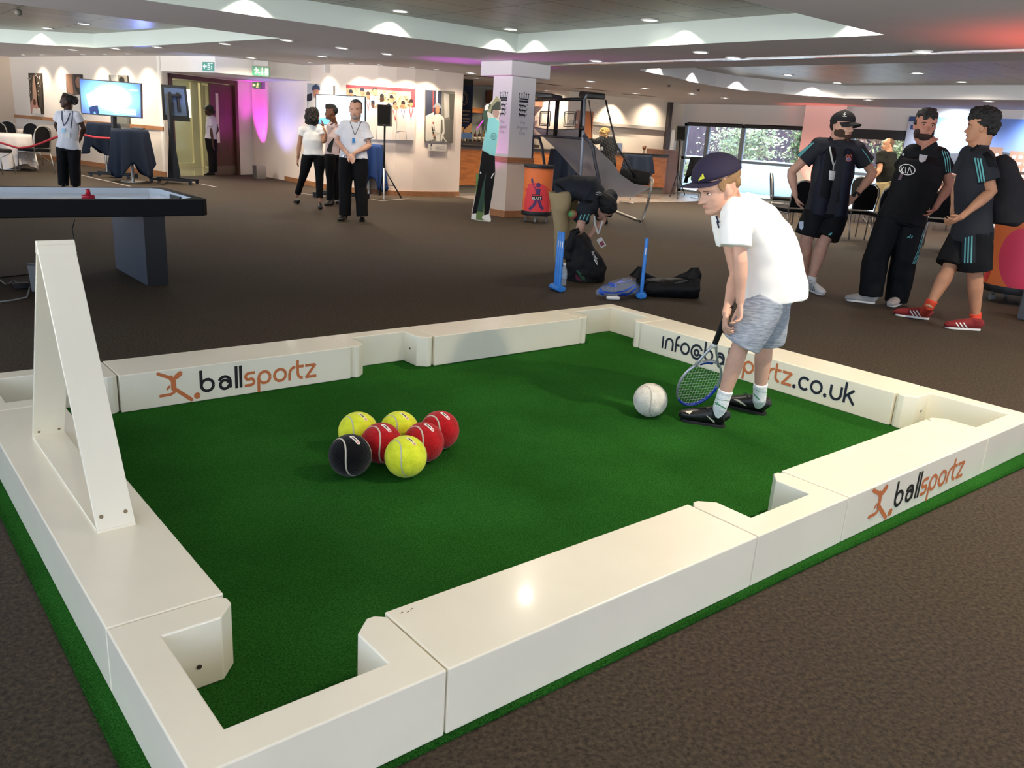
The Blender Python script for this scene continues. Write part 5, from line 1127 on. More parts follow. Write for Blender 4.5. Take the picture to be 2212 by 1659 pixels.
wrap(R['gilet'], [blob_px(1833, 344, 4, 2.6)], 'gilet_crest_centre', mat('crest_blue', '#4c5a9c'), R['T'], .007)
for a in (0, 3.2, 6.4):
    wrap(R['shirt'], [line_px([(1752+a, 309-a*.1), (1735+a, 324), (1716+a, 343)], 1.5)], 'sleeve_stripe', TEAL, R['T'], .004)
wrap(R['shirt'], [line_px([(1862, 322), (1874, 338), (1883, 355)], 1.6)], 'sleeve_stripe', TEAL, R['T'], .004)
wrap(R['legs'], [quad_px((1726, 479), (1736, 478), (1736, 492), (1727, 493)), quad_px((1727, 492), (1736, 491), (1732, 497), (1731, 497))], 'shorts_badge', mat('badge_ice', '#c4d3ea'), R['T'], .005)
wrap(R['legs'], [line_px([(1790, 508), (1794, 504)], 2), line_px([(1793, 508), (1797, 503)], 2)], 'shorts_logo', TEAL, R['T'], .005)
wrap(R['shoeR'], [line_px([(1749+i*4, 617), (1752+i*4, 629)], 1.6) for i in range(3)], 'shoe_stripe', BLACK_INK, R['T'])
mb = MB(); w_ = R['G']['wR']; e_ = R['G']['eR']; dv = (w_-e_).normalized(); mb.tube([w_-dv*.035, w_-dv*.01], [.034, .033], 18); mb.build('watch_strap', BLACK, R['T'], smooth=True)
wrap(R['B'], [blob_px(1844, 421, 5.5, 4.5)], 'watch_face', BLACK, R['T'], .014)
# ---- man in the middle
R = person('dark haired man in black T-shirt with white oval logo and black track trousers', (1912, 655),
  dict(sL=(1972, 331, .05), sR=(2029, 338, 0), eL=(1938, 385, .22), wL=(1936, 432, .2), eR=(2052, 398, -.02), wR=(2019, 452, -.08), hL=(1925, 474, .0), hR=(1968, 480, -.02), kL=(1892, 556, -.02), kR=(1953, 563, -.05), aL=(1881, 634, -.05), aR=(1935, 646, -.02), nk=(2003, 309, 0)),
  (1999, 270, .262, -8, 0, -4), SKIN('skin_ruddy', '#b07a66'), k=1.03, b=1.15, vox=.0065, neck_r=.072, belly=.01, wide=1.07,
  shirt=dict(m=KIT, sleeve=.58, hem=.02, sf=.02, o=.018), legs=dict(m=KIT, leg=.082, o=.02, amp=.014, ext=.06),
  feet=dict(L=((1893, 655), (1835, 648), dict(m=GSHOE, sole=WSOLE, L=.29)), R=((1943, 655), (1915, 663), dict(m=mat('cream_trainer', '#cbbfb2', rough=.7), sole=WSOLE, L=.27))),
  hand_cfg=dict(R=dict(d=(1990, 476), off=-.12, pn='Lf', curl=.35), L=dict(curl=.4)))
h = R['h']; features(h, R['T'], lip='#8a5048')
hair(h, [(0, -.05, .76, .355, .43, .31), (0, -.24, .55, .32, .26, .34), (0, .12, .95, .26, .22, .12), (.32, -.04, .6, .045, .13, .16), (-.32, -.04, .6, .045, .13, .16)], HR_B, R['T'], amp=.014, ns=38)
hair(h, [(0, .2, .105, .23, .235, .145), (.22, .07, .21, .11, .24, .19), (-.22, .07, .21, .11, .24, .19)], mat('beard_dark', '#2a1a15', rough=.9, bump=.6, bscale=90), R['T'], amp=.003, name='beard')
hair(h, [(0, .345, .272, .12, .05, .02)], mat('beard_dark', '#2a1a15'), R['T'], amp=.002, vox=.004, name='moustache')
el = [(1959.5+17*math.cos(w/24*6.283), 366.5+11.3*math.sin(w/24*6.283)+.08*17*math.cos(w/24*6.283)) for w in range(25)]
K1 = [[(1947, 361), (1946, 373)], [(1953, 360), (1947, 368), (1953, 374)], [(1957, 361), (1956, 374)], [(1960, 375), (1965, 361), (1970, 376)]]
wrap(R['shirt'], [line_px(el, 1.7)]+[line_px(s, 1.6) for s in K1], 'chest_print', PRINT_WHITE, R['T'], .005)
wrap(R['shirt'], [quad_px((1986, 333), (2004, 336), (1999, 348), (1985, 344)), quad_px((1985, 344), (1999, 348), (1991, 351), (1986, 349))], 'chest_crest', mat('crest_silver', '#b6bac0'), R['T'], .005)
wrap(R['shirt'], [line_px([(1950, 336), (1953, 331)], 4)], 'chest_logo', mat('crest_silver', '#b6bac0'), R['T'], .005)
for a in (0, 5, 10): wrap(R['shirt'], [line_px([(2035+a, 325+a*.3), (2041+a, 345), (2044+a*.9, 371)], 1.6)], 'sleeve_stripe', TEAL, R['T'], .004)
wrap(R['legs'], [line_px([(1997, 497), (1990, 520), (1983, 545), (1973, 570)], 10)], 'trouser_panel', KITG, R['T'], .003)
for a in (-3, 0, 3): wrap(R['legs'], [line_px([(1998+a, 497), (1991+a, 520), (1984+a, 545), (1974+a, 570)], 1.1)], 'trouser_stripe', TEAL, R['T'], .006)
wrap(R['legs'], [line_px([(1960, 514), (1963, 510)], 2), line_px([(1964, 514), (1967, 507)], 2.2), line_px([(1968.5, 515), (1971, 509)], 2)], 'trouser_logo', TEAL, R['T'], .005)
wrap(R['shirt'], [line_px([(1950, 372), (1942, 388)], 2)], 'lanyard', PRINT_WHITE, R['T'], .012)
wrap(R['shirt'], [quad_px((1946, 375), (1951, 377), (1947, 389), (1941, 387))], 'badge', mat('badge_plum', '#5a4550'), R['T'], .016)
# ---- man at right with the backpack
R = person('man in black kit and shorts with red socks and a backpack, turned away', (2080, 705),
  dict(sL=(2094, 335, .18), sR=(2126, 345, -.14), eL=(2070, 400, .2), wL=(2058, 462, .15), eR=(2142, 414, -.2), wR=(2074, 471, -.3), hL=(2088, 500, .1), hR=(2110, 504, -.08), kL=(2050, 582, .02), kR=(2106, 592, -.08), aL=(2008, 660, .0), aR=(2107, 690, -.05), nk=(2117, 313, .0)),
  (2120, 272, .262, -118, 4), SK_W, k=1.02, b=1.08, vox=.0065, neck_r=.066,
  shirt=dict(m=KITG, sleeve=.66, hem=.06, sf=.02, o=.018), legs=dict(m=KIT, shorts=.9, flare=.035, name='shorts'),
  feet=dict(L=((2010, 689), (1937, 679), dict(m=RSHOE, sole=WSOLE, L=.31, sock=mat('orange_sock', '#d4452a', rough=.9, bump=.4, bscale=60), sockh=.14)), R=((2119, 712), (2038, 706), dict(m=RSHOE, sole=WSOLE, L=.31, sock=mat('orange_sock', '#d4452a'), sockh=.14))),
  hand_cfg=dict(L=dict(d=(2052, 482), off=.0, curl=.6, pn='R'), R=dict(d=(2048, 484), off=-.35, curl=.6, pn='Lf')))
h = R['h']; features(h, R['T'])
hair(h, [(0, -.06, .76, .37, .46, .33), (0, -.26, .52, .34, .26, .36), (0, .1, .96, .28, .26, .12), (.32, -.06, .6, .05, .13, .16), (-.32, -.06, .6, .05, .13, .16)], HR_B, R['T'], amp=.014, ns=36)
for a in (0, 6, 12): wrap(R['shirt'], [line_px([(2106+a, 341+a*.1), (2111+a, 368), (2116+a*.9, 394)], 3.2)], 'sleeve_stripe', TEAL, R['T'], .004)
wrap(R['legs'], [quad_px((2078, 522), (2108, 508), (2107, 568), (2076, 566), 10, 12)], 'shorts_panel', KITG, R['T'], .003)
for a in (0, 7, 14): wrap(R['legs'], [line_px([(2086+a, 513-a*.25), (2085+a, 540), (2084+a, 568)], 3)], 'shorts_stripe', TEAL, R['T'], .006)
wrap(R['shirt'], [line_px([(2124, 303), (2110, 318), (2096, 326)], 6)], 'collar', KIT, R['T'], .01)
for q, xs in (('L', (1966, 1973, 1980)), ('R', (2065, 2073, 2081))):
    for x in xs: wrap(R['shoe'+q], [line_px([(x, 671 if q == 'L' else 697), (x+10, 686 if q == 'L' else 711)], 2.4)], 'shoe_stripe', PRINT_WHITE, R['T'], .004)
# backpack hangs on him: a thing of its own
BPK = cloth('backpack_cloth', '#2b2a2d', rough=.8); ref = R['ref']
t = thing('backpack', at(2170, 410, ref, .1), 'dark grey backpack on the back of the man at the right edge', 'backpack')
g = MB(); g.tube([at(2152, 340, ref, .14), at(2158, 360, ref, .12), at(2168, 400, ref, .1), at(2174, 445, ref, .08), at(2172, 478, ref, .08), at(2170, 486, ref, .08)], [(.06, .1), (.11, .14), (.15, .15), (.17, .16), (.15, .15), (.10, .12)], 22, lat=HR)
bpk = fuse(g, .009, 'pack_body', BPK, t, 4, .008, 8)
mb = MB(); mb.tube([at(2128, 330, ref, -.2), at(2140, 345, ref, -.24), at(2148, 370, ref, -.22), at(2150, 400, ref, -.16)], [(.03, .007)]*4, 10, lat=HR); mb.build('shoulder_strap', KIT, t, smooth=True)
mb = MB(); mb.tube([at(2193, 385, ref, .0), at(2203, 420, ref, -.03), at(2208, 455, ref, -.02), at(2204, 480, ref, 0)], .006, 8); mb.build('pack_cord', mat('cord_brown', '#6b4a42', rough=.8), t, smooth=True)
# ---- the boy
ref = onz(1560, 925)
R = person('boy in purple cap, white T-shirt and grey shorts bending over the racket', (1560, 925),
  dict(sL=(1558, 454, .12), sR=(1593, 466, -.10), eL=(1590, 590, .13), wL=(1568, 680, -.04), eR=(1600, 566, -.16), wR=(1599, 655, -.14), hL=(1668, 640, .10), hR=(1660, 645, -.05), w1=(1668, 565, .02), w2=(1640, 490, .02),
   kL=(1652, 738, .16), kR=(1600, 745, -.03), aL=(1640, 860, .22), aR=(1556, 878, -.01), nk=(1587, 428, .02)),
  (1550, 402, .238, -72, 26, 0, .0), SK_B, k=.80, b=.98, vox=.0045, neck_r=.058, hipw=1.0, nose=1.2, ear=1.2,
  legs=dict(m=cloth('marled_grey_jersey', '#a9afb9', var=.22, vscale=26, stretch=(1, 1, 5), color2='#868c97'), shorts=.97, flare=.018, name='shorts', o=.02, amp=.005),
  feet=dict(R=((1569, 922), (1472, 905), dict(m=mat('black_boot', '#0d0d0f', rough=.45, bump=.1, bscale=60), sole=mat('black_sole', '#141414', rough=.6), L=.245, w=1.12, z=.006, sock=mat('white_sock', '#e4e6e4', rough=.9, bump=.5, bscale=70), sockh=.27)),
            L=((1657, 896), (1580, 876), dict(m=mat('black_boot', '#0d0d0f'), sole=mat('black_sole', '#141414'), L=.245, w=1.12, z=.006, sock=mat('white_sock', '#e4e6e4'), sockh=.27))),
  hand_cfg=dict(L=dict(d=(1566, 706), off=-.08, pn='R', curl=.75, side=-1, thumb=1.0), R=dict(d=(1598, 688), off=-.16, pn='Lf', curl=.62, side=1, thumb=.6)))
T = R['T']; h = R['h']; G = R['G']
# T-shirt shaped to the bent back
g = MB(); A = lambda x, y, o=0.: at(x, y, ref, o)
g.tube([A(1673, 648, .0), A(1672, 620, .0), A(1666, 565, .0), A(1650, 515, .0), A(1628, 475, .0), A(1604, 448, .0), A(1592, 432, .01)],
       [(.135, .155), (.142, .158), (.150, .150), (.155, .135), (.155, .110), (.13, .085), (.075, .06)], 64, lat=HD)
g.tube([A(1618, 474, .0), A(1594, 466, -.10)], [.085, .078], 24); g.tube([A(1612, 466, .0), A(1563, 452, .13)], [.072, .060], 24); g.ball(A(1592, 464, -.10), .078, None, 24, 16); g.ball(A(1584, 452, -.03), .06, None, 20, 14); g.ball(A(1578, 449, .05), .055, None, 20, 14)
g.tube([A(1592, 464, -.10), A(1589, 492, -.13), A(1587, 532, -.15)], [.076, .070, .073], 28)
g.tube([A(1563, 452, .13), A(1564, 490, .14), A(1572, 525, .14)], [.060, .056, .058], 24)
R['shirt'] = fuse(g, .0055, 'shirt', cloth('white_tee', '#f6f4ef', bump=.15, bscale=10), T, 8, .010, 6.5, .7)
mb = MB(); mb.tube([A(1601, 437, -.062), A(1585, 441, -.055), A(1571, 448, .0), A(1571, 440, .06)], .006, 8); mb.build('collar', mat('white_rib', '#ece9e3', rough=.8), T, smooth=True)
SN = mat('stripe_navy', '#1c2545', rough=.7)
for a in (0, 7, 14): wrap(R['shirt'], [line_px([(1545+a*.3, 455+a*1.6), (1553, 470+a*1.6)], 3.4)], 'shoulder_stripe', SN, T, .004)
# face
features(h, T, brow='#7a5a44', lip='#c07a70', iris='#3b2a20')
hair(h, [(0, -.12, .62, .35, .41, .22), (0, -.3, .48, .29, .16, .18), (.315, .06, .58, .03, .09, .15), (-.315, .06, .58, .03, .09, .15)], mat('hair_sandy', '#8a6b48', rough=.8, bump=.6, bscale=110), T, vox=.0045, amp=.003, ns=50)
PUR = mat('purple_cap_cloth', '#1e1733', rough=.85, bump=.2, bscale=60); cr, br = cap(h, PUR, T, brim=.36, dome=(.40, .51, .40), tilt=-.06, lift=.10)
mb = MB(); CY = mat('yellow_thread', '#d8d93c', rough=.7)
wrap(cr, [([(1509, 390), (1512, 386), (1514, 388.2), (1510, 391)], [(0, 1, 2, 3)]), ([(1511.5, 385), (1515, 379), (1518, 386.5), (1514, 388)], [(0, 1, 2, 3)]), ([(1516, 378), (1519, 374.5), (1522, 385), (1518.5, 386.5)], [(0, 1, 2, 3)]), line_px([(1509.5, 388), (1523, 384)], 2)], 'cap_logo', CY, T, .004)
# boot marks, sock marks
for q, pl in (('R', [(1526, 897), (1535, 905), (1549, 916), (1560, 918.5), (1565.5, 911), (1563.5, 906)]), ('L', [(1586, 863), (1594, 865), (1604, 871), (1613, 877)])):
    n = len(pl); vs = []; fs = []
    pts = sub_pts(pl, 1.5); w = [1.0+4.2*math.sin(math.pi*min(1, i/(len(pts)-1)*1.05)) for i in range(len(pts))]
    for i, p in enumerate(pts): vs += [(p[0], p[1]-w[i]/2), (p[0], p[1]+w[i]/2)]
    fs = [(2*i, 2*i+1, 2*i+3, 2*i+2) for i in range(len(pts)-1)]
    wrap(R['shoe'+q], [(vs, fs)], 'shoe_mark', mat('cream_mark', '#d9cfb8', rough=.5), T, .004)
wrap(R['shoeR'], [quad_px((1480, 889), (1497, 887), (1490, 895), (1484, 892))], 'shoe_mark', mat('cream_mark', '#d9cfb8'), T, .004)
GS = mat('green_thread', '#2f8a56', rough=.8)
wrap(R['sockR'], [line_px([(1545, 869), (1552, 874), (1560, 878), (1568, 883)], 2.4), line_px([(1545, 873), (1552, 874), (1550, 868)], 1.4), line_px([(1542, 857), (1555, 864), (1574, 866)], .9)], 'sock_logo', GS, T, .003)
wrap(R['sockL'], [line_px([(1626, 849), (1632, 855), (1640, 863)], 2.2), line_px([(1629, 838), (1640, 847), (1658, 848)], .9)], 'sock_logo', GS, T, .003)
wrap(R['legs'], [line_px([(1566, 742), (1580, 748), (1600, 758), (1617, 762)], 9, 1.5)], 'shorts_cuff', mat('cuff_pale', '#c3c7ce', rough=.85), T, .004)
mb = MB(); c0 = A(1612, 852, .2); mb.tube([A(1619, 862, .2), A(1612, 854, .2), A(1607, 850, .2), A(1607, 847, .2), A(1612, 848, .2), A(1620, 856, .2)], .0022, 6); mb.build('lace', BLACK, T)
# ---- racket in his far hand
w = G['wL']; hnd = at(1566, 697, ref, -.07)
tip = onz(1492, 874, .02); grip_top = at(1577, 660, ref, -.02)
up = (grip_top-tip); L = up.length; up.normalize(); lat = (HR-up*HR.dot(up)).normalized()
# the racket face is turned partly to the camera
lat = (lat*.93+HD*.28); lat = (lat-up*lat.dot(up)).normalized(); nrm = lat.cross(up).normalized()
t = thing('tennis_racket', tip, 'blue and white tennis racket held head down by the boy', 'racket')
def RP(u, v, w_=0.): return tip+up*u+lat*v+nrm*w_
HL, HWd = .30*L/.62, .098*L/.62; HL = .33; HWd = .118; cu = HL/2
def ell(a): return RP(cu-cu*math.cos(a), HWd*math.sin(a))
RG = mat('racket_silver', '#b9bcc0', rough=.25, metal=.5); RB = mat('racket_blue', '#1c3fb0', rough=.25, coat=.5)
N = 64; pts = [ell(2*math.pi*i/N) for i in range(N+1)]
mb = MB(); i0, i1 = 14, N-9
mb.tube(pts[i0-1:i1+2], [(.0095, .0065)]*(i1+3-i0), 10, lat=nrm); mb.build('racket_frame', RG, t, smooth=True)
mb = MB(); q = pts[i1:N]+pts[:i0+1]; mb.tube(q, [(.0105, .0072)]*len(q), 10, lat=nrm); mb.build('racket_bumper', RB, t, smooth=True)
for sgn in (-1, 1):
    mb = MB(); mb.tube([RP(HL-.045, sgn*HWd*.62), RP(HL+.01, sgn*HWd*.42), RP(HL+.07, sgn*.024), RP(HL+.115, sgn*.010)], [(.009, .0062)]*4, 10, lat=nrm); mb.build('racket_throat', RG, t, smooth=True)
mb = MB(); mb.tube([RP(HL+.10, 0), RP(HL+.125, 0)], [(.014, .017)]*2, 14, lat=nrm); mb.build('racket_collar', PRINT_WHITE, t, smooth=True)
mb = MB(); mb.tube([RP(HL+.12, 0), RP(L-.02, 0), RP(L, 0)], [(.013, .015), (.014, .016), (.017, .018)], 14, lat=nrm); mb.build('racket_grip', mat('grip_tape', '#141414', rough=.9, bump=.5, bscale=60), t, smooth=True)
mb = MB(); mb.tube([RP(HL-.025, -.035, -.004), RP(HL-.015, 0, -.004), RP(HL-.025, .035, -.004)], [(.006, .009)]*3, 8, lat=nrm); mb.build('racket_bridge', RB, t, smooth=True)
mb = MB(); 
for i in range(1, 14):
    v = -HWd+2*HWd*i/14; hh = cu*math.sqrt(max(0, 1-(v/HWd)**2)); mb.tube([RP(cu-hh, v), RP(cu+hh, v)], .00055, 4)
for i in range(1, 16):
    u = HL*i/16; hw = HWd*math.sqrt(max(0, 1-((u-cu)/cu)**2)); mb.tube([RP(u, -hw), RP(u, hw)], .00055, 4)
tag(mb.build('racket_strings', mat('strings', '#f2f5ee', rough=.6), t), kind='stuff')
for s0, s1 in ((-.052, .052),):
    mb = MB(); ln = [RP(cu+.045*math.cos(a/12*6.283), .045*math.sin(a/12*6.283), -.0012) for a in range(13)]
    for a, b in zip(ln, ln[1:]): mb.tube([a, b], .0016, 4)
    mb.build('racket_stencil', BLACK_INK, t)
# ================================================================ THINGS AROUND THE ROOM
def quad_slab(mb, q, th):
    q = [V(p) for p in q]; n = (q[1]-q[0]).cross(q[3]-q[0]).normalized(); n = n if n.dot(q[0]-CAM) > 0 else -n
    return mb.extr(q, n*th)
def bil(q, u, v, lift=0.):
    a, b, c, d = q; p = (a*(1-u)+b*u)*(1-v)+(d*(1-u)+c*u)*v; return p+(CAM-p).normalized()*lift
# ---- air hockey table
Hc = onz(451, 431, .705); hx1, hy0, hz1 = Hc.x, Hc.y, .705
vb = ray(450, 466); tt = ((hx1-CAM.x)*HD.x+(hy0-CAM.y)*HD.y)/(vb.dot(HD)); hz0 = max(.5, (CAM+vb*tt).z)
hy1 = onz(240, 404, .705).y; hx0 = hx1-2.3
t = thing('air_hockey_table', ((hx0+hx1)/2, (hy0+hy1)/2, 0), 'black air hockey table with white playing surface at the left edge', 'air hockey table')
FELTW = mat('hockey_surface', '#dcdcd6', rough=.12, coat=.6); CHAR = mat('charcoal_panel', '#2c3442', rough=.5)
r_ = .09
def frame_poly(x0, y0, x1, y1, c): return [(x0+c, y0), (x1-c, y0), (x1, y0+c), (x1, y1-c), (x1-c, y1), (x0+c, y1), (x0, y1-c), (x0, y0+c)]
mb = MB(); o_ = frame_poly(hx0, hy0, hx1, hy1, .05); i_ = frame_poly(hx0+r_, hy0+r_, hx1-r_, hy1-r_, .07)
n = 8; vs = [(p[0], p[1], z) for z in (hz0, hz1) for p in o_]+[(p[0], p[1], z) for z in (hz1, hz1-.05) for p in i_]
mb.add(vs, [tuple(range(n))[::-1]]+[(i, (i+1) % n, (i+1) % n+n, i+n) for i in range(n)]+[(n+i, n+(i+1) % n, 2*n+(i+1) % n, 2*n+i) for i in range(n)])
mb.build('table_body', mat('hockey_black', '#060607', rough=.5, spec=.2), t, bevel=.006)
mb = MB(); mb.add(vs[2*n:], [(i, (i+1) % n, (i+1) % n+n, i+n) for i in range(n)]); mb.build('inner_rim', mat('hockey_rim_white', '#dfe6ee', rough=.3), t)
mb = MB(); mb.prism(i_, hz1-.055, hz1-.045); mb.build('playing_surface', FELTW, t)
mb = MB(); ym = (hy0+hy1)/2; mb.box((hx1-r_-.012, ym-.17, hz1-.043), (hx1-r_-.002, ym+.10, hz1-.018)); mb.build('goal_slot', BLACK_INK, t)
for x in (hx1-.50, hx0+.34):
    mb = MB(); mb.box((x, hy0+.09, 0), (x+.16, hy1-.12, hz0)); mb.build('leg', CHAR, t); mb = MB(); mb.box((x-.002, hy0+.085, 0), (x+.165, hy0+.09, hz0)); mb.build('leg_face', BLACK, t)
P = onz(191, 428, hz1-.045); t2 = thing('air_hockey_mallet', P, 'red air hockey mallet standing on the white table surface', 'mallet')
mb = MB(); mb.lathe([(.001, 0), (.05, 0), (.052, .012), (.05, .025), (.04, .028), (.02, .03), (.018, .06), (.014, .072), (.001, .074)], (0, 0, 0)); local_build(mb, 'mallet_body', mat('mallet_red', '#c2203a', rough=.3), t2, smooth=True)
mb = MB(); a = at(160, 474, onz(160, 590, 0)); mb.tube([V((1.0, hy0+.35, hz0)), V((1.01, hy0+.34, .45)), V((.99, hy0+.36, .3)), V((1.0, hy0+.35, .01))], .006, 6)
Q = onz(159, 590); mb = MB(); mb.tube([at(161, 474, Q), at(156, 494, Q), at(160, 515, Q), at(157, 545, Q), V((Q.x, Q.y, .006)), V((Q.x-.1, Q.y, .006)), V((Q.x-.16, Q.y-.03, .012))], .005, 6)
tag(mb.build('power_cable', BLACK), 'black cable hanging from the air hockey table to the floor', 'cable')
# ---- floor clutter at the left edge
B0 = onz(80, 628); t = thing('grey_bin', B0, 'small grey tapered waste bin beside the air hockey table', 'bin')
mb = MB(); mb.lathe([(.001, 0), (.048, 0), (.066, .2), (.07, .205), (.062, .205), (.045, .02), (.001, .02)], seg=4); R45 = Matrix.Rotation(.6, 3, 'Z'); mb.v = [R45 @ v for v in mb.v]; local_build(mb, 'bin_body', mat('bin_grey', '#6d6f72', rough=.5), t)
mb = MB(); B1 = onz(60, 622); mb.box((B1.x-.10, B1.y-.03, 0), (B1.x+.01, B1.y+.03, .045)); tag(mb.build('power_adapter', BLACK, bevel=.006), 'black power adapter lying on the carpet left of the grey bin', 'power adapter')
for pts, m, lb in (([(0, 599), (30, 596), (66, 592)], BLACK, 'black cord running left from the grey bin'), ([(0, 605), (12, 614), (20, 612), (30, 606), (38, 612)], mat('cord_grey', '#8a8a88', rough=.6), 'looped grey cord beside the power adapter'), ([(0, 652), (30, 648), (58, 642), (62, 630), (64, 620)], mat('cord_grey', '#8a8a88'), 'pale cord along the carpet at the left edge')):
    mb = MB(); mb.tube([onz(x, y, .008) for x, y in pts], .006, 6); tag(mb.build('cord', m), lb, 'cord')
# ---- televisions
def tv_screen_mat():
    m = bpy.data.materials.new('screen_glow'); m.use_nodes = True; nt = m.node_tree; b = nt.nodes['Principled BSDF']; N = nt.nodes.new; L = nt.links.new
    tc = N('ShaderNodeTexCoord'); sp = N('ShaderNodeSeparateXYZ'); L(tc.outputs['UV'], sp.inputs[0])
    v = N('ShaderNodeVectorMath'); v.operation = 'DISTANCE'; v.inputs[1].default_value = (.52, .52, 0); mp = N('ShaderNodeMapping'); mp.inputs['Scale'].default_value = (1, .8, 1); mp.inputs['Location'].default_value = (0, .1, 0); L(tc.outputs['UV'], mp.inputs[0]); L(mp.outputs[0], v.inputs[0])
    r = N('ShaderNodeValToRGB'); e = r.color_ramp.elements; e[0].position = .2; e[0].color = (1, 1, 1, 1); e[1].position = .6; e[1].color = (.01, .12, .75, 1); x = e.new(.36); x.color = (.25, .75, 1, 1); L(v.outputs['Value'], r.inputs[0])
    L(r.outputs[0], b.inputs['Emission Color']); b.inputs['Emission Strength'].default_value = 1.5; b.inputs['Base Color'].default_value = (0, 0, 0, 1); b.inputs['Roughness'].default_value = .2; return m
SCREEN = tv_screen_mat(); SCREENW = mat('screen_white', '#cfeaff', emit=1.35, emc='#d8efff')
def tv(label, ref, px, offs, front=True, scr=None):
    q = [at(x, y, ref, o) for (x, y), o in zip(px, offs)]
    t = thing('television', ref, label, 'television'); mb = MB(); quad_slab(mb, q, .05); mb.build('screen_casing', BLACK, t)
    if front:
        s = [bil(q, u, v, .006) for u, v in ((.016, .028), (.984, .028), (.984, .965), (.016, .965))]; me = MB(); me.add(s[::-1], [(0, 1, 2, 3)]); o = me.build('screen', scr, t)
        uv = o.data.uv_layers.new(name='uv'); 
        for i, c in enumerate(((0, 0), (1, 0), (1, 1), (0, 1))): uv.data[i].uv = c
    return t, q
r1 = onz(245, 384); t, q = tv('television at left on a floor stand glowing bright blue and white', r1, [(170, 169), (305, 180), (306.5, 256), (175, 246)], [.0, .0, 0, 0], True, SCREEN)
DB = mat('print_deep_blue', '#0b2a6b', emit=.15)
def scr_poly(q, pts, m, nm, par, l=.010):
    mb = MB(); P = [bil(q, u, v, l) for u, v in pts]; n = len(P); mb.add(P+[sum(P, V((0, 0, 0)))/n], [(i, (i+1) % n, n) for i in range(n)]); return mb.build(nm, m, par)
scr_poly(q, [(.14, .80), (.28, .70), (.30, .98), (.26, .98), (.22, .84), (.20, .98), (.15, .98)], DB, 'screen_figure_legs', t); scr_poly(q, [(.10, .45), (.2, .35), (.3, .6), (.28, .72), (.14, .76)], mat('scr_white', '#ffffff', emit=1.6), 'screen_figure', t)
for k in range(4): scr_poly(q, [(.45+.03*k, .76+.045*k), (.9, .76+.045*k), (.9, .785+.045*k), (.45+.03*k, .785+.045*k)], mat('scr_white', '#ffffff'), 'screen_caption', t)
scr_poly(q, [(.8, .2), (.95, .2), (.95, .23), (.8, .23)], mat('scr_pale', '#bfe0ff', emit=1.2), 'screen_caption', t)
def stand(t, ref, top, basepx, m=BLACKM, spread=.55, foot=None, tw=.06, bw=.13, off=.06):
    A_, B_ = at(*top, ref, off), at(*basepx, ref, off); B_.z = .06
    mb = MB(); mb.tube([A_, A_+(B_-A_)*.5, B_+V((0, 0, .2)), B_], [(tw, .03), (tw, .03), (bw*.9, .035), (bw, .04)], 4, lat=HR); mb.build('stand_column', m, t)
    for s in (-1, 1):
        mb = MB(); c = B_+HD*.18*s; mb.extr([c-HR*spread-HD*.03+V((0, 0, .0)), c+HR*spread-HD*.03, c+HR*spread+HD*.03, c-HR*spread+HD*.03], (0, 0, .04)); mb.build('stand_foot', m, t)
        for e in (-1, 1):
            mb = MB(); w = c+HR*(spread-.03)*e; w.z = .035; mb.tube([w-HD*.015, w+HD*.015], .034, 12, lat=HR); mb.build('caster', BLACK, t)
    mb = MB(); mb.extr([B_-HD*.2-HR*.08, B_+HD*.2-HR*.08, B_+HD*.2+HR*.08, B_-HD*.2+HR*.08], (0, 0, .04)); mb.build('stand_base', m, t)
stand(t, r1, (246, 250), (246, 383), spread=.42)
r2 = onz(385, 396); t, q = tv('dark back of a television on a floor stand beside the doorway', r2, [(348, 182), (402, 186), (411, 263), (353, 259)], [.0, .25, .25, 0.], False)
mb = MB(); quad_slab(mb, [bil(q, u, v, .01) for u, v in ((.1, .08), (.9, .08), (.9, .85), (.1, .85))], .01); mb.build('back_panel', mat('tv_back_blue', '#3c4e6b', rough=.5), t)
for u in (.3, .62): mb = MB(); mb.tube([bil(q, u, .2, .03), bil(q, u, .72, .03)], .03, 8); mb.build('wall_bracket', BLACKM, t)
mb = MB(); mb.tube([bil(q, .15, .3, .06), bil(q, .75, .3, .06)], .03, 8); mb.build('bracket_bar', BLACKM, t)
stand(t, r2, (364, 203), (377, 392), spread=.42, tw=.055, off=-.08)
mb = MB(); mb.tube([at(340, 393, r2, -.2)*1.0+V((0, 0, .0)), onz(350, 388, .02), onz(365, 392, .02), onz(352, 398, .02), onz(338, 396, .02)], .008, 6); tag(mb.build('floor_cable', BLACK), 'tangle of black cable at the foot of the stand near the doorway', 'cable')
r3 = onz(748, 430); t, q = tv('television behind the bearded man showing a pale bright picture', r3, [(682, 203), (789, 208), (789, 275), (682, 268)], [.15, .0, 0., .15], True, SCREENW)
scr_poly(q, [(.0, .8), (.35, .75), (.3, .98), (.0, .98)], mat('scr_sky', '#6db6ff', emit=1.0), 'screen_figure', t)
stand(t, r3, (738, 268), (738, 420), spread=.5, tw=.06, bw=.2, off=.1)
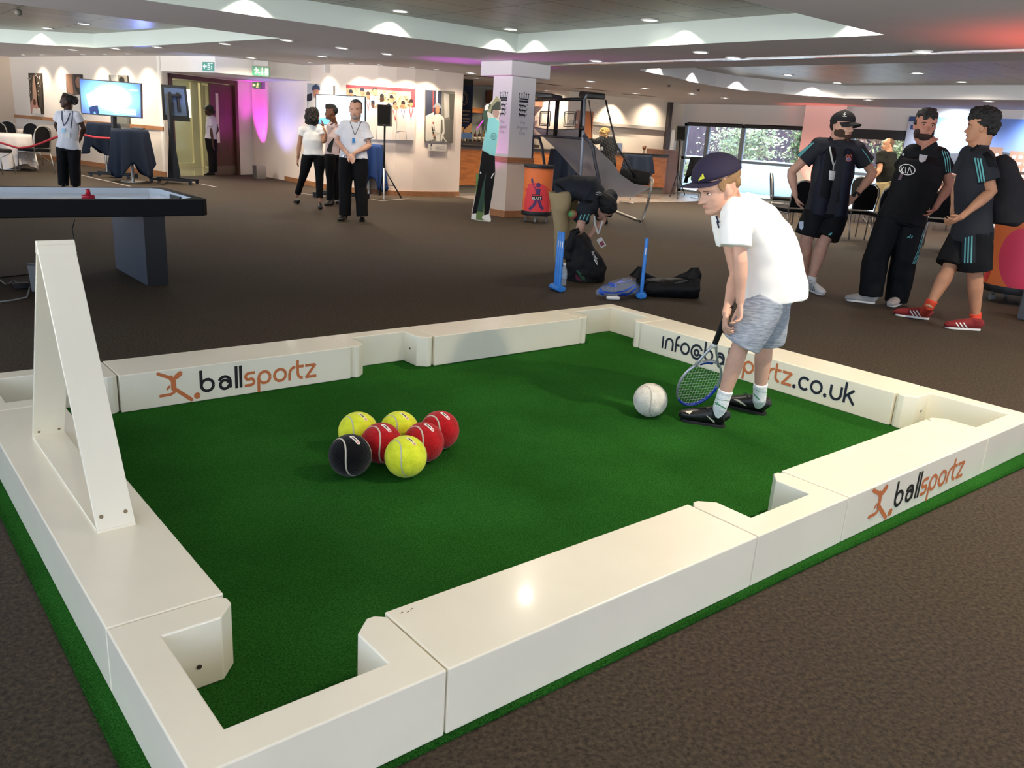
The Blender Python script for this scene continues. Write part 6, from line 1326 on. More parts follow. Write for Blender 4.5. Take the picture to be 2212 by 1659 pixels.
# ---- high tables under draped navy cloths
def cocktail(label, base, toppx, r=.33, rot=.3, hem=.36, amp=.05, seed=1, m=NAVY, group='high round tables under navy cloths', hmin=None):
    B_ = onz(*base); B_.z = 0; tp = at(*toppx, B_); H_ = min(1.2, max(.95, tp.z)); t = thing('cocktail_table', B_, label, 'table', group)
    mb = MB(); mb.lathe([(.001, 0), (.24, 0), (.24, .015), (.03, .03), (.03, H_-.03), (r-.02, H_-.03), (r-.02, H_-.006), (.001, H_-.006)]); local_build(mb, 'table_frame', CHROME, t, smooth=False)
    NA, NZ = 96, 14; rnd = random.Random(seed); ph = [rnd.uniform(0, 6.28) for _ in range(3)]; vs = [V((0, 0, H_))]
    for i in range(NA):
        a = 2*math.pi*i/NA; vs.append(V((math.cos(a)*r*.97, math.sin(a)*r*.97, H_)))
    for j in range(1, NZ+1):
        for i in range(NA):
            a = 2*math.pi*i/NA; sq = abs(math.cos(2*(a+rot)))**3; drop = (H_-hem)*(.72+.32*(1-sq)) if True else 0
            u = j/NZ; z = H_-drop*u-(.0); fl = amp*u*(math.sin(7*a+ph[0])+.6*math.sin(13*a+ph[1]))+.07*u**1.3*(1-sq)*.8+.03*u; rr = r+fl; vs.append(V((math.cos(a)*rr, math.sin(a)*rr, max(.03, z))))
    fs = [(0, 1+i, 1+(i+1) % NA) for i in range(NA)]+[(1+j*NA+i, 1+(j+1)*NA+i, 1+(j+1)*NA+(i+1) % NA, 1+j*NA+(i+1) % NA) for j in range(NZ) for i in range(NA)]
    mb = MB(); mb.add(vs, fs); c = mb.build('tablecloth', m, None, smooth=True); c.parent = t; so = c.modifiers.new('s', 'SOLIDIFY'); so.thickness = .004; return t, H_
cocktail('navy draped high table directly behind the left television stand', (232, 374), (232, 266), rot=.9, seed=2, hem=.42)
t, H_ = cocktail('navy draped high table with a black folder on it, right of the television stand', (288, 393), (288, 280), rot=.2, seed=5, hem=.12, r=.34)
P = t.location+V((0, 0, H_)); mb = MB(); a = at(300, 271, t.location, .1); mb.extr([P-HR*.02+HD*.12+V((0, 0, .012)), P+HR*.26-HD*.05+V((0, 0, .012)), P+HR*.3+HD*.02+V((0, 0, .02)), P+HR*.02+HD*.2+V((0, 0, .02))], (0, 0, .02)); tag(mb.build('folder', BLACK), 'black folder lying on the navy draped table by the television', 'folder')
cocktail('blue draped high table mostly hidden behind the bearded man', (798, 419), (798, 311), rot=.4, seed=8, hem=.1, m=cloth('royal_navy_cloth', '#1c3566'), r=.26)
cocktail('navy draped high table behind the sloping grey net of the ball game', (1212, 428), (1212, 322), rot=.5, seed=11, hem=.2)
cocktail('navy draped high table in front of the bar right end', (1370, 425), (1370, 334), rot=.75, seed=14, hem=.45, r=.36)
cocktail('black draped high table in front of the big window', (1510, 428), (1514, 340), rot=.3, seed=17, hem=.4, r=.36, m=cloth('black_table_cloth', '#12161b'))
# ---- loudspeakers on tripods
def speaker(ref, box, label_s, label_t, hub, legs, white=False):
    q = [at(x, y, ref, 0) for x, y in box]; t = thing('loudspeaker', (q[2]+q[3])/2, label_s, 'loudspeaker'); mb = MB(); quad_slab(mb, q, .26); mb.build('speaker_cabinet', BLACK, t, bevel=.01)
    mb = MB(); quad_slab(mb, [bil(q, u, v, .004) for u, v in ((.06, .04), (.94, .04), (.94, .9), (.06, .9))], .003); mb.build('speaker_grille', mat('grille', '#050506', rough=.9), t)
    mb = MB(); quad_slab(mb, [bil(q, u, v, .006) for u, v in ((.44, .92), (.56, .92), (.56, .97), (.44, .97))], .002); mb.build('speaker_badge', mat('grey_badge', '#77777c', rough=.5), t)
    t = thing('speaker_stand', ref, label_t, 'stand'); tp = (q[2]+q[3])/2+HD*.12; hb = at(*hub, ref, .12); mb = MB(); mb.tube([tp, hb+V((0, 0, -.15))], .018, 10); mb.build('pole', BLACKM, t, smooth=True)
    mb = MB(); mb.tube([hb+V((0, 0, .03)), hb-V((0, 0, .03))], .032, 12); mb.build('collar', BLACK, t)
    for k, (lx, ly, wm) in enumerate(legs):
        f = onz(lx, ly, .015); mb = MB(); mb.tube([hb, f], .014, 8); mb.build('leg', PRINT_WHITE if wm else BLACKM, t, smooth=True)
        mb = MB(); mid = hb+(f-hb)*.6; lowp = hb+V((0, 0, -(hb.z)*.72)); mb.tube([mid, V((lowp.x, lowp.y, mid.z+.02))], .008, 6); mb.build('brace', BLACKM, t)
speaker(onz(830, 428), [(815, 225), (844, 227), (843, 273), (815, 272)], 'black loudspeaker on the tripod in front of the team photograph', 'black tripod speaker stand with one white leg by the curved wall', (829, 362), [(829, 431, True), (867, 428, False), (820, 422, False)])
speaker(onz(1462, 424), [(1463, 272), (1481, 273), (1480, 305), (1461, 304)], 'black loudspeaker on a tripod in front of the window', 'dark tripod speaker stand in front of the big window', (1464, 373), [(1447, 425, False), (1463, 429, False), (1479, 420, False)])
# ---- photographs on the walls
def on_wall(px_, py_, pts, lift=.03):
    best = None; v = ray(px_, py_)
    for a, b in zip(pts, pts[1:]):
        A, B = V((*a, 0)), V((*b, 0)); t_ = (B-A).normalized(); n_ = V((-t_.y, t_.x, 0)); den = v.dot(n_)
        if abs(den) < 1e-6: continue
        k = (A-CAM).dot(n_)/den; X = CAM+v*k; s = (X-A).dot(t_)
        if k > 0 and -.03 <= s <= (B-A).length+.03 and (best is None or k < best[0]): best = (k, X, n_ if n_.dot(CAM-X) > 0 else -n_)
    return best[1]+best[2]*lift
_pi = {}
def pmat(c):
    v = [int(c[i:i+2], 16)/255*.80 for i in (1, 3, 5)]; return mat('photo_'+c, v, rough=.5, spec=.3)
def photo(px, wall, label, bg, shapes, cat='photograph', group='large photographs on the walls', th=.025, name='wall_photograph'):
    def M(u, v, l=0.):
        x = (px[0][0]*(1-u)+px[1][0]*u)*(1-v)+(px[3][0]*(1-u)+px[2][0]*u)*v; y = (px[0][1]*(1-u)+px[1][1]*u)*(1-v)+(px[3][1]*(1-u)+px[2][1]*u)*v
        return on_wall(x, y, wall, .035+l)
    nx = 10 if px[1][0]-px[0][0] > 60 else 3
    P0 = [M(i/nx, 0) for i in range(nx+1)]; P1 = [M(i/nx, 1) for i in range(nx+1)]; B0 = [M(i/nx, 0, -th) for i in range(nx+1)]; B1 = [M(i/nx, 1, -th) for i in range(nx+1)]
    c = (P0[0]+P0[-1]+P1[0]+P1[-1])/4; t = thing(name, c, label, cat, group); n = nx+1
    mb = MB(); mb.add(P0+P1+B0+B1, [(i, i+1, n+i+1, n+i) for i in range(nx)]+[(2*n+i, 3*n+i, 3*n+i+1, 2*n+i+1) for i in range(nx)]+[(i, 2*n+i, 2*n+i+1, i+1) for i in range(nx)]+[(n+i, n+i+1, 3*n+i+1, 3*n+i) for i in range(nx)]+[(0, n, 3*n, 2*n), (nx, 2*n+nx, 3*n+nx, n+nx)])
    mb.build('photo_board', pmat(bg), t)
    mats = []; mb = MB()
    for k, (kind, a, col) in enumerate(shapes):
        m = pmat(col)
        if m not in mats: mats.append(m)
        mb.cur = mats.index(m); l = .003+.00045*k if k < 125 else .06/1.0*.95+.0012*(k-125)*0+.0005*(k-125)
        if len(shapes) > 100: l = .003+.00018*k
        if kind == 'r':
            q_ = max(1, int((a[2]-a[0])*nx)); 
            for i in range(q_): u0, u1 = a[0]+(a[2]-a[0])*i/q_, a[0]+(a[2]-a[0])*(i+1)/q_; mb.add([M(u0, a[1], l), M(u1, a[1], l), M(u1, a[3], l), M(u0, a[3], l)], [(0, 1, 2, 3)])
            continue
        if kind == 'e': P = [(a[0]+a[2]*math.cos(w*math.pi/10), a[1]+a[3]*math.sin(w*math.pi/10)) for w in range(20)]
        else: P = a
        W_ = [M(min(1, max(0, u)), min(1, max(0, v)), l) for u, v in P]; cc = sum(W_, V((0, 0, 0)))/len(W_); m_ = len(W_); mb.add(W_+[cc], [(i, (i+1) % m_, m_) for i in range(m_)])
    if mb.f: mb.build('photo_print', mats, t)
    return t
def man2(x, y, s, skin='#b07a5e', top='#ece8e2', capc='#1a2036', sash=None, dark=False):
    S = [('p', [(x-.062*s, y+.12*s), (x+.062*s, y+.12*s), (x+.075*s, y+.55*s), (x-.075*s, y+.55*s)], top), ('p', [(x-.06*s, y+.5*s), (x+.06*s, y+.5*s), (x+.055*s, 1), (x-.055*s, 1)], top), ('e', (x, y+.05*s, .027*s, .065*s), skin), ('p', [(x-.03*s, y+.03*s), (x-.026*s, y-.02*s), (x, y-.04*s), (x+.026*s, y-.02*s), (x+.03*s, y+.03*s)], capc)]
    if sash: S.append(('p', [(x-.03*s, y+.13*s), (x-.02*s, y+.13*s), (x+.004*s, y+.33*s), (x-.004*s, y+.33*s)], sash)); S.append(('p', [(x+.03*s, y+.13*s), (x+.02*s, y+.13*s), (x-.004*s, y+.33*s), (x+.004*s, y+.33*s)], sash))
    return S
crowd = [('r', (0, 0, 1, .06), '#b5404a'), ('r', (.94, .05, 1, .38), '#b5404a')]
rc = random.Random(5)
for i in range(120): crowd.append(('e', (rc.uniform(.02, .93), rc.uniform(.08, .42), .012, .018), rc.choice(['#d8b48e', '#c9c08c', '#a8a070', '#e6d2b8', '#b58a6a'])))
crowd += [('r', (0, .62, 1, 1), '#b9b3b8')]
for (x, y, s, k, sa) in ((.08, .12, 1.0, '#c48a68', None), (.24, .07, 1.05, '#b07a5e', '#8a4a5a'), (.42, .06, 1.0, '#c08a68', None), (.33, .14, 1.0, '#9a6a50', '#a03a44'), (.52, .17, 1.0, '#3c2418', None), (.66, .18, 1.0, '#c48a68', None), (.14, .22, 1.0, '#c08a68', '#a03a44'), (.40, .30, .95, '#5a3a2a', None), (.62, .34, .95, '#b07a5e', '#a03a44'), (.71, .30, 1.0, '#c08a68', '#a8323c'), (.82, .28, 1.0, '#b07a5e', '#6a4a90'), (.94, .24, 1.05, '#c08a68', '#a8323c')): crowd += man2(x, y, s, k, rc.choice(['#ece6e2', '#dcd6d8', '#e6dcd4']), rc.choice(['#1a2036', '#14161f', '#2a1a16']), sa)
photo([(750, 183), (896, 192), (894, 303), (751, 300)], CURV, 'wide photograph of a cricket team in whites celebrating before a crowd', '#cbb190', crowd, name='wall_photograph')
photo([(918, 194), (980, 198), (975, 309), (916, 306)], CURV, 'photograph of a seated cricketer in whites and a wide grey sun hat', '#8f8a80',
  [('r', (0, 0, .55, .5), '#34384a'), ('p', [(.24, 0), (.36, 0), (.34, .45), (.26, .45)], '#9c4038'), ('p', [(.37, 0), (.42, 0), (.40, .4), (.36, .4)], '#e8e4dc'), ('p', [(.62, .04), (.8, .06), (.84, .5), (.68, .52)], '#cfcac0'), ('p', [(.82, .05), (1, .05), (1, .6), (.88, .6)], '#6a665c'), ('r', (.55, .55, 1, 1), '#77736a'), ('p', [(.02, .5), (.3, .42), (.3, .95), (.02, .97)], '#ddd8cc'),
   ('p', [(.2, .55), (.35, .46), (.5, .45), (.66, .52), (.7, .8), (.6, .98), (.14, .98)], '#f1ece0'), ('p', [(.05, .88), (.3, .78), (.62, .84), (.8, .98), (.05, .99)], '#e6e0d2'), ('e', (.42, .37, .07, .085), '#b98a6a'), ('p', [(.24, .33), (.3, .30), (.34, .25), (.42, .235), (.5, .26), (.54, .31), (.6, .345), (.42, .33)], '#9aa2aa'), ('e', (.28, .63, .025, .022), '#b04a44'), ('p', [(.22, .7), (.26, .7), (.34, .86), (.28, .86)], '#3a342c'), ('e', (.32, .87, .05, .03), '#b98a6a')])
photo([(924, 310.5), (963, 312.5), (962, 327), (923.5, 325.5)], CURV, 'small white caption card below the seated cricketer photograph', '#ece7de', [('r', (.08, .15, .18, .8), '#c9c4bd'), ('r', (.12, .0, .18, .3), '#3a3a40')]+[('r', (.4, .25+.2*i, .9, .29+.2*i), '#a8a49c') for i in range(3)], cat='caption card', group=None, th=.006, name='caption_card')
photo([(667, 180), (706, 182), (706, 236), (666, 235)], CURV, 'photograph of a cricketer in a blue cap left of the bright screen', '#c6ccd0', [('p', [(.0, .45), (.25, .38), (.3, .7), (.0, .7)], '#1d2130'), ('e', (.48, .32, .17, .24), '#c48a74'), ('p', [(.26, .28), (.3, .1), (.5, .02), (.7, .12), (.72, .26), (.5, .22)], '#2e456e'), ('p', [(.1, .75), (.4, .58), (.7, .6), (.9, 1), (.05, 1)], '#e6e4e2')])
photo([(706, 181), (723, 182), (723, 205), (706, 204)], CURV, 'pale card beside the blue cap photograph', '#cdc6b8', [], cat='caption card', group=None, th=.006, name='caption_card')
rc = random.Random(9); sp1 = [('e', (rc.random(), rc.uniform(0, .6), .03, .018), rc.choice(['#e8e2d8', '#8a7a6a', '#2a241e', '#b8a894'])) for _ in range(60)]
photo([(64, 158), (92, 158.5), (96, 247), (70, 245)], W1, 'tall dark photograph of arms raised with a trophy at the far left wall', '#4a4036', sp1+[('p', [(.3, .8), (.36, .3), (.45, .06), (.55, .06), (.62, .3), (.7, .8)], '#b5917a'), ('p', [(.1, .99), (.15, .72), (.4, .62), (.62, .7), (.9, .99)], '#c08a7a'), ('e', (.45, .72, .12, .08), '#5a3024'), ('p', [(.2, 1), (.3, .85), (.6, .88), (.9, .84), (.95, 1)], '#e6dcd2')])
photo([(145, 160), (179, 161), (182, 246), (149, 244)], W1, 'photograph of a man and a bat partly hidden behind the left television', '#6a5850', [('p', [(0, 0), (.4, 0), (.45, .5), (.1, .55)], '#b88a6e'), ('p', [(.5, 0), (1, 0), (1, .6), (.6, .4)], '#3a3434'), ('p', [(.3, 1), (.5, .55), (1, .5), (1, 1)], '#e8e4de'), ('e', (.8, .2, .2, .14), '#a07460')])
photo([(238, 162), (278, 163), (283, 275), (243, 272)], W1, 'black and white photograph above the right end of the left television', '#77746c', [('e', (.3, .08, .12, .06), '#2a2a28'), ('p', [(.1, .0), (.5, .0), (.5, .2), (.2, .25)], '#cfccc4'), ('e', (.7, .1, .15, .07), '#1c1c1a'), ('r', (.1, .5, .9, .95), '#8a8a80')])
# ---- exit signs
GRN = mat('exit_green', '#1f6a4a', rough=.4); GRNP = mat('exit_green_pale', '#3c8f7c', rough=.4); EXW = mat('exit_white', '#dff0e6', rough=.4)
def runner(q, u0, v0, s, asp, m, par, flip=1):
    mb = MB(); n = (q[1]-q[0]).cross(q[3]-q[0]).normalized(); n = n if n.dot(CAM-q[0]) > 0 else -n
    for pts, w in (([(.5, .28), (.42, .6)], .16), ([(.42, .6), (.62, .78), (.55, 1.0)], .11), ([(.42, .6), (.3, .8), (.05, .82)], .11), ([(.5, .34), (.72, .46), (.85, .36)], .08), ([(.48, .34), (.25, .38), (.2, .55)], .08)):
        a, f = stroke2(pts, w); mb.add([bil(q, u0+s*(p.x if flip > 0 else 1-p.x), v0+s*asp*p.y)+n*.004 for p in a], f)
    a, f = stroke2(arc(.58, .13, .05, 0, 360, 10), .1); mb.add([bil(q, u0+s*(p.x if flip > 0 else 1-p.x), v0+s*asp*p.y)+n*.004 for p in a], f); mb.build('running_figure', m, par)
def sgn_poly(q, pts, m, par, nm='sign_symbol'):
    mb = MB(); n = (q[1]-q[0]).cross(q[3]-q[0]).normalized(); n = n if n.dot(CAM-q[0]) > 0 else -n; P = [bil(q, u, v)+n*.005 for u, v in pts]; mb.add(P, [tuple(range(len(P)))]); return mb.build(nm, m, par)
def sign(label, q, m, th=.02):
    t = thing('exit_sign', sum(q, V((0, 0, 0)))/4, label, 'exit sign'); mb = MB(); quad_slab(mb, q, th); mb.build('sign_board', m, t); return t
HPF = [hp[0], hp[1]]; q = [on_wall(x, y, [hp[0], hp[1]], .02) for x, y in ((439, 134), (463, 134.5), (463, 154), (439, 153))]
t = sign('pale green exit sign with left arrow on the blue lit header', q, GRNP); sgn_poly(q, [(.05, .5), (.25, .2), (.25, .4), (.42, .4), (.42, .6), (.25, .6), (.25, .8)], EXW, t, 'sign_arrow')
mb = MB(); a, f = font_mesh('EXIT')
for i in range(4): sgn_poly(q, [(.48, .14+.2*i), (.68, .14+.2*i), (.68, .26+.2*i), (.48, .26+.2*i)], EXW, t, 'sign_lettering')
sgn_poly(q, [(.74, .1), (.95, .1), (.95, .2), (.74, .2)], EXW, t); runner(q, .72, .25, .24, 2.6, EXW, t)
S0 = at(563, 154, V((6.9, 16.0, 0))); rs = V((6.9, 15.95, 0)); q = [at(x, y, rs, o) for (x, y), o in zip(((545, 142), (582, 145), (581.5, 166), (544.5, 162)), (0, 0, 0, 0))]
t = sign('dark green hanging exit sign with running man and down arrow', q, GRN, .03); runner(q, .05, .12, .42, 1.7, EXW, t, -1); sgn_poly(q, [(.56, .12), (.60, .12), (.60, .65), (.66, .65), (.58, .9), (.50, .65), (.56, .65)], EXW, t, 'sign_arrow'); sgn_poly(q, [(.75, .14), (.95, .14), (.95, .86), (.75, .86)], mat('exit_door', '#9fb7a8'), t, 'sign_door')
mb = MB(); quad_slab(mb, [at(x, y, rs, .0) for x, y in ((549, 130), (580, 132), (580, 143), (549, 141))], .05); mb.build('sign_lamp_housing', mat('housing_grey', '#b9b4b0', rough=.4), t)
q = [on_wall(x, y, CURV, .07) for x, y in ((551, 177), (568, 177.5), (568, 192), (551, 191))]
t = sign('small glowing green and yellow exit sign above the purple light', q, mat('exit_glow', '#2f6a38', emit=.4, emc='#5a9a50'), .02); runner(q, .5, .1, .42, 2, mat('exit_yellow', '#f4f09a', emit=1.2), t); sgn_poly(q, [(.05, .5), (.22, .25), (.22, .42), (.42, .42), (.42, .58), (.22, .58), (.22, .75)], mat('exit_yellow', '#f4f09a'), t, 'sign_arrow')
mb = MB(); quad_slab(mb, [on_wall(x, y, CURV, .03) for x, y in ((550, 176), (573, 177), (573, 193), (550, 192))], .03); mb.build('sign_acrylic', mat('acrylic', '#b9a8d8', rough=.2, alpha=.35), t)
# small sensors
P = on_wall(709, 150, CURV, .05); mb = MB(); mb.box((P.x-.06, P.y-.06, P.z-.07), (P.x+.06, P.y+.02, P.z+.08)); tag(mb.build('wall_sensor', mat('sensor_white', '#dcd8d4', rough=.5), bevel=.01), 'small white sensor box high on the curved wall', 'sensor')
P = onz(40, 28, PAN-.05); mb = MB(); mb.lathe([(.02, .05), (.05, .03), (.05, -.02), (.02, -.04)], P); tag(mb.build('ceiling_sensor', mat('sensor_grey', '#77756c', rough=.5), smooth=True), 'round grey smoke detector on the left coffer tiles', 'smoke detector')
for (x, y, z, lb) in ((1445, 186, CEIL, 'tiny dark sprinkler on the soffit above the bar wall'), (1508, 195, CEIL, 'small dark camera on the soffit beside the wavy coffer')):
    P = onz(x, y, z-.02); mb = MB(); mb.lathe([(.01, .02), (.035, .018), (.03, -.01), (.005, -.02)], P); tag(mb.build('sprinkler', mat('dark_bits', '#38332f', rough=.6)), lb, 'sprinkler')
# ---- uplighters
def uplighter(px_, lb, w=.12):
    P = onz(*px_); t = thing('uplighter', P, lb, 'uplighter'); mb = MB(); mb.box((-w, -w, 0), (w, w, .3)); local_build(mb, 'light_body', mat('steel', '#9c9a98'), t, bevel=.005)
    return t
uplighter((561, 386), 'steel box uplighter throwing purple light up the wall by the door')
# ---- tape marks on the carpet
TAPE = mat('white_tape', '#b9b4ae', rough=.7)
for (a, b, lb) in (((175, 378), (281, 402.5), 'white tape line running toward the air hockey table'), ((400, 391), (468, 404), 'white tape line right of the stand by the doorway'), ((645, 417), (706, 424), 'white tape line behind the walking woman'), ((795, 429), (824, 434), 'white tape line left of the tripod foot'), ((824, 434), (883, 429), 'white tape line along the curved wall foot')):
    A, B = onz(*a, .002), onz(*b, .002); t_ = (B-A).normalized(); n_ = V((-t_.y, t_.x, 0))*.02; mb = MB(); mb.extr([A-n_, B-n_, B+n_, A+n_], (0, 0, .001)); tag(mb.build('floor_tape', TAPE), lb, 'tape')
# ---- banqueting chairs
FAB = cloth('black_upholstery', '#141315', rough=.8); CHF = mat('silver_chair_frame', '#b9b6ae', rough=.3, metal=.75)
def chair(loc, rz, label, group):
    t = thing('banquet_chair', loc, label, 'chair', group, rz)
    mb = MB(); mb.box((-.215, -.21, .42), (.215, .21, .48)); local_build(mb, 'seat', FAB, t, bevel=.02)
    bp = [(-.19, .50), (-.205, .72), (-.18, .84), (-.11, .905), (0, .93), (.11, .905), (.18, .84), (.205, .72), (.19, .50)]
    mb = MB(); yb = lambda z: -.215-(z-.45)*.16; mb.extr([(x, yb(z)-.0, z) for x, z in bp], (0, .035, 0)); local_build(mb, 'backrest', FAB, t, bevel=.012)
    fr = [(-.20, .40), (-.205, .50)]+[(x*1.07, z+.012) for x, z in bp[1:-1]]+[(.205, .50), (.20, .40)]
    mb = MB(); mb.tube([(x, yb(z)-.004, z) for x, z in fr], .012, 8, lat=V((0, 1, 0))); local_build(mb, 'back_frame', CHF, t, smooth=True)
    for sx in (-1, 1):
        mb = MB(); mb.tube([(sx*.20, yb(.41), .41), (sx*.205, -.30, .0)], .012, 8); local_build(mb, 'leg', CHF, t, smooth=True)
        mb = MB(); mb.tube([(sx*.20, -.2, .41), (sx*.2, .19, .41), (sx*.205, .21, .38), (sx*.21, .23, 0)], .012, 8); local_build(mb, 'leg', CHF, t, smooth=True)
        mb = MB(); mb.tube([(sx*.2, -.235, .2), (sx*.2, .2, .41)], .006, 6); local_build(mb, 'brace', CHF, t)
    return t
c0 = None
def yaw_to(dx): return math.atan2(dx.y, dx.x)-math.pi/2     # chair front (+y) turned toward dx
for (px_, py_, face, lb, gp) in (
  (1700, 512, -HR*.3+HD*.95, 'black banquet chair directly behind the boy, between him and the man in the gilet', 'right'), (1683, 478, -HD*.2+HR, 'black banquet chair half hidden behind the one by the boy, nearest the window', 'right'),
  (1838, 514, HD*1-HR*.15, 'black banquet chair right of the gilet man elbow', 'right'), (1903, 524, HD*1+HR*.1, 'black banquet chair left of the middle man waist', 'right'), (1856, 480, -HD, 'black banquet chair behind the pair, facing them', 'right'),
  (2022, 536, HD*1+HR*.55, 'black banquet chair between the middle man and the backpack man', 'right'), (2052, 500, HD*.6+HR*.8, 'black banquet chair half hidden behind the backpack man arm', 'right'),
  (78, 371, -HR*.9+HD*.25, 'black banquet chair at the right side of the white round table', 'left'), (56, 355, -HR*.2-HD*.9, 'black banquet chair behind the white round table', 'left'), (10, 350, -HD, 'black banquet chair farthest back against the wall side', 'left'), (-4, 375, HR*.9, 'black banquet chair cut by the left edge, nearer one', 'left'), (3, 356, HR*.5-HD*.6, 'black banquet chair cut by the left edge, farther one', 'left')):
    P = onz(px_, py_); rz = yaw_to(face); g_ = 'banquet chairs at the '+gp+' of the room'
    if c0 is None: c0 = chair(P, rz, lb, g_)
    else: dup(c0, P, rz, lb, g_)
def round_table(px_, lb, r=.45, H_=.74, hem=.03):
    P = onz(*px_); t = thing('round_table', P, lb, 'table', 'round tables under white cloths'); NA, NZ = 80, 8; vs = [V((0, 0, H_))]+[V((math.cos(2*math.pi*i/NA)*r, math.sin(2*math.pi*i/NA)*r, H_)) for i in range(NA)]
    for j in range(1, NZ+1):
        for i in range(NA):
            a = 2*math.pi*i/NA; u = j/NZ; rr = r+.05*u+.03*u*math.sin(9*a)+.02*u*math.sin(17*a); vs.append(V((math.cos(a)*rr, math.sin(a)*rr, H_-(H_-hem-.12*(1+math.sin(4*a))*.5)*u)))
    fs = [(0, 1+i, 1+(i+1) % NA) for i in range(NA)]+[(1+j*NA+i, 1+(j+1)*NA+i, 1+(j+1)*NA+(i+1) % NA, 1+j*NA+(i+1) % NA) for j in range(NZ) for i in range(NA)]
    mb = MB(); mb.add(vs, fs); c = mb.build('tablecloth', cloth('white_tablecloth', '#d8d2d0'), None, smooth=True); c.parent = t
    mb = MB(); mb.lathe([(.001, 0), (.2, 0), (.2, .02), (.03, .03), (.03, H_-.03), (r-.02, H_-.03), (r-.02, H_-.004), (.001, H_-.004)]); local_build(mb, 'table_frame', CHROME, t)
round_table((24, 366), 'round table under a white cloth beside the chairs at left'); round_table((22, 344), 'second white clothed round table behind the first one')
# rope barrier
t = thing('rope_barrier', onz(150, 378), 'red rope barrier strung in front of the left chairs', 'rope barrier'); rr_ = t.location
mb = MB(); mb.tube([at(x, y, rr_, 0) for x, y in ((-20, 303), (0, 308), (20, 314), (40, 320), (62, 318), (85, 311), (105, 303), (122, 296), (150, 285), (183, 292), (205, 297), (230, 298.5), (251, 299))], .022, 8); mb.build('rope', mat('rope_red', '#a02c38', rough=.8, bump=.6, bscale=60), t, smooth=True)
mb = MB(); tp = at(150, 282, rr_, 0); mb.lathe([(.001, 0), (.15, 0), (.15, .02), (.025, .04), (.025, max(.8, tp.z)), (.04, max(.8, tp.z)+.02), (.001, max(.8, tp.z)+.05)], V((tp.x, tp.y, 0))); mb.build('post', CHROME, t, smooth=False)
# ---- orange barrels on castors
OR1 = mat('barrel_orange', '#e9793b', rough=.5, var=.08, vscale=3); PKR = mat('barrel_pink', '#e23d5e', rough=.5); RD = mat('barrel_red', '#dd3b45', rough=.5); PUR2 = mat('barrel_purple', '#4c2f66', rough=.5)
def barrel(P, r, z0, z1, lb):
    t = thing('barrel_bin', P, lb, 'bin', None); mb = MB(); mb.lathe([(r, z0), (r, z1), (r-.01, z1)], P, 48); b_ = mb.build('barrel_body', OR1, t, smooth=False, angle=.6)
    for nm, za, zb in (('lower_rim', z0-.03, z0+.04), ('upper_rim', z1-.03, z1+.02)):
        mb = MB(); mb.lathe([(.001, za), (r+.012, za), (r+.016, (za+zb)/2), (r+.012, zb), (.001, zb)], P, 48); mb.build(nm, BLACK, t, smooth=False, angle=.6)
    for k in range(4):
        a = math.pi/4+k*math.pi/2; c = P+V((math.cos(a)*r*.72, math.sin(a)*r*.72, .04)); mb = MB(); mb.tube([c-HR*.016, c+HR*.016], .038, 14, lat=HD); mb.build('caster', mat('caster_grey', '#8d8c8a', rough=.4), t)
        mb = MB(); mb.box((c.x-.012, c.y-.012, c.z+.03), (c.x+.012, c.y+.012, z0-.02)); mb.build('caster_fork', CHROME, t)
    return t, b_
P = onz(1157, 480); t, b_ = barrel(P, .235, .15, .90, 'orange and red barrel bin with a batting figure beside the pillar')
wrap(b_, [quad_px((1121, 425), (1190, 428), (1188, 470), (1120, 465), 16, 8), blob_px(1156, 424, 34.5, 29, 24, rings=5)], 'barrel_print', RD, t, .004)
fg = [line_px([(1149, 386), (1150.5, 395)], 4), line_px([(1150.5, 396), (1158, 411)], 1.6), blob_px(1163, 400, 5, 5.5), line_px([(1163, 408), (1161, 424), (1160, 434)], 10), line_px([(1158, 434), (1152, 445), (1143, 452)], 6), line_px([(1164, 434), (1168, 446), (1173, 452)], 6), line_px([(1156, 411), (1166, 412)], 3)]
wrap(b_, fg, 'barrel_figure', PUR2, t, .007)
wrap(b_, [quad_px((1149, 419), (1171, 420), (1171, 432), (1149, 432))], 'barrel_badge', BLACK_INK, t, .009); wrap(b_, [text_px('BLAST', 1149.5, 431, (7.2, .3), (0, -8.5))], 'barrel_lettering', PRINT_WHITE, t, .012); wrap(b_, [line_px([(1150, 421.5), (1164, 421.8)], 2.4), blob_px(1168, 422, 2.2, 2.2)], 'barrel_badge_print', RD, t, .012)
P = onz(2192, 652); t, b_ = barrel(P, .34, .14, .92, 'large orange barrel bin with pink circles behind the backpack man')
wrap(b_, [blob_px(2212, 565, 55, 72, 30, rings=8)], 'barrel_print', PKR, t, .004); wrap(b_, [blob_px(2115, 555, 28, 62, 24, rings=8)], 'barrel_print', RD, t, .006)
mb = MB(); P = onz(2200, 690); mb.box((P.x, P.y-.3, 0), (P.x+.25, P.y+.02, .33)); tag(mb.build('equipment_case', mat('case_grey', '#50535a', rough=.5), bevel=.01), 'grey equipment case cut by the right edge', 'case')
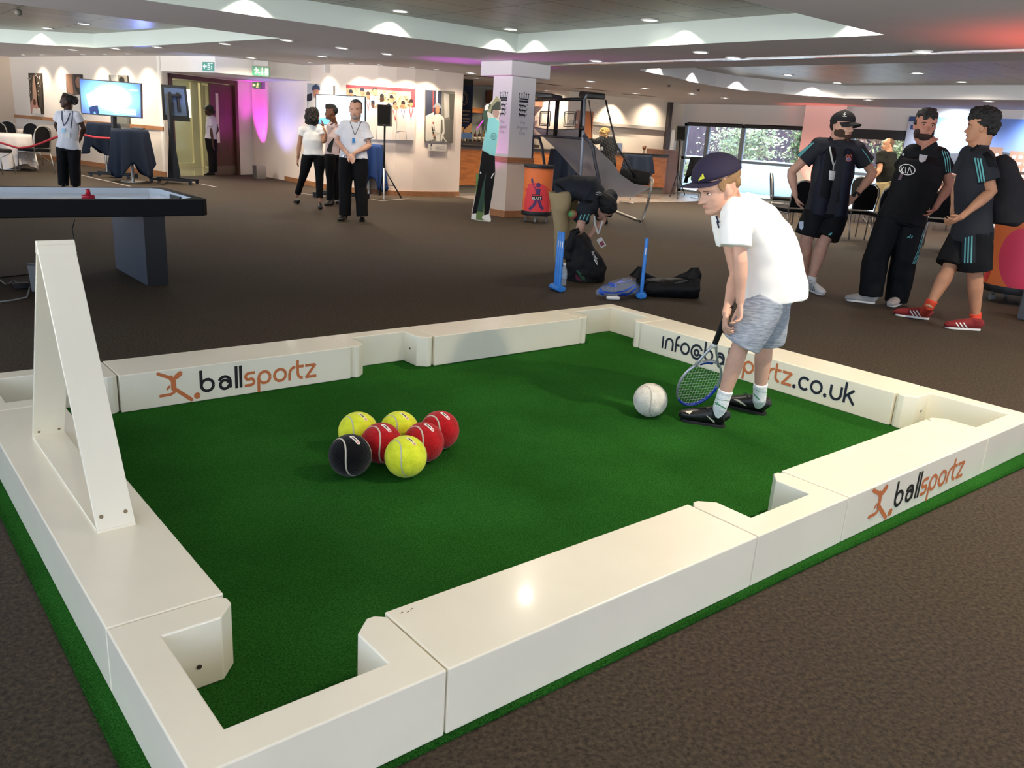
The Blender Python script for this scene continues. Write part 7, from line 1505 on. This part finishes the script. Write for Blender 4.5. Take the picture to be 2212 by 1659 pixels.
# ---- cardboard cut-out of a batsman
cr_ = onz(1040, 478); CX = lambda p, o=0.: at(980+p[0]/5.183, 180+p[1]/5.183, cr_, o)
OUTL = [(480, 140), (525, 180), (532, 300), (505, 395), (515, 440), (490, 700), (462, 820), (470, 1000), (445, 1200), (402, 1440), (418, 1530), (405, 1568), (320, 1545), (195, 1522), (198, 1465), (268, 1100), (296, 900), (320, 720), (350, 560), (338, 450), (325, 350), (345, 262), (400, 225)]
t = thing('cardboard_cutout', cr_, 'life size cardboard cut-out of a batsman in a pale teal shirt by the pillar', 'cardboard cut-out')
mb = MB(); mb.extr([CX(p) for p in OUTL], HD*.012); mb.build('cutout_board', mat('card_edge', '#cfcac2', rough=.8), t)
def cut(name, pts, m, o=-.002): mb = MB(); mb.extr([CX(p, o) for p in pts], -HD*.0008); mb.build(name, m, t)
cut('printed_grass', [(250, 1010), (370, 1000), (330, 1535), (245, 1525)], mat('card_green', '#5f7a45', rough=.7)); cut('printed_shadow', [(330, 1000), (372, 990), (330, 1440), (262, 1430)], mat('card_darkgreen', '#24443a', rough=.7), -.003)
cut('printed_leg', [(318, 750), (298, 900), (268, 1140), (206, 1470), (254, 1462), (322, 1150), (362, 1010), (400, 790)], KIT, -.004); cut('printed_leg', [(352, 790), (462, 812), (466, 1000), (438, 1200), (392, 1470), (340, 1492), (346, 1150), (366, 1000)], KIT, -.0045)
cut('printed_shirt', [(372, 395), (350, 560), (322, 742), (392, 790), (462, 815), (492, 600), (512, 432), (455, 380)], mat('card_teal', '#7fc4c9', rough=.7), -.005); cut('printed_arm', [(345, 262), (325, 350), (340, 470), (362, 560), (385, 400), (372, 330), (420, 240), (400, 228)], mat('card_armgreen', '#35503f', rough=.7), -.006)
cut('printed_bat', [(480, 142), (520, 182), (440, 300), (400, 330), (380, 300)], mat('card_bat', '#93906f', rough=.7), -.006); cut('printed_glove', [(345, 262), (370, 232), (398, 240), (380, 300), (350, 305)], PRINT_WHITE, -.007)
cut('printed_face', [(440, 300), (500, 290), (512, 340), (490, 385), (455, 380), (440, 350)], mat('card_skin', '#a88a80', rough=.7), -.0065); cut('printed_helmet', [(430, 260), (480, 205), (525, 200), (527, 300), (440, 300), (430, 350), (415, 330)], mat('card_helmet', '#3a3f38', rough=.7), -.007)
cut('printed_shoe', [(205, 1460), (252, 1455), (250, 1525), (194, 1516)], PRINT_WHITE, -.006); cut('printed_shoe', [(325, 1480), (392, 1466), (414, 1535), (404, 1560), (316, 1510)], PRINT_WHITE, -.006)
mb = MB(); pp = [CX((448+30*math.cos(w/12*6.283), 595+36*math.sin(w/12*6.283)), -.008) for w in range(13)]
for a, b in zip(pp, pp[1:]): mb.tube([a, b], .003, 4)
mb.build('printed_ring', BLACK_INK, t)
for sgs in ([(436, 575), (434, 615)], [(446, 575), (436, 592), (446, 614)], [(454, 575), (452, 614)], [(460, 614), (466, 578)]):
    mb = MB(); mb.tube([CX(sgs[0], -.008), CX(sgs[-1], -.008)], .0028, 4); mb.build('printed_logo', BLACK_INK, t)
mb = MB(); mb.extr([CX(p, -.006) for p in ((250, 515), (256, 522), (342, 412), (332, 402))], HD*.006); mb.build('magenta_strip', mat('magenta', '#d04ad0', emit=.5), t)  # thin magenta strip, weakly emissive
for pts in ([(300, 985), (292, 1010), (312, 1008)], [(415, 1060), (440, 1010), (462, 1000), (446, 1022), (425, 1066)]): cut('printed_mark', pts, PRINT_WHITE, -.008)
# ---- blue plastic stumps
STB = mat('stump_blue', '#2f7fd6', rough=.35, var=.06, vscale=20)
def stumps(base, dirv, lb, rot=0.):
    P = onz(*base); d_ = V(dirv).normalized(); t = thing('cricket_stumps', P, lb, 'stumps', 'blue plastic stumps')
    mb = MB(); mb.tube([P-d_*.085+V((0, 0, .03)), P+d_*.085+V((0, 0, .03))], [(.052, .03)]*2, 8, lat=d_.cross(V((0, 0, 1)))); mb.build('stump_base', STB, t, bevel=.008)
    for k in (-1, 0, 1):
        mb = MB(); c = P+d_*.038*k; mb.lathe([(.001, .03), (.0165, .03), (.0165, .535), (.012, .545), (.001, .545)], c, 14); s_ = mb.build('stump', STB, t, smooth=False, angle=.7)
        if k != 0 or True: wrap(s_, [line_px([(topix(c+V((0, 0, .46)))[0], topix(c+V((0, 0, .46)))[1]), (topix(c+V((0, 0, .40)))[0], topix(c+V((0, 0, .40)))[1])], 1.6)], 'stump_print', PRINT_WHITE, t, .002)
stumps((1203, 628), HR*.45-HD*.9, 'blue stumps beside the open black bag, all three visible'); stumps((1384, 643), HR*.12+HD*.99, 'blue stumps seen end on between the clear blue bag and the far black bag')
# ---- bags
BAG = cloth('black_nylon', '#0e0e10', rough=.55, bump=.6, bscale=10)
rb = onz(1262, 606); t = thing('kit_bag', rb, 'upright open black kit bag the bending man reaches into', 'bag'); A = lambda x, y, o=0.: at(x, y, rb, o)
g = MB(); g.tube([A(1262, 608), A(1262, 590), A(1258, 560), A(1250, 530), A(1242, 512)], [(.20, .15), (.205, .15), (.17, .13), (.14, .11), (.12, .09)], 22, lat=HR)
g.tube([A(1228, 560, -.04), A(1234, 530, -.05), A(1240, 502, -.06), A(1252, 497, -.06)], [.06, .06, .04, .03], 14); g.tube([A(1290, 600), A(1296, 580), A(1284, 550), A(1268, 530)], [.07, .06, .05, .04], 14)
kb = fuse(g, .008, 'bag_body', BAG, t, 2, .014, 7)
for v in kb.data.vertices: v.co.z = max(v.co.z, .003)
wrap(kb, [text_px('fortifico', 1277, 544, (3.5, 8.2), (8.5, -3.6))], 'bag_lettering', PRINT_WHITE, t, .006); wrap(kb, [line_px([(1283, 560), (1290, 572)], 1.4)], 'bag_lettering', PRINT_WHITE, t, .006)
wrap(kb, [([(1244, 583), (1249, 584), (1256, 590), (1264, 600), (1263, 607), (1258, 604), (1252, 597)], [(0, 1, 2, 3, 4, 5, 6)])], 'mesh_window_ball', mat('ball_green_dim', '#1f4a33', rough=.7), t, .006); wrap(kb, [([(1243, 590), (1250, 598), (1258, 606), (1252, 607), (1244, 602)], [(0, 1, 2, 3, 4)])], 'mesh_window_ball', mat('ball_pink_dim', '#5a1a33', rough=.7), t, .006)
mb = MB(); P = A(1237, 463, .15); mb.ball(P, .045, None, 16, 10); tb = thing('small_ball', P, 'small red and green ball showing above the bag edge', 'ball'); mb.v = [v for v in mb.v]; mb.build('ball_skin', mat('ball_red_green', '#c23a4a', rough=.5, var=.3, color2='#3f9a52', vscale=9), tb, smooth=True)
rb2 = onz(1445, 640); t = thing('kit_bag', rb2, 'slumped black holdall lying on the carpet behind the right stumps', 'bag'); A = lambda x, y, o=0.: at(x, y, rb2, o)
g = MB(); g.tube([A(1377, 622), A(1395, 620), A(1440, 622), A(1485, 622), A(1508, 622)], [(.13, .09), (.14, .095), (.13, .10), (.14, .105), (.12, .10)], 20, lat=HD)
g.tube([A(1375, 600), A(1385, 575)], [.07, .03], 14); g.tube([A(1490, 610), A(1500, 588), A(1501, 577)], [(.09, .07), (.07, .05), (.035, .03)], 14, lat=HR); g.tube([A(1380, 582), A(1400, 596), A(1425, 606), A(1455, 602), A(1480, 592), A(1500, 580)], .022, 10)
hb_ = fuse(g, .008, 'bag_body', BAG, t, 2, .012, 7)
for v in hb_.data.vertices: v.co.z = max(v.co.z, .003)
wrap(hb_, [line_px([(1398, 604), (1424, 607)], 5)], 'bag_mesh_panel', mat('mesh_grey', '#3a3b3d', rough=.8), t, .006)
wrap(hb_, [line_px([(1458, 612), (1486, 606)], 3)], 'bag_mesh_panel', mat('mesh_grey', '#3a3b3d'), t, .006)
rb3 = onz(1333, 640); t = thing('clear_backpack', rb3, 'clear plastic backpack with blue piping lying on the carpet', 'bag'); A = lambda x, y, o=0.: at(x, y, rb3, o)
g = MB(); g.tube([onz(1303, 628, .05), onz(1320, 626, .075), onz(1345, 620, .09), onz(1370, 614, .08)], [(.11, .045), (.15, .07), (.16, .075), (.13, .05)], 22, lat=HD*.8+HR*.3)
cb = fuse(g, .009, 'clear_shell', mat('clear_vinyl', '#9fb4d8', rough=.08, alpha=.28, spec=.8), t, 3, .01, 8)
for v in cb.data.vertices: v.co.z = max(v.co.z, .003)
BLP = mat('piping_blue', '#2158cf', rough=.4)
for pl, w in (([(1292, 612), (1305, 602), (1330, 594), (1350, 587), (1372, 597)], 3), ([(1291, 618), (1302, 630), (1325, 633), (1350, 628), (1372, 616)], 3), ([(1293, 628), (1308, 640), (1335, 643), (1360, 634), (1374, 622)], 4), ([(1350, 587), (1358, 602), (1372, 608)], 3), ([(1307, 606), (1322, 616), (1332, 619)], 5), ([(1318, 620), (1340, 608), (1356, 594)], 2.5), ([(1305, 618), (1330, 612), (1366, 606)], 2)): wrap(cb, [line_px(pl, w)], 'piping', BLP, t, .006)
for c in ((1338, 640, 22, 5),): wrap(cb, [blob_px(1343, 638, 12, 4.5, rot=-.35)], 'blue_patch', BLP, t, .008)
mb = MB(); P = onz(1324, 649); mb.tube([P-HR*.06+V((0, 0, .022)), P-HR*.05+V((0, 0, .022)), P+HR*.05+V((0, 0, .022)), P+HR*.06+V((0, 0, .022))], [(.01, .01), (.02, .018), (.02, .018), (.01, .01)], 12, lat=HD); tw = thing('white_buckle_tag', P, 'small white rounded tag on the carpet in front of the clear bag', 'tag'); mb.build('tag_body', mat('tag_white', '#dcdcda', rough=.4), tw, smooth=True)
P = onz(1216, 617); t = thing('water_bottle', P, 'clear water bottle standing between the stumps and the black bag', 'bottle')
mb = MB(); mb.lathe([(.001, .002), (.03, .002), (.032, .02), (.03, .06), (.032, .1), (.03, .15), (.012, .19), (.012, .2), (.001, .2)]); local_build(mb, 'bottle_body', mat('clear_pet', '#c8d2dc', rough=.08, alpha=.4, spec=.9), t, smooth=True); mb = MB(); mb.lathe([(.001, .2), (.015, .2), (.015, .22), (.001, .22)]); local_build(mb, 'bottle_cap', PRINT_WHITE, t); mb = MB(); mb.lathe([(.0325, .07), (.0325, .12)]); local_build(mb, 'bottle_label', mat('label_silver', '#a9b4c4', rough=.4), t)
# ---- two player basketball game frame with grey return net
gt = thing('basketball_game', (10.4, 9.3, 0), 'grey framed basketball arcade game with sloping net, clear backboards and black top boxes', 'arcade game')
PB, PA = V((9.57, 9.07, 0)), V((10.01, 10.86, 0)); WDIR = (PA-PB).normalized(); LDIR = V((WDIR.y, -WDIR.x, 0)); GW = (PA-PB).length
F1 = onz(1383, 480); F1.z = 0; ZT = 2.0
PIPE = mat('grey_pipe', '#7c828c', rough=.35, metal=.4); PIPED = mat('dark_pipe', '#3b3c44', rough=.4, metal=.3); PIPEW = mat('bright_pipe', '#c4c0b6', rough=.3, metal=.5)
def bar(pts, r, m, nm='frame_tube', s=10): mb = MB(); mb.tube(pts, r, s); return mb.build(nm, m, gt, smooth=True)
up = lambda p, z: V((p.x, p.y, z))
def gp(x, y, off): return at(x, y, PB, off)      # off measured from the near post
oA = (PA-PB).dot(HD)
for P_, pxs, o in ((PB, [(1263, 214), (1259, 300), (1254, 380), (1250, 440)], 0.), (PA, [(1153, 214), (1151, 290), (1148, 360), (1146, 425)], oA)):
    pts = [gp(x, y, o) for x, y in pxs]; foot = V(pts[-1]); foot.z = .01; bar(pts+[foot], .026, PIPE if P_ is PB else PIPED)
tA, tB = gp(1153, 216, oA), gp(1263, 214, 0.)
def bb(u, z): q = tA*(1-u)+tB*u; return V((q.x, q.y, z))
zA, zB = tA.z, tB.z; z_ = (zA+zB)/2
bar([bb(0, z_), bb(1, z_)], .028, BLACKM); bar([bb(0, z_-.62), bb(1, z_-.62)], .02, PIPED)
for (u0, u1) in ((.0, .49), (.51, .97)):
    mb = MB(); mb.extr([bb(u0+.02, z_-.02), bb(u1-.02, z_-.02), bb(u1-.02, z_-.60), bb(u0+.02, z_-.60)], HD*.012); mb.build('backboard', mat('clear_backboard', '#b9b0b0', rough=.06, alpha=.14, spec=.6), gt)
    for uu in (u0+.005, u1-.005): bar([bb(uu, z_), bb(uu, z_-.62)], .024, BLACKM)
    uc = (u0+u1)/2+.02
    for hw, a, b in ((.105, .20, .44), (.08, .225, .415)):
        P_ = [bb(uc-hw, z_-a), bb(uc+hw, z_-a), bb(uc+hw, z_-b), bb(uc-hw, z_-b)]; bar(P_+[P_[0]], .009 if hw > .1 else .006, BLACKM, 'target_frame', 4)
bar([bb(.33, z_), bb(.33, z_-.62)], .016, BLACKM)
# black padded boxes on top
for (a, b, c, d, o0, o1, nm) in (((1155, 199), (1193, 202), (1193, 213), (1153, 211), oA, oA-.3, 'far'), ((1271, 200), (1309, 203), (1308, 216), (1267, 213), -.05, .1, 'near')):
    mb = MB(); q = [gp(*a, o0), gp(*b, o1), gp(*c, o1), gp(*d, o0)]; quad_slab(mb, q, .3); mb.build('top_box', BLACK, gt, bevel=.02)
bar([tB, gp(1269, 204, -.02)], .022, PIPE); bar([gp(1308, 216, .1), gp(1330, 310, .05), gp(1372, 385, -.1)], .016, BLACKM, 'strap', 6)
bar([gp(1272, 216, -.02), gp(1277, 250, .0), gp(1279, 300, .0)], .008, BLACKM, 'strap', 6)
# bent side tubes
bar([gp(1259, 294, 0), gp(1272, 303, -.05), gp(1281, 318, -.08), gp(1286, 350, -.1), gp(1293, 385, -.12), gp(1301, 430, -.14), onz(1310, 483, .01)], .03, PIPED)
bar([gp(1151, 296, oA), gp(1165, 298, oA-.1), gp(1171, 318, oA-.15), gp(1178, 370, oA-.2), up(gp(1184, 430, oA-.2), .01)], .028, PIPED)
# grey return fabric: a sheet hung between the backboards and the front hoop
top = [(1151, 273), (1180, 281), (1215, 279), (1258, 277)]; NU, NV = 20, 24
cA = [gp(1151, 274, oA), gp(1195, 316, oA*.6), gp(1252, 380, .1), gp(1300, 415, -.1), gp(1342, 425, -.3), gp(1370, 424, -.45), gp(1405, 406, -.5)]
cB = [gp(1258, 278, 0), gp(1276, 304, .1), gp(1300, 330, .2), gp(1322, 350, .1), gp(1341, 377, .0), gp(1370, 397, -.2), gp(1406, 404, -.35)]
def cur(c, t_):
    n = len(c)-1; k = min(int(t_*n), n-1); u = t_*n-k; return c[k]*(1-u)+c[k+1]*u
mb = MB(); vs = []
for j in range(NV+1):
    for i in range(NU+1):
        u, v = i/NU, j/NV; p = cur(cA, v)*(1-u)+cur(cB, v)*u; sag = math.sin(math.pi*u)*(.06+.1*math.sin(math.pi*v)); wv = .012*math.sin(v*24+u*3)*v; vs.append(p-V((0, 0, sag*.5))+HD*(sag*.6+wv))
mb.add(vs, [(j*(NU+1)+i, j*(NU+1)+i+1, (j+1)*(NU+1)+i+1, (j+1)*(NU+1)+i) for j in range(NV) for i in range(NU)])
fb = mb.build('return_net', cloth('grey_return_fabric', '#8f8b8d', rough=.7, alpha=.86, bump=.4), gt, smooth=True); so = fb.modifiers.new('s', 'SOLIDIFY'); so.thickness = .004
bar([gp(1151, 274, oA-.01), gp(1180, 280, oA*.7), gp(1215, 280, oA*.35), gp(1258, 278, -.01)], .008, PIPED, 'net_edge', 6)
mb = MB(); mb.tube([gp(1341, 377, .1), gp(1370, 382, .0), gp(1404, 386, -.1)], [(.04, .11), (.05, .13), (.045, .11)], 12, lat=HD); mb.build('front_pad', mat('dark_mesh', '#1a1612', rough=.8), gt)
bar([gp(1405, 384, -.15), gp(1409, 388, -.2), gp(1408, 400, -.25), gp(1399, 440, -.35)]+[onz(1388, 472, .03), onz(1383, 478, .02), onz(1372, 473, .02), onz(1329, 456, .02), onz(1310, 449, .02)], .022, PIPEW)
bar([onz(1339, 435, .03), onz(1368, 440, .03)], .014, PIPEW); bar([onz(1360, 432, .03), onz(1362, 428, .2)], .012, PIPE)
for p in ((gp(1151, 272, oA-.03)), (gp(1258, 277, -.03))): mb = MB(); mb.ball(p, .035, None, 10, 8); mb.build('clamp_knob', BLACK, gt, smooth=True)
# side net: thin cords
mb = MB(); a0, a1, b0, b1 = gp(1276, 216, 0), gp(1308, 217, .1), gp(1280, 320, 0), gp(1372, 385, -.1)
for i in range(15):
    u = i/14; mb.tube([a0*(1-u)+a1*u, b0*(1-u)+b1*u], .0013, 4, cap=False)
for i in range(1, 18):
    u = i/18; mb.tube([a0*(1-u)+b0*u, a1*(1-u)+b1*u], .0013, 4, cap=False)
tag(mb.build('side_net', mat('net_cord', '#8c8a86', rough=.8), gt), kind='stuff')
# ---- the bar
BW = mat('bar_front_wood', '#b06a32', rough=.4, var=.25, vscale=4, stretch=(1, 1, 5)); BTOP = mat('bar_top_dark', '#2a2422', rough=.25)
t = thing('bar_counter', (14, 14.6, 0), 'long bar counter with orange wood front running behind the pillar', 'bar counter')
mb = MB(); mb.box((10.5, 14.35, .18), (18.0, 15.0, .98)); mb.build('counter_front', BW, t); mb = MB(); mb.box((10.45, 14.28, 1.02), (18.0, 15.02, 1.07)); mb.build('counter_top', BTOP, t, bevel=.01)
mb = MB(); mb.box((10.5, 14.36, .98), (18.0, 15.0, 1.02)); mb.build('counter_strip', mat('strip_grey', '#8f9494', rough=.4), t); mb = MB(); mb.box((10.5, 14.4, 0), (18.0, 14.95, .18)); mb.build('counter_plinth', mat('plinth', '#6d675c', rough=.6), t)
def bx(nm, lo, hi, m, lb, cat, grp=None): mb = MB(); mb.box(lo, hi); return tag(mb.build(nm, m), lb, cat, grp)
bx('back_bar_cupboard', (10.45, 16.2, 0), (14.9, 16.75, 1.12), mat('backbar_dark', '#2c221c', rough=.5), 'dark cupboard behind the counter carrying the row of bottles', 'cupboard')
bx('wall_shelf', (11.5, 16.35, 1.82), (13.2, 16.69, 1.94), BW, 'orange wooden shelf holding the wine bottles behind the bar', 'shelf')
bx('splashback', (11.2, 16.70, 1.13), (13.3, 16.78, 2.3), mat('panel_greygreen', '#8d9187', rough=.5), 'grey green splashback behind the bar shelf', 'splashback')
bx('lit_niche_back', (13.6, 16.62, 1.13), (15.0, 16.75, 2.08), mat('niche_red', '#8a4638', rough=.5), 'reddish lit back wall of the glass shelves at the bar', 'niche')
for z, zn in ((1.35, 'lowest'), (1.6, 'middle'), (1.85, 'upper'), (2.06, 'topmost')): bx('glass_shelf', (13.62, 16.35, z), (14.95, 16.6, z+.014), mat('glass_shelf', '#d0a898', rough=.2), zn+' glass shelf in the pink lit niche behind the bar', 'shelf', 'glass shelves in the bar niche')
bx('shelf_canopy', (13.4, 16.3, 2.1), (15.0, 16.7, 2.4), mat('canopy_wood', '#7a4f38', rough=.5), 'brown wooden canopy above the lit glass shelves', 'canopy')
lamp('SPOT', 'niche_lamp', (14.2, 15.9, 2.3), 7*LK, (1, .45, .3), target=(14.3, 16.6, 1.6), spot_size=1.6, spot_blend=.5)
lamp('SPOT', 'shelf_lamp', (12.3, 15.6, 2.45), 26*LK, (1, .85, .66), target=(12.3, 16.7, 1.4), spot_size=1.6, spot_blend=.5)
def bottle(c, col, s, lb, gp_):
    key = ('b', col)
    if key not in _cache:
        mb = MB(); mb.lathe([(.001, 0), (.036, 0), (.037, .01), (.037, .17), (.03, .2), (.013, .225), (.012, .29), (.001, .29)], seg=12); _cache[key] = mb.mesh('bottle_glass', mat('bottle_'+col, col, rough=.1, spec=.8), True)
        if 'lab' not in _cache:
            mb = MB(); mb.lathe([(.038, .05), (.0385, .13)], seg=12); _cache['lab'] = mb.mesh('bottle_label', mat('bottle_label', '#d8cfb8', rough=.6), True)
    t = thing('bottle', c, lb, 'bottle', gp_); t.scale = (s, s, s)
    for nm, k in (('bottle_glass', key), ('bottle_label', 'lab')): o = bpy.data.objects.new(nm, _cache[k]); COL.objects.link(o); o.parent = t
rc = random.Random(4); cols = ['#1c2a1c', '#3a2412', '#8a6a3a', '#c9c4b0', '#28303a', '#5a1a14', '#b9b4a8', '#16120e', '#4a5a3a']
ORD = ['first', 'second', 'third', 'fourth', 'fifth', 'sixth', 'seventh', 'eighth', 'ninth', 'tenth', 'eleventh', 'twelfth', 'thirteenth', 'fourteenth', 'fifteenth', 'sixteenth', 'last']
CN = {'#1c2a1c': 'dark green', '#3a2412': 'brown', '#8a6a3a': 'amber', '#c9c4b0': 'clear', '#28303a': 'slate', '#5a1a14': 'deep red', '#b9b4a8': 'pale', '#16120e': 'black', '#4a5a3a': 'olive'}
for i in range(34):
    row = i % 2; x = 10.9+(i//2)*.145+rc.uniform(-.02, .02); cc_ = rc.choice(cols); bottle((x, 16.30+.16*row, 1.12), cc_, rc.uniform(.85, 1.15), '%s spirit bottle, %s from the left in the %s row on the back bar' % (CN.get(cc_, 'plain'), ORD[i//2], 'rear' if row else 'front'), 'spirit bottles on the back bar')
for i, (x, c, w) in enumerate(((11.75, '#b9bfb0', 'clear wine bottle, first on the upper bar shelf'), (12.0, '#a8b0a0', 'clear wine bottle, second on the upper bar shelf'), (12.25, '#12140f', 'dark wine bottle, third on the upper bar shelf'), (12.5, '#b9bfb0', 'clear wine bottle, fourth on the upper bar shelf'), (12.75, '#12140f', 'dark wine bottle, last on the upper bar shelf'))): bottle((x, 16.55, 1.94), c, 1.12, w, 'wine bottles on the upper bar shelf')
for z, zn in ((1.365, 'lowest'), (1.615, 'middle'), (1.865, 'top')):
    for k in range(9): bottle((13.7+.14*k, 16.47, z), rc.choice(['#c2705a', '#d89a80', '#8a3a2a']), .68, 'small pink lit bottle, %s from the left on the %s glass shelf' % (ORD[k], zn), 'bottles on the lit glass shelves')
# champions banner
bn = thing('banner', (11.2, 15.6, 1.4), 'navy hanging banner with gold lettering and a trophy emblem at the bar corner', 'banner'); bref = V((11.0, 15.5, 0)); BQ = [at(x, y, bref, 0) for x, y in ((985, 181), (1022, 186), (1019, 300), (984, 298))]
mb = MB(); quad_slab(mb, BQ, .01); mb.build('banner_cloth', cloth('banner_navy', '#141b33', rough=.6), bn)
def bpoly(pts, m, nm, l=.005): mb = MB(); P_ = [bil(BQ, u, v, l) for u, v in pts]; n = len(P_); c = sum(P_, V((0, 0, 0)))/n; mb.add(P_+[c], [(i, (i+1) % n, n) for i in range(n)]); mb.build(nm, m, bn)
GOLD = mat('banner_gold', '#a48a5e', rough=.5)
bpoly([(0, .82), (.5, .78), (.45, .9), (0, .98)], mat('banner_tan', '#c89a68', rough=.6), 'banner_print'); bpoly([(.5, .84), (1, .68), (1, .86), (.5, .96)], mat('banner_tan', '#c89a68'), 'banner_print'); bpoly([(0, .93), (.5, .88), (1, .90), (1, 1), (0, 1)], mat('banner_blue', '#5f7fae', rough=.6), 'banner_print', .007)
mb = MB(); quad_slab(mb, [BQ[0]+V((0, 0, 0)), BQ[1], BQ[1]+V((0, 0, CEIL-BQ[1].z)), BQ[0]+V((0, 0, CEIL-BQ[0].z))], .004); mb.build('banner_hanger', mat('hanger_dark', '#1a1714', rough=.7), bn)
mb = MB()
for rr0 in (.30, .22):
    ring = [bil(BQ, .42+rr0*math.cos(w/20*6.283), .25+rr0*.42*math.sin(w/20*6.283), .006) for w in range(21)]
    for a, b in zip(ring, ring[1:]): mb.tube([a, b], .004, 4)
mb.build('banner_emblem', GOLD, bn); bpoly([(.34, .2), (.5, .2), (.46, .3), (.38, .3)], mat('banner_silver', '#6d6a66', rough=.4), 'banner_emblem')
for k, (w, v) in enumerate((('CHAMPIONS', .50), ('TROPHY', .575), ('TOURNAMENT', .635))):
    a, f = font_mesh(w); wd = max(p.x for p in a); s = .85/wd*(.8 if k == 1 else 1); mb = MB(); mb.add([bil(BQ, .45-s*wd/2+p.x*s, v-p.y*.055*(.55 if k == 2 else 1), .006) for p in a], f); mb.build('banner_lettering', GOLD, bn)
bpoly([(.1, .68), (.8, .68), (.8, .685), (.1, .685)], GOLD, 'banner_line')
# clutter at the right end of the counter
mb = MB(); P = onz(1334, 328, 1.07); P = V((17.0, 14.5, 1.07)); P = at(1335, 326, V((16.9, 14.6, 0))); mb.box((P.x-.09, P.y-.06, 1.07), (P.x+.09, P.y+.06, 1.30)); tag(mb.build('blue_box', mat('box_paleblue', '#8f9fc0', rough=.6)), 'small pale blue box standing on the bar counter', 'box')
P = at(1370, 326, V((17.6, 14.6, 0))); mb = MB(); mb.lathe([(.001, 0), (.05, 0), (.012, .02), (.012, .08), (.05, .12), (.055, .2), (.001, .2)], V((min(P.x, 17.9), 14.55, 1.07))); tag(mb.build('trophy_cup', mat('cup_brown', '#6b4226', rough=.3), smooth=True), 'small brown cup standing near the right end of the counter', 'cup')
mb = MB(); mb.box((18.02, 14.5, 0), (18.7, 15.15, 1.2)); tag(mb.build('lectern_cabinet', mat('cabinet_redbrown', '#8a6455', rough=.45, var=.1, vscale=3, stretch=(2, 2, .4)), bevel=.01), 'red brown wooden cabinet at the right end of the bar', 'cabinet')
mb = MB(); mb.box((15.3, 15.1, 0), (15.75, 15.29, 2.05)); tag(mb.build('wood_door_panel', mat('orange_wood', '#9a5c34', rough=.5)), 'orange wooden cupboard door behind the net frame', 'cupboard door')
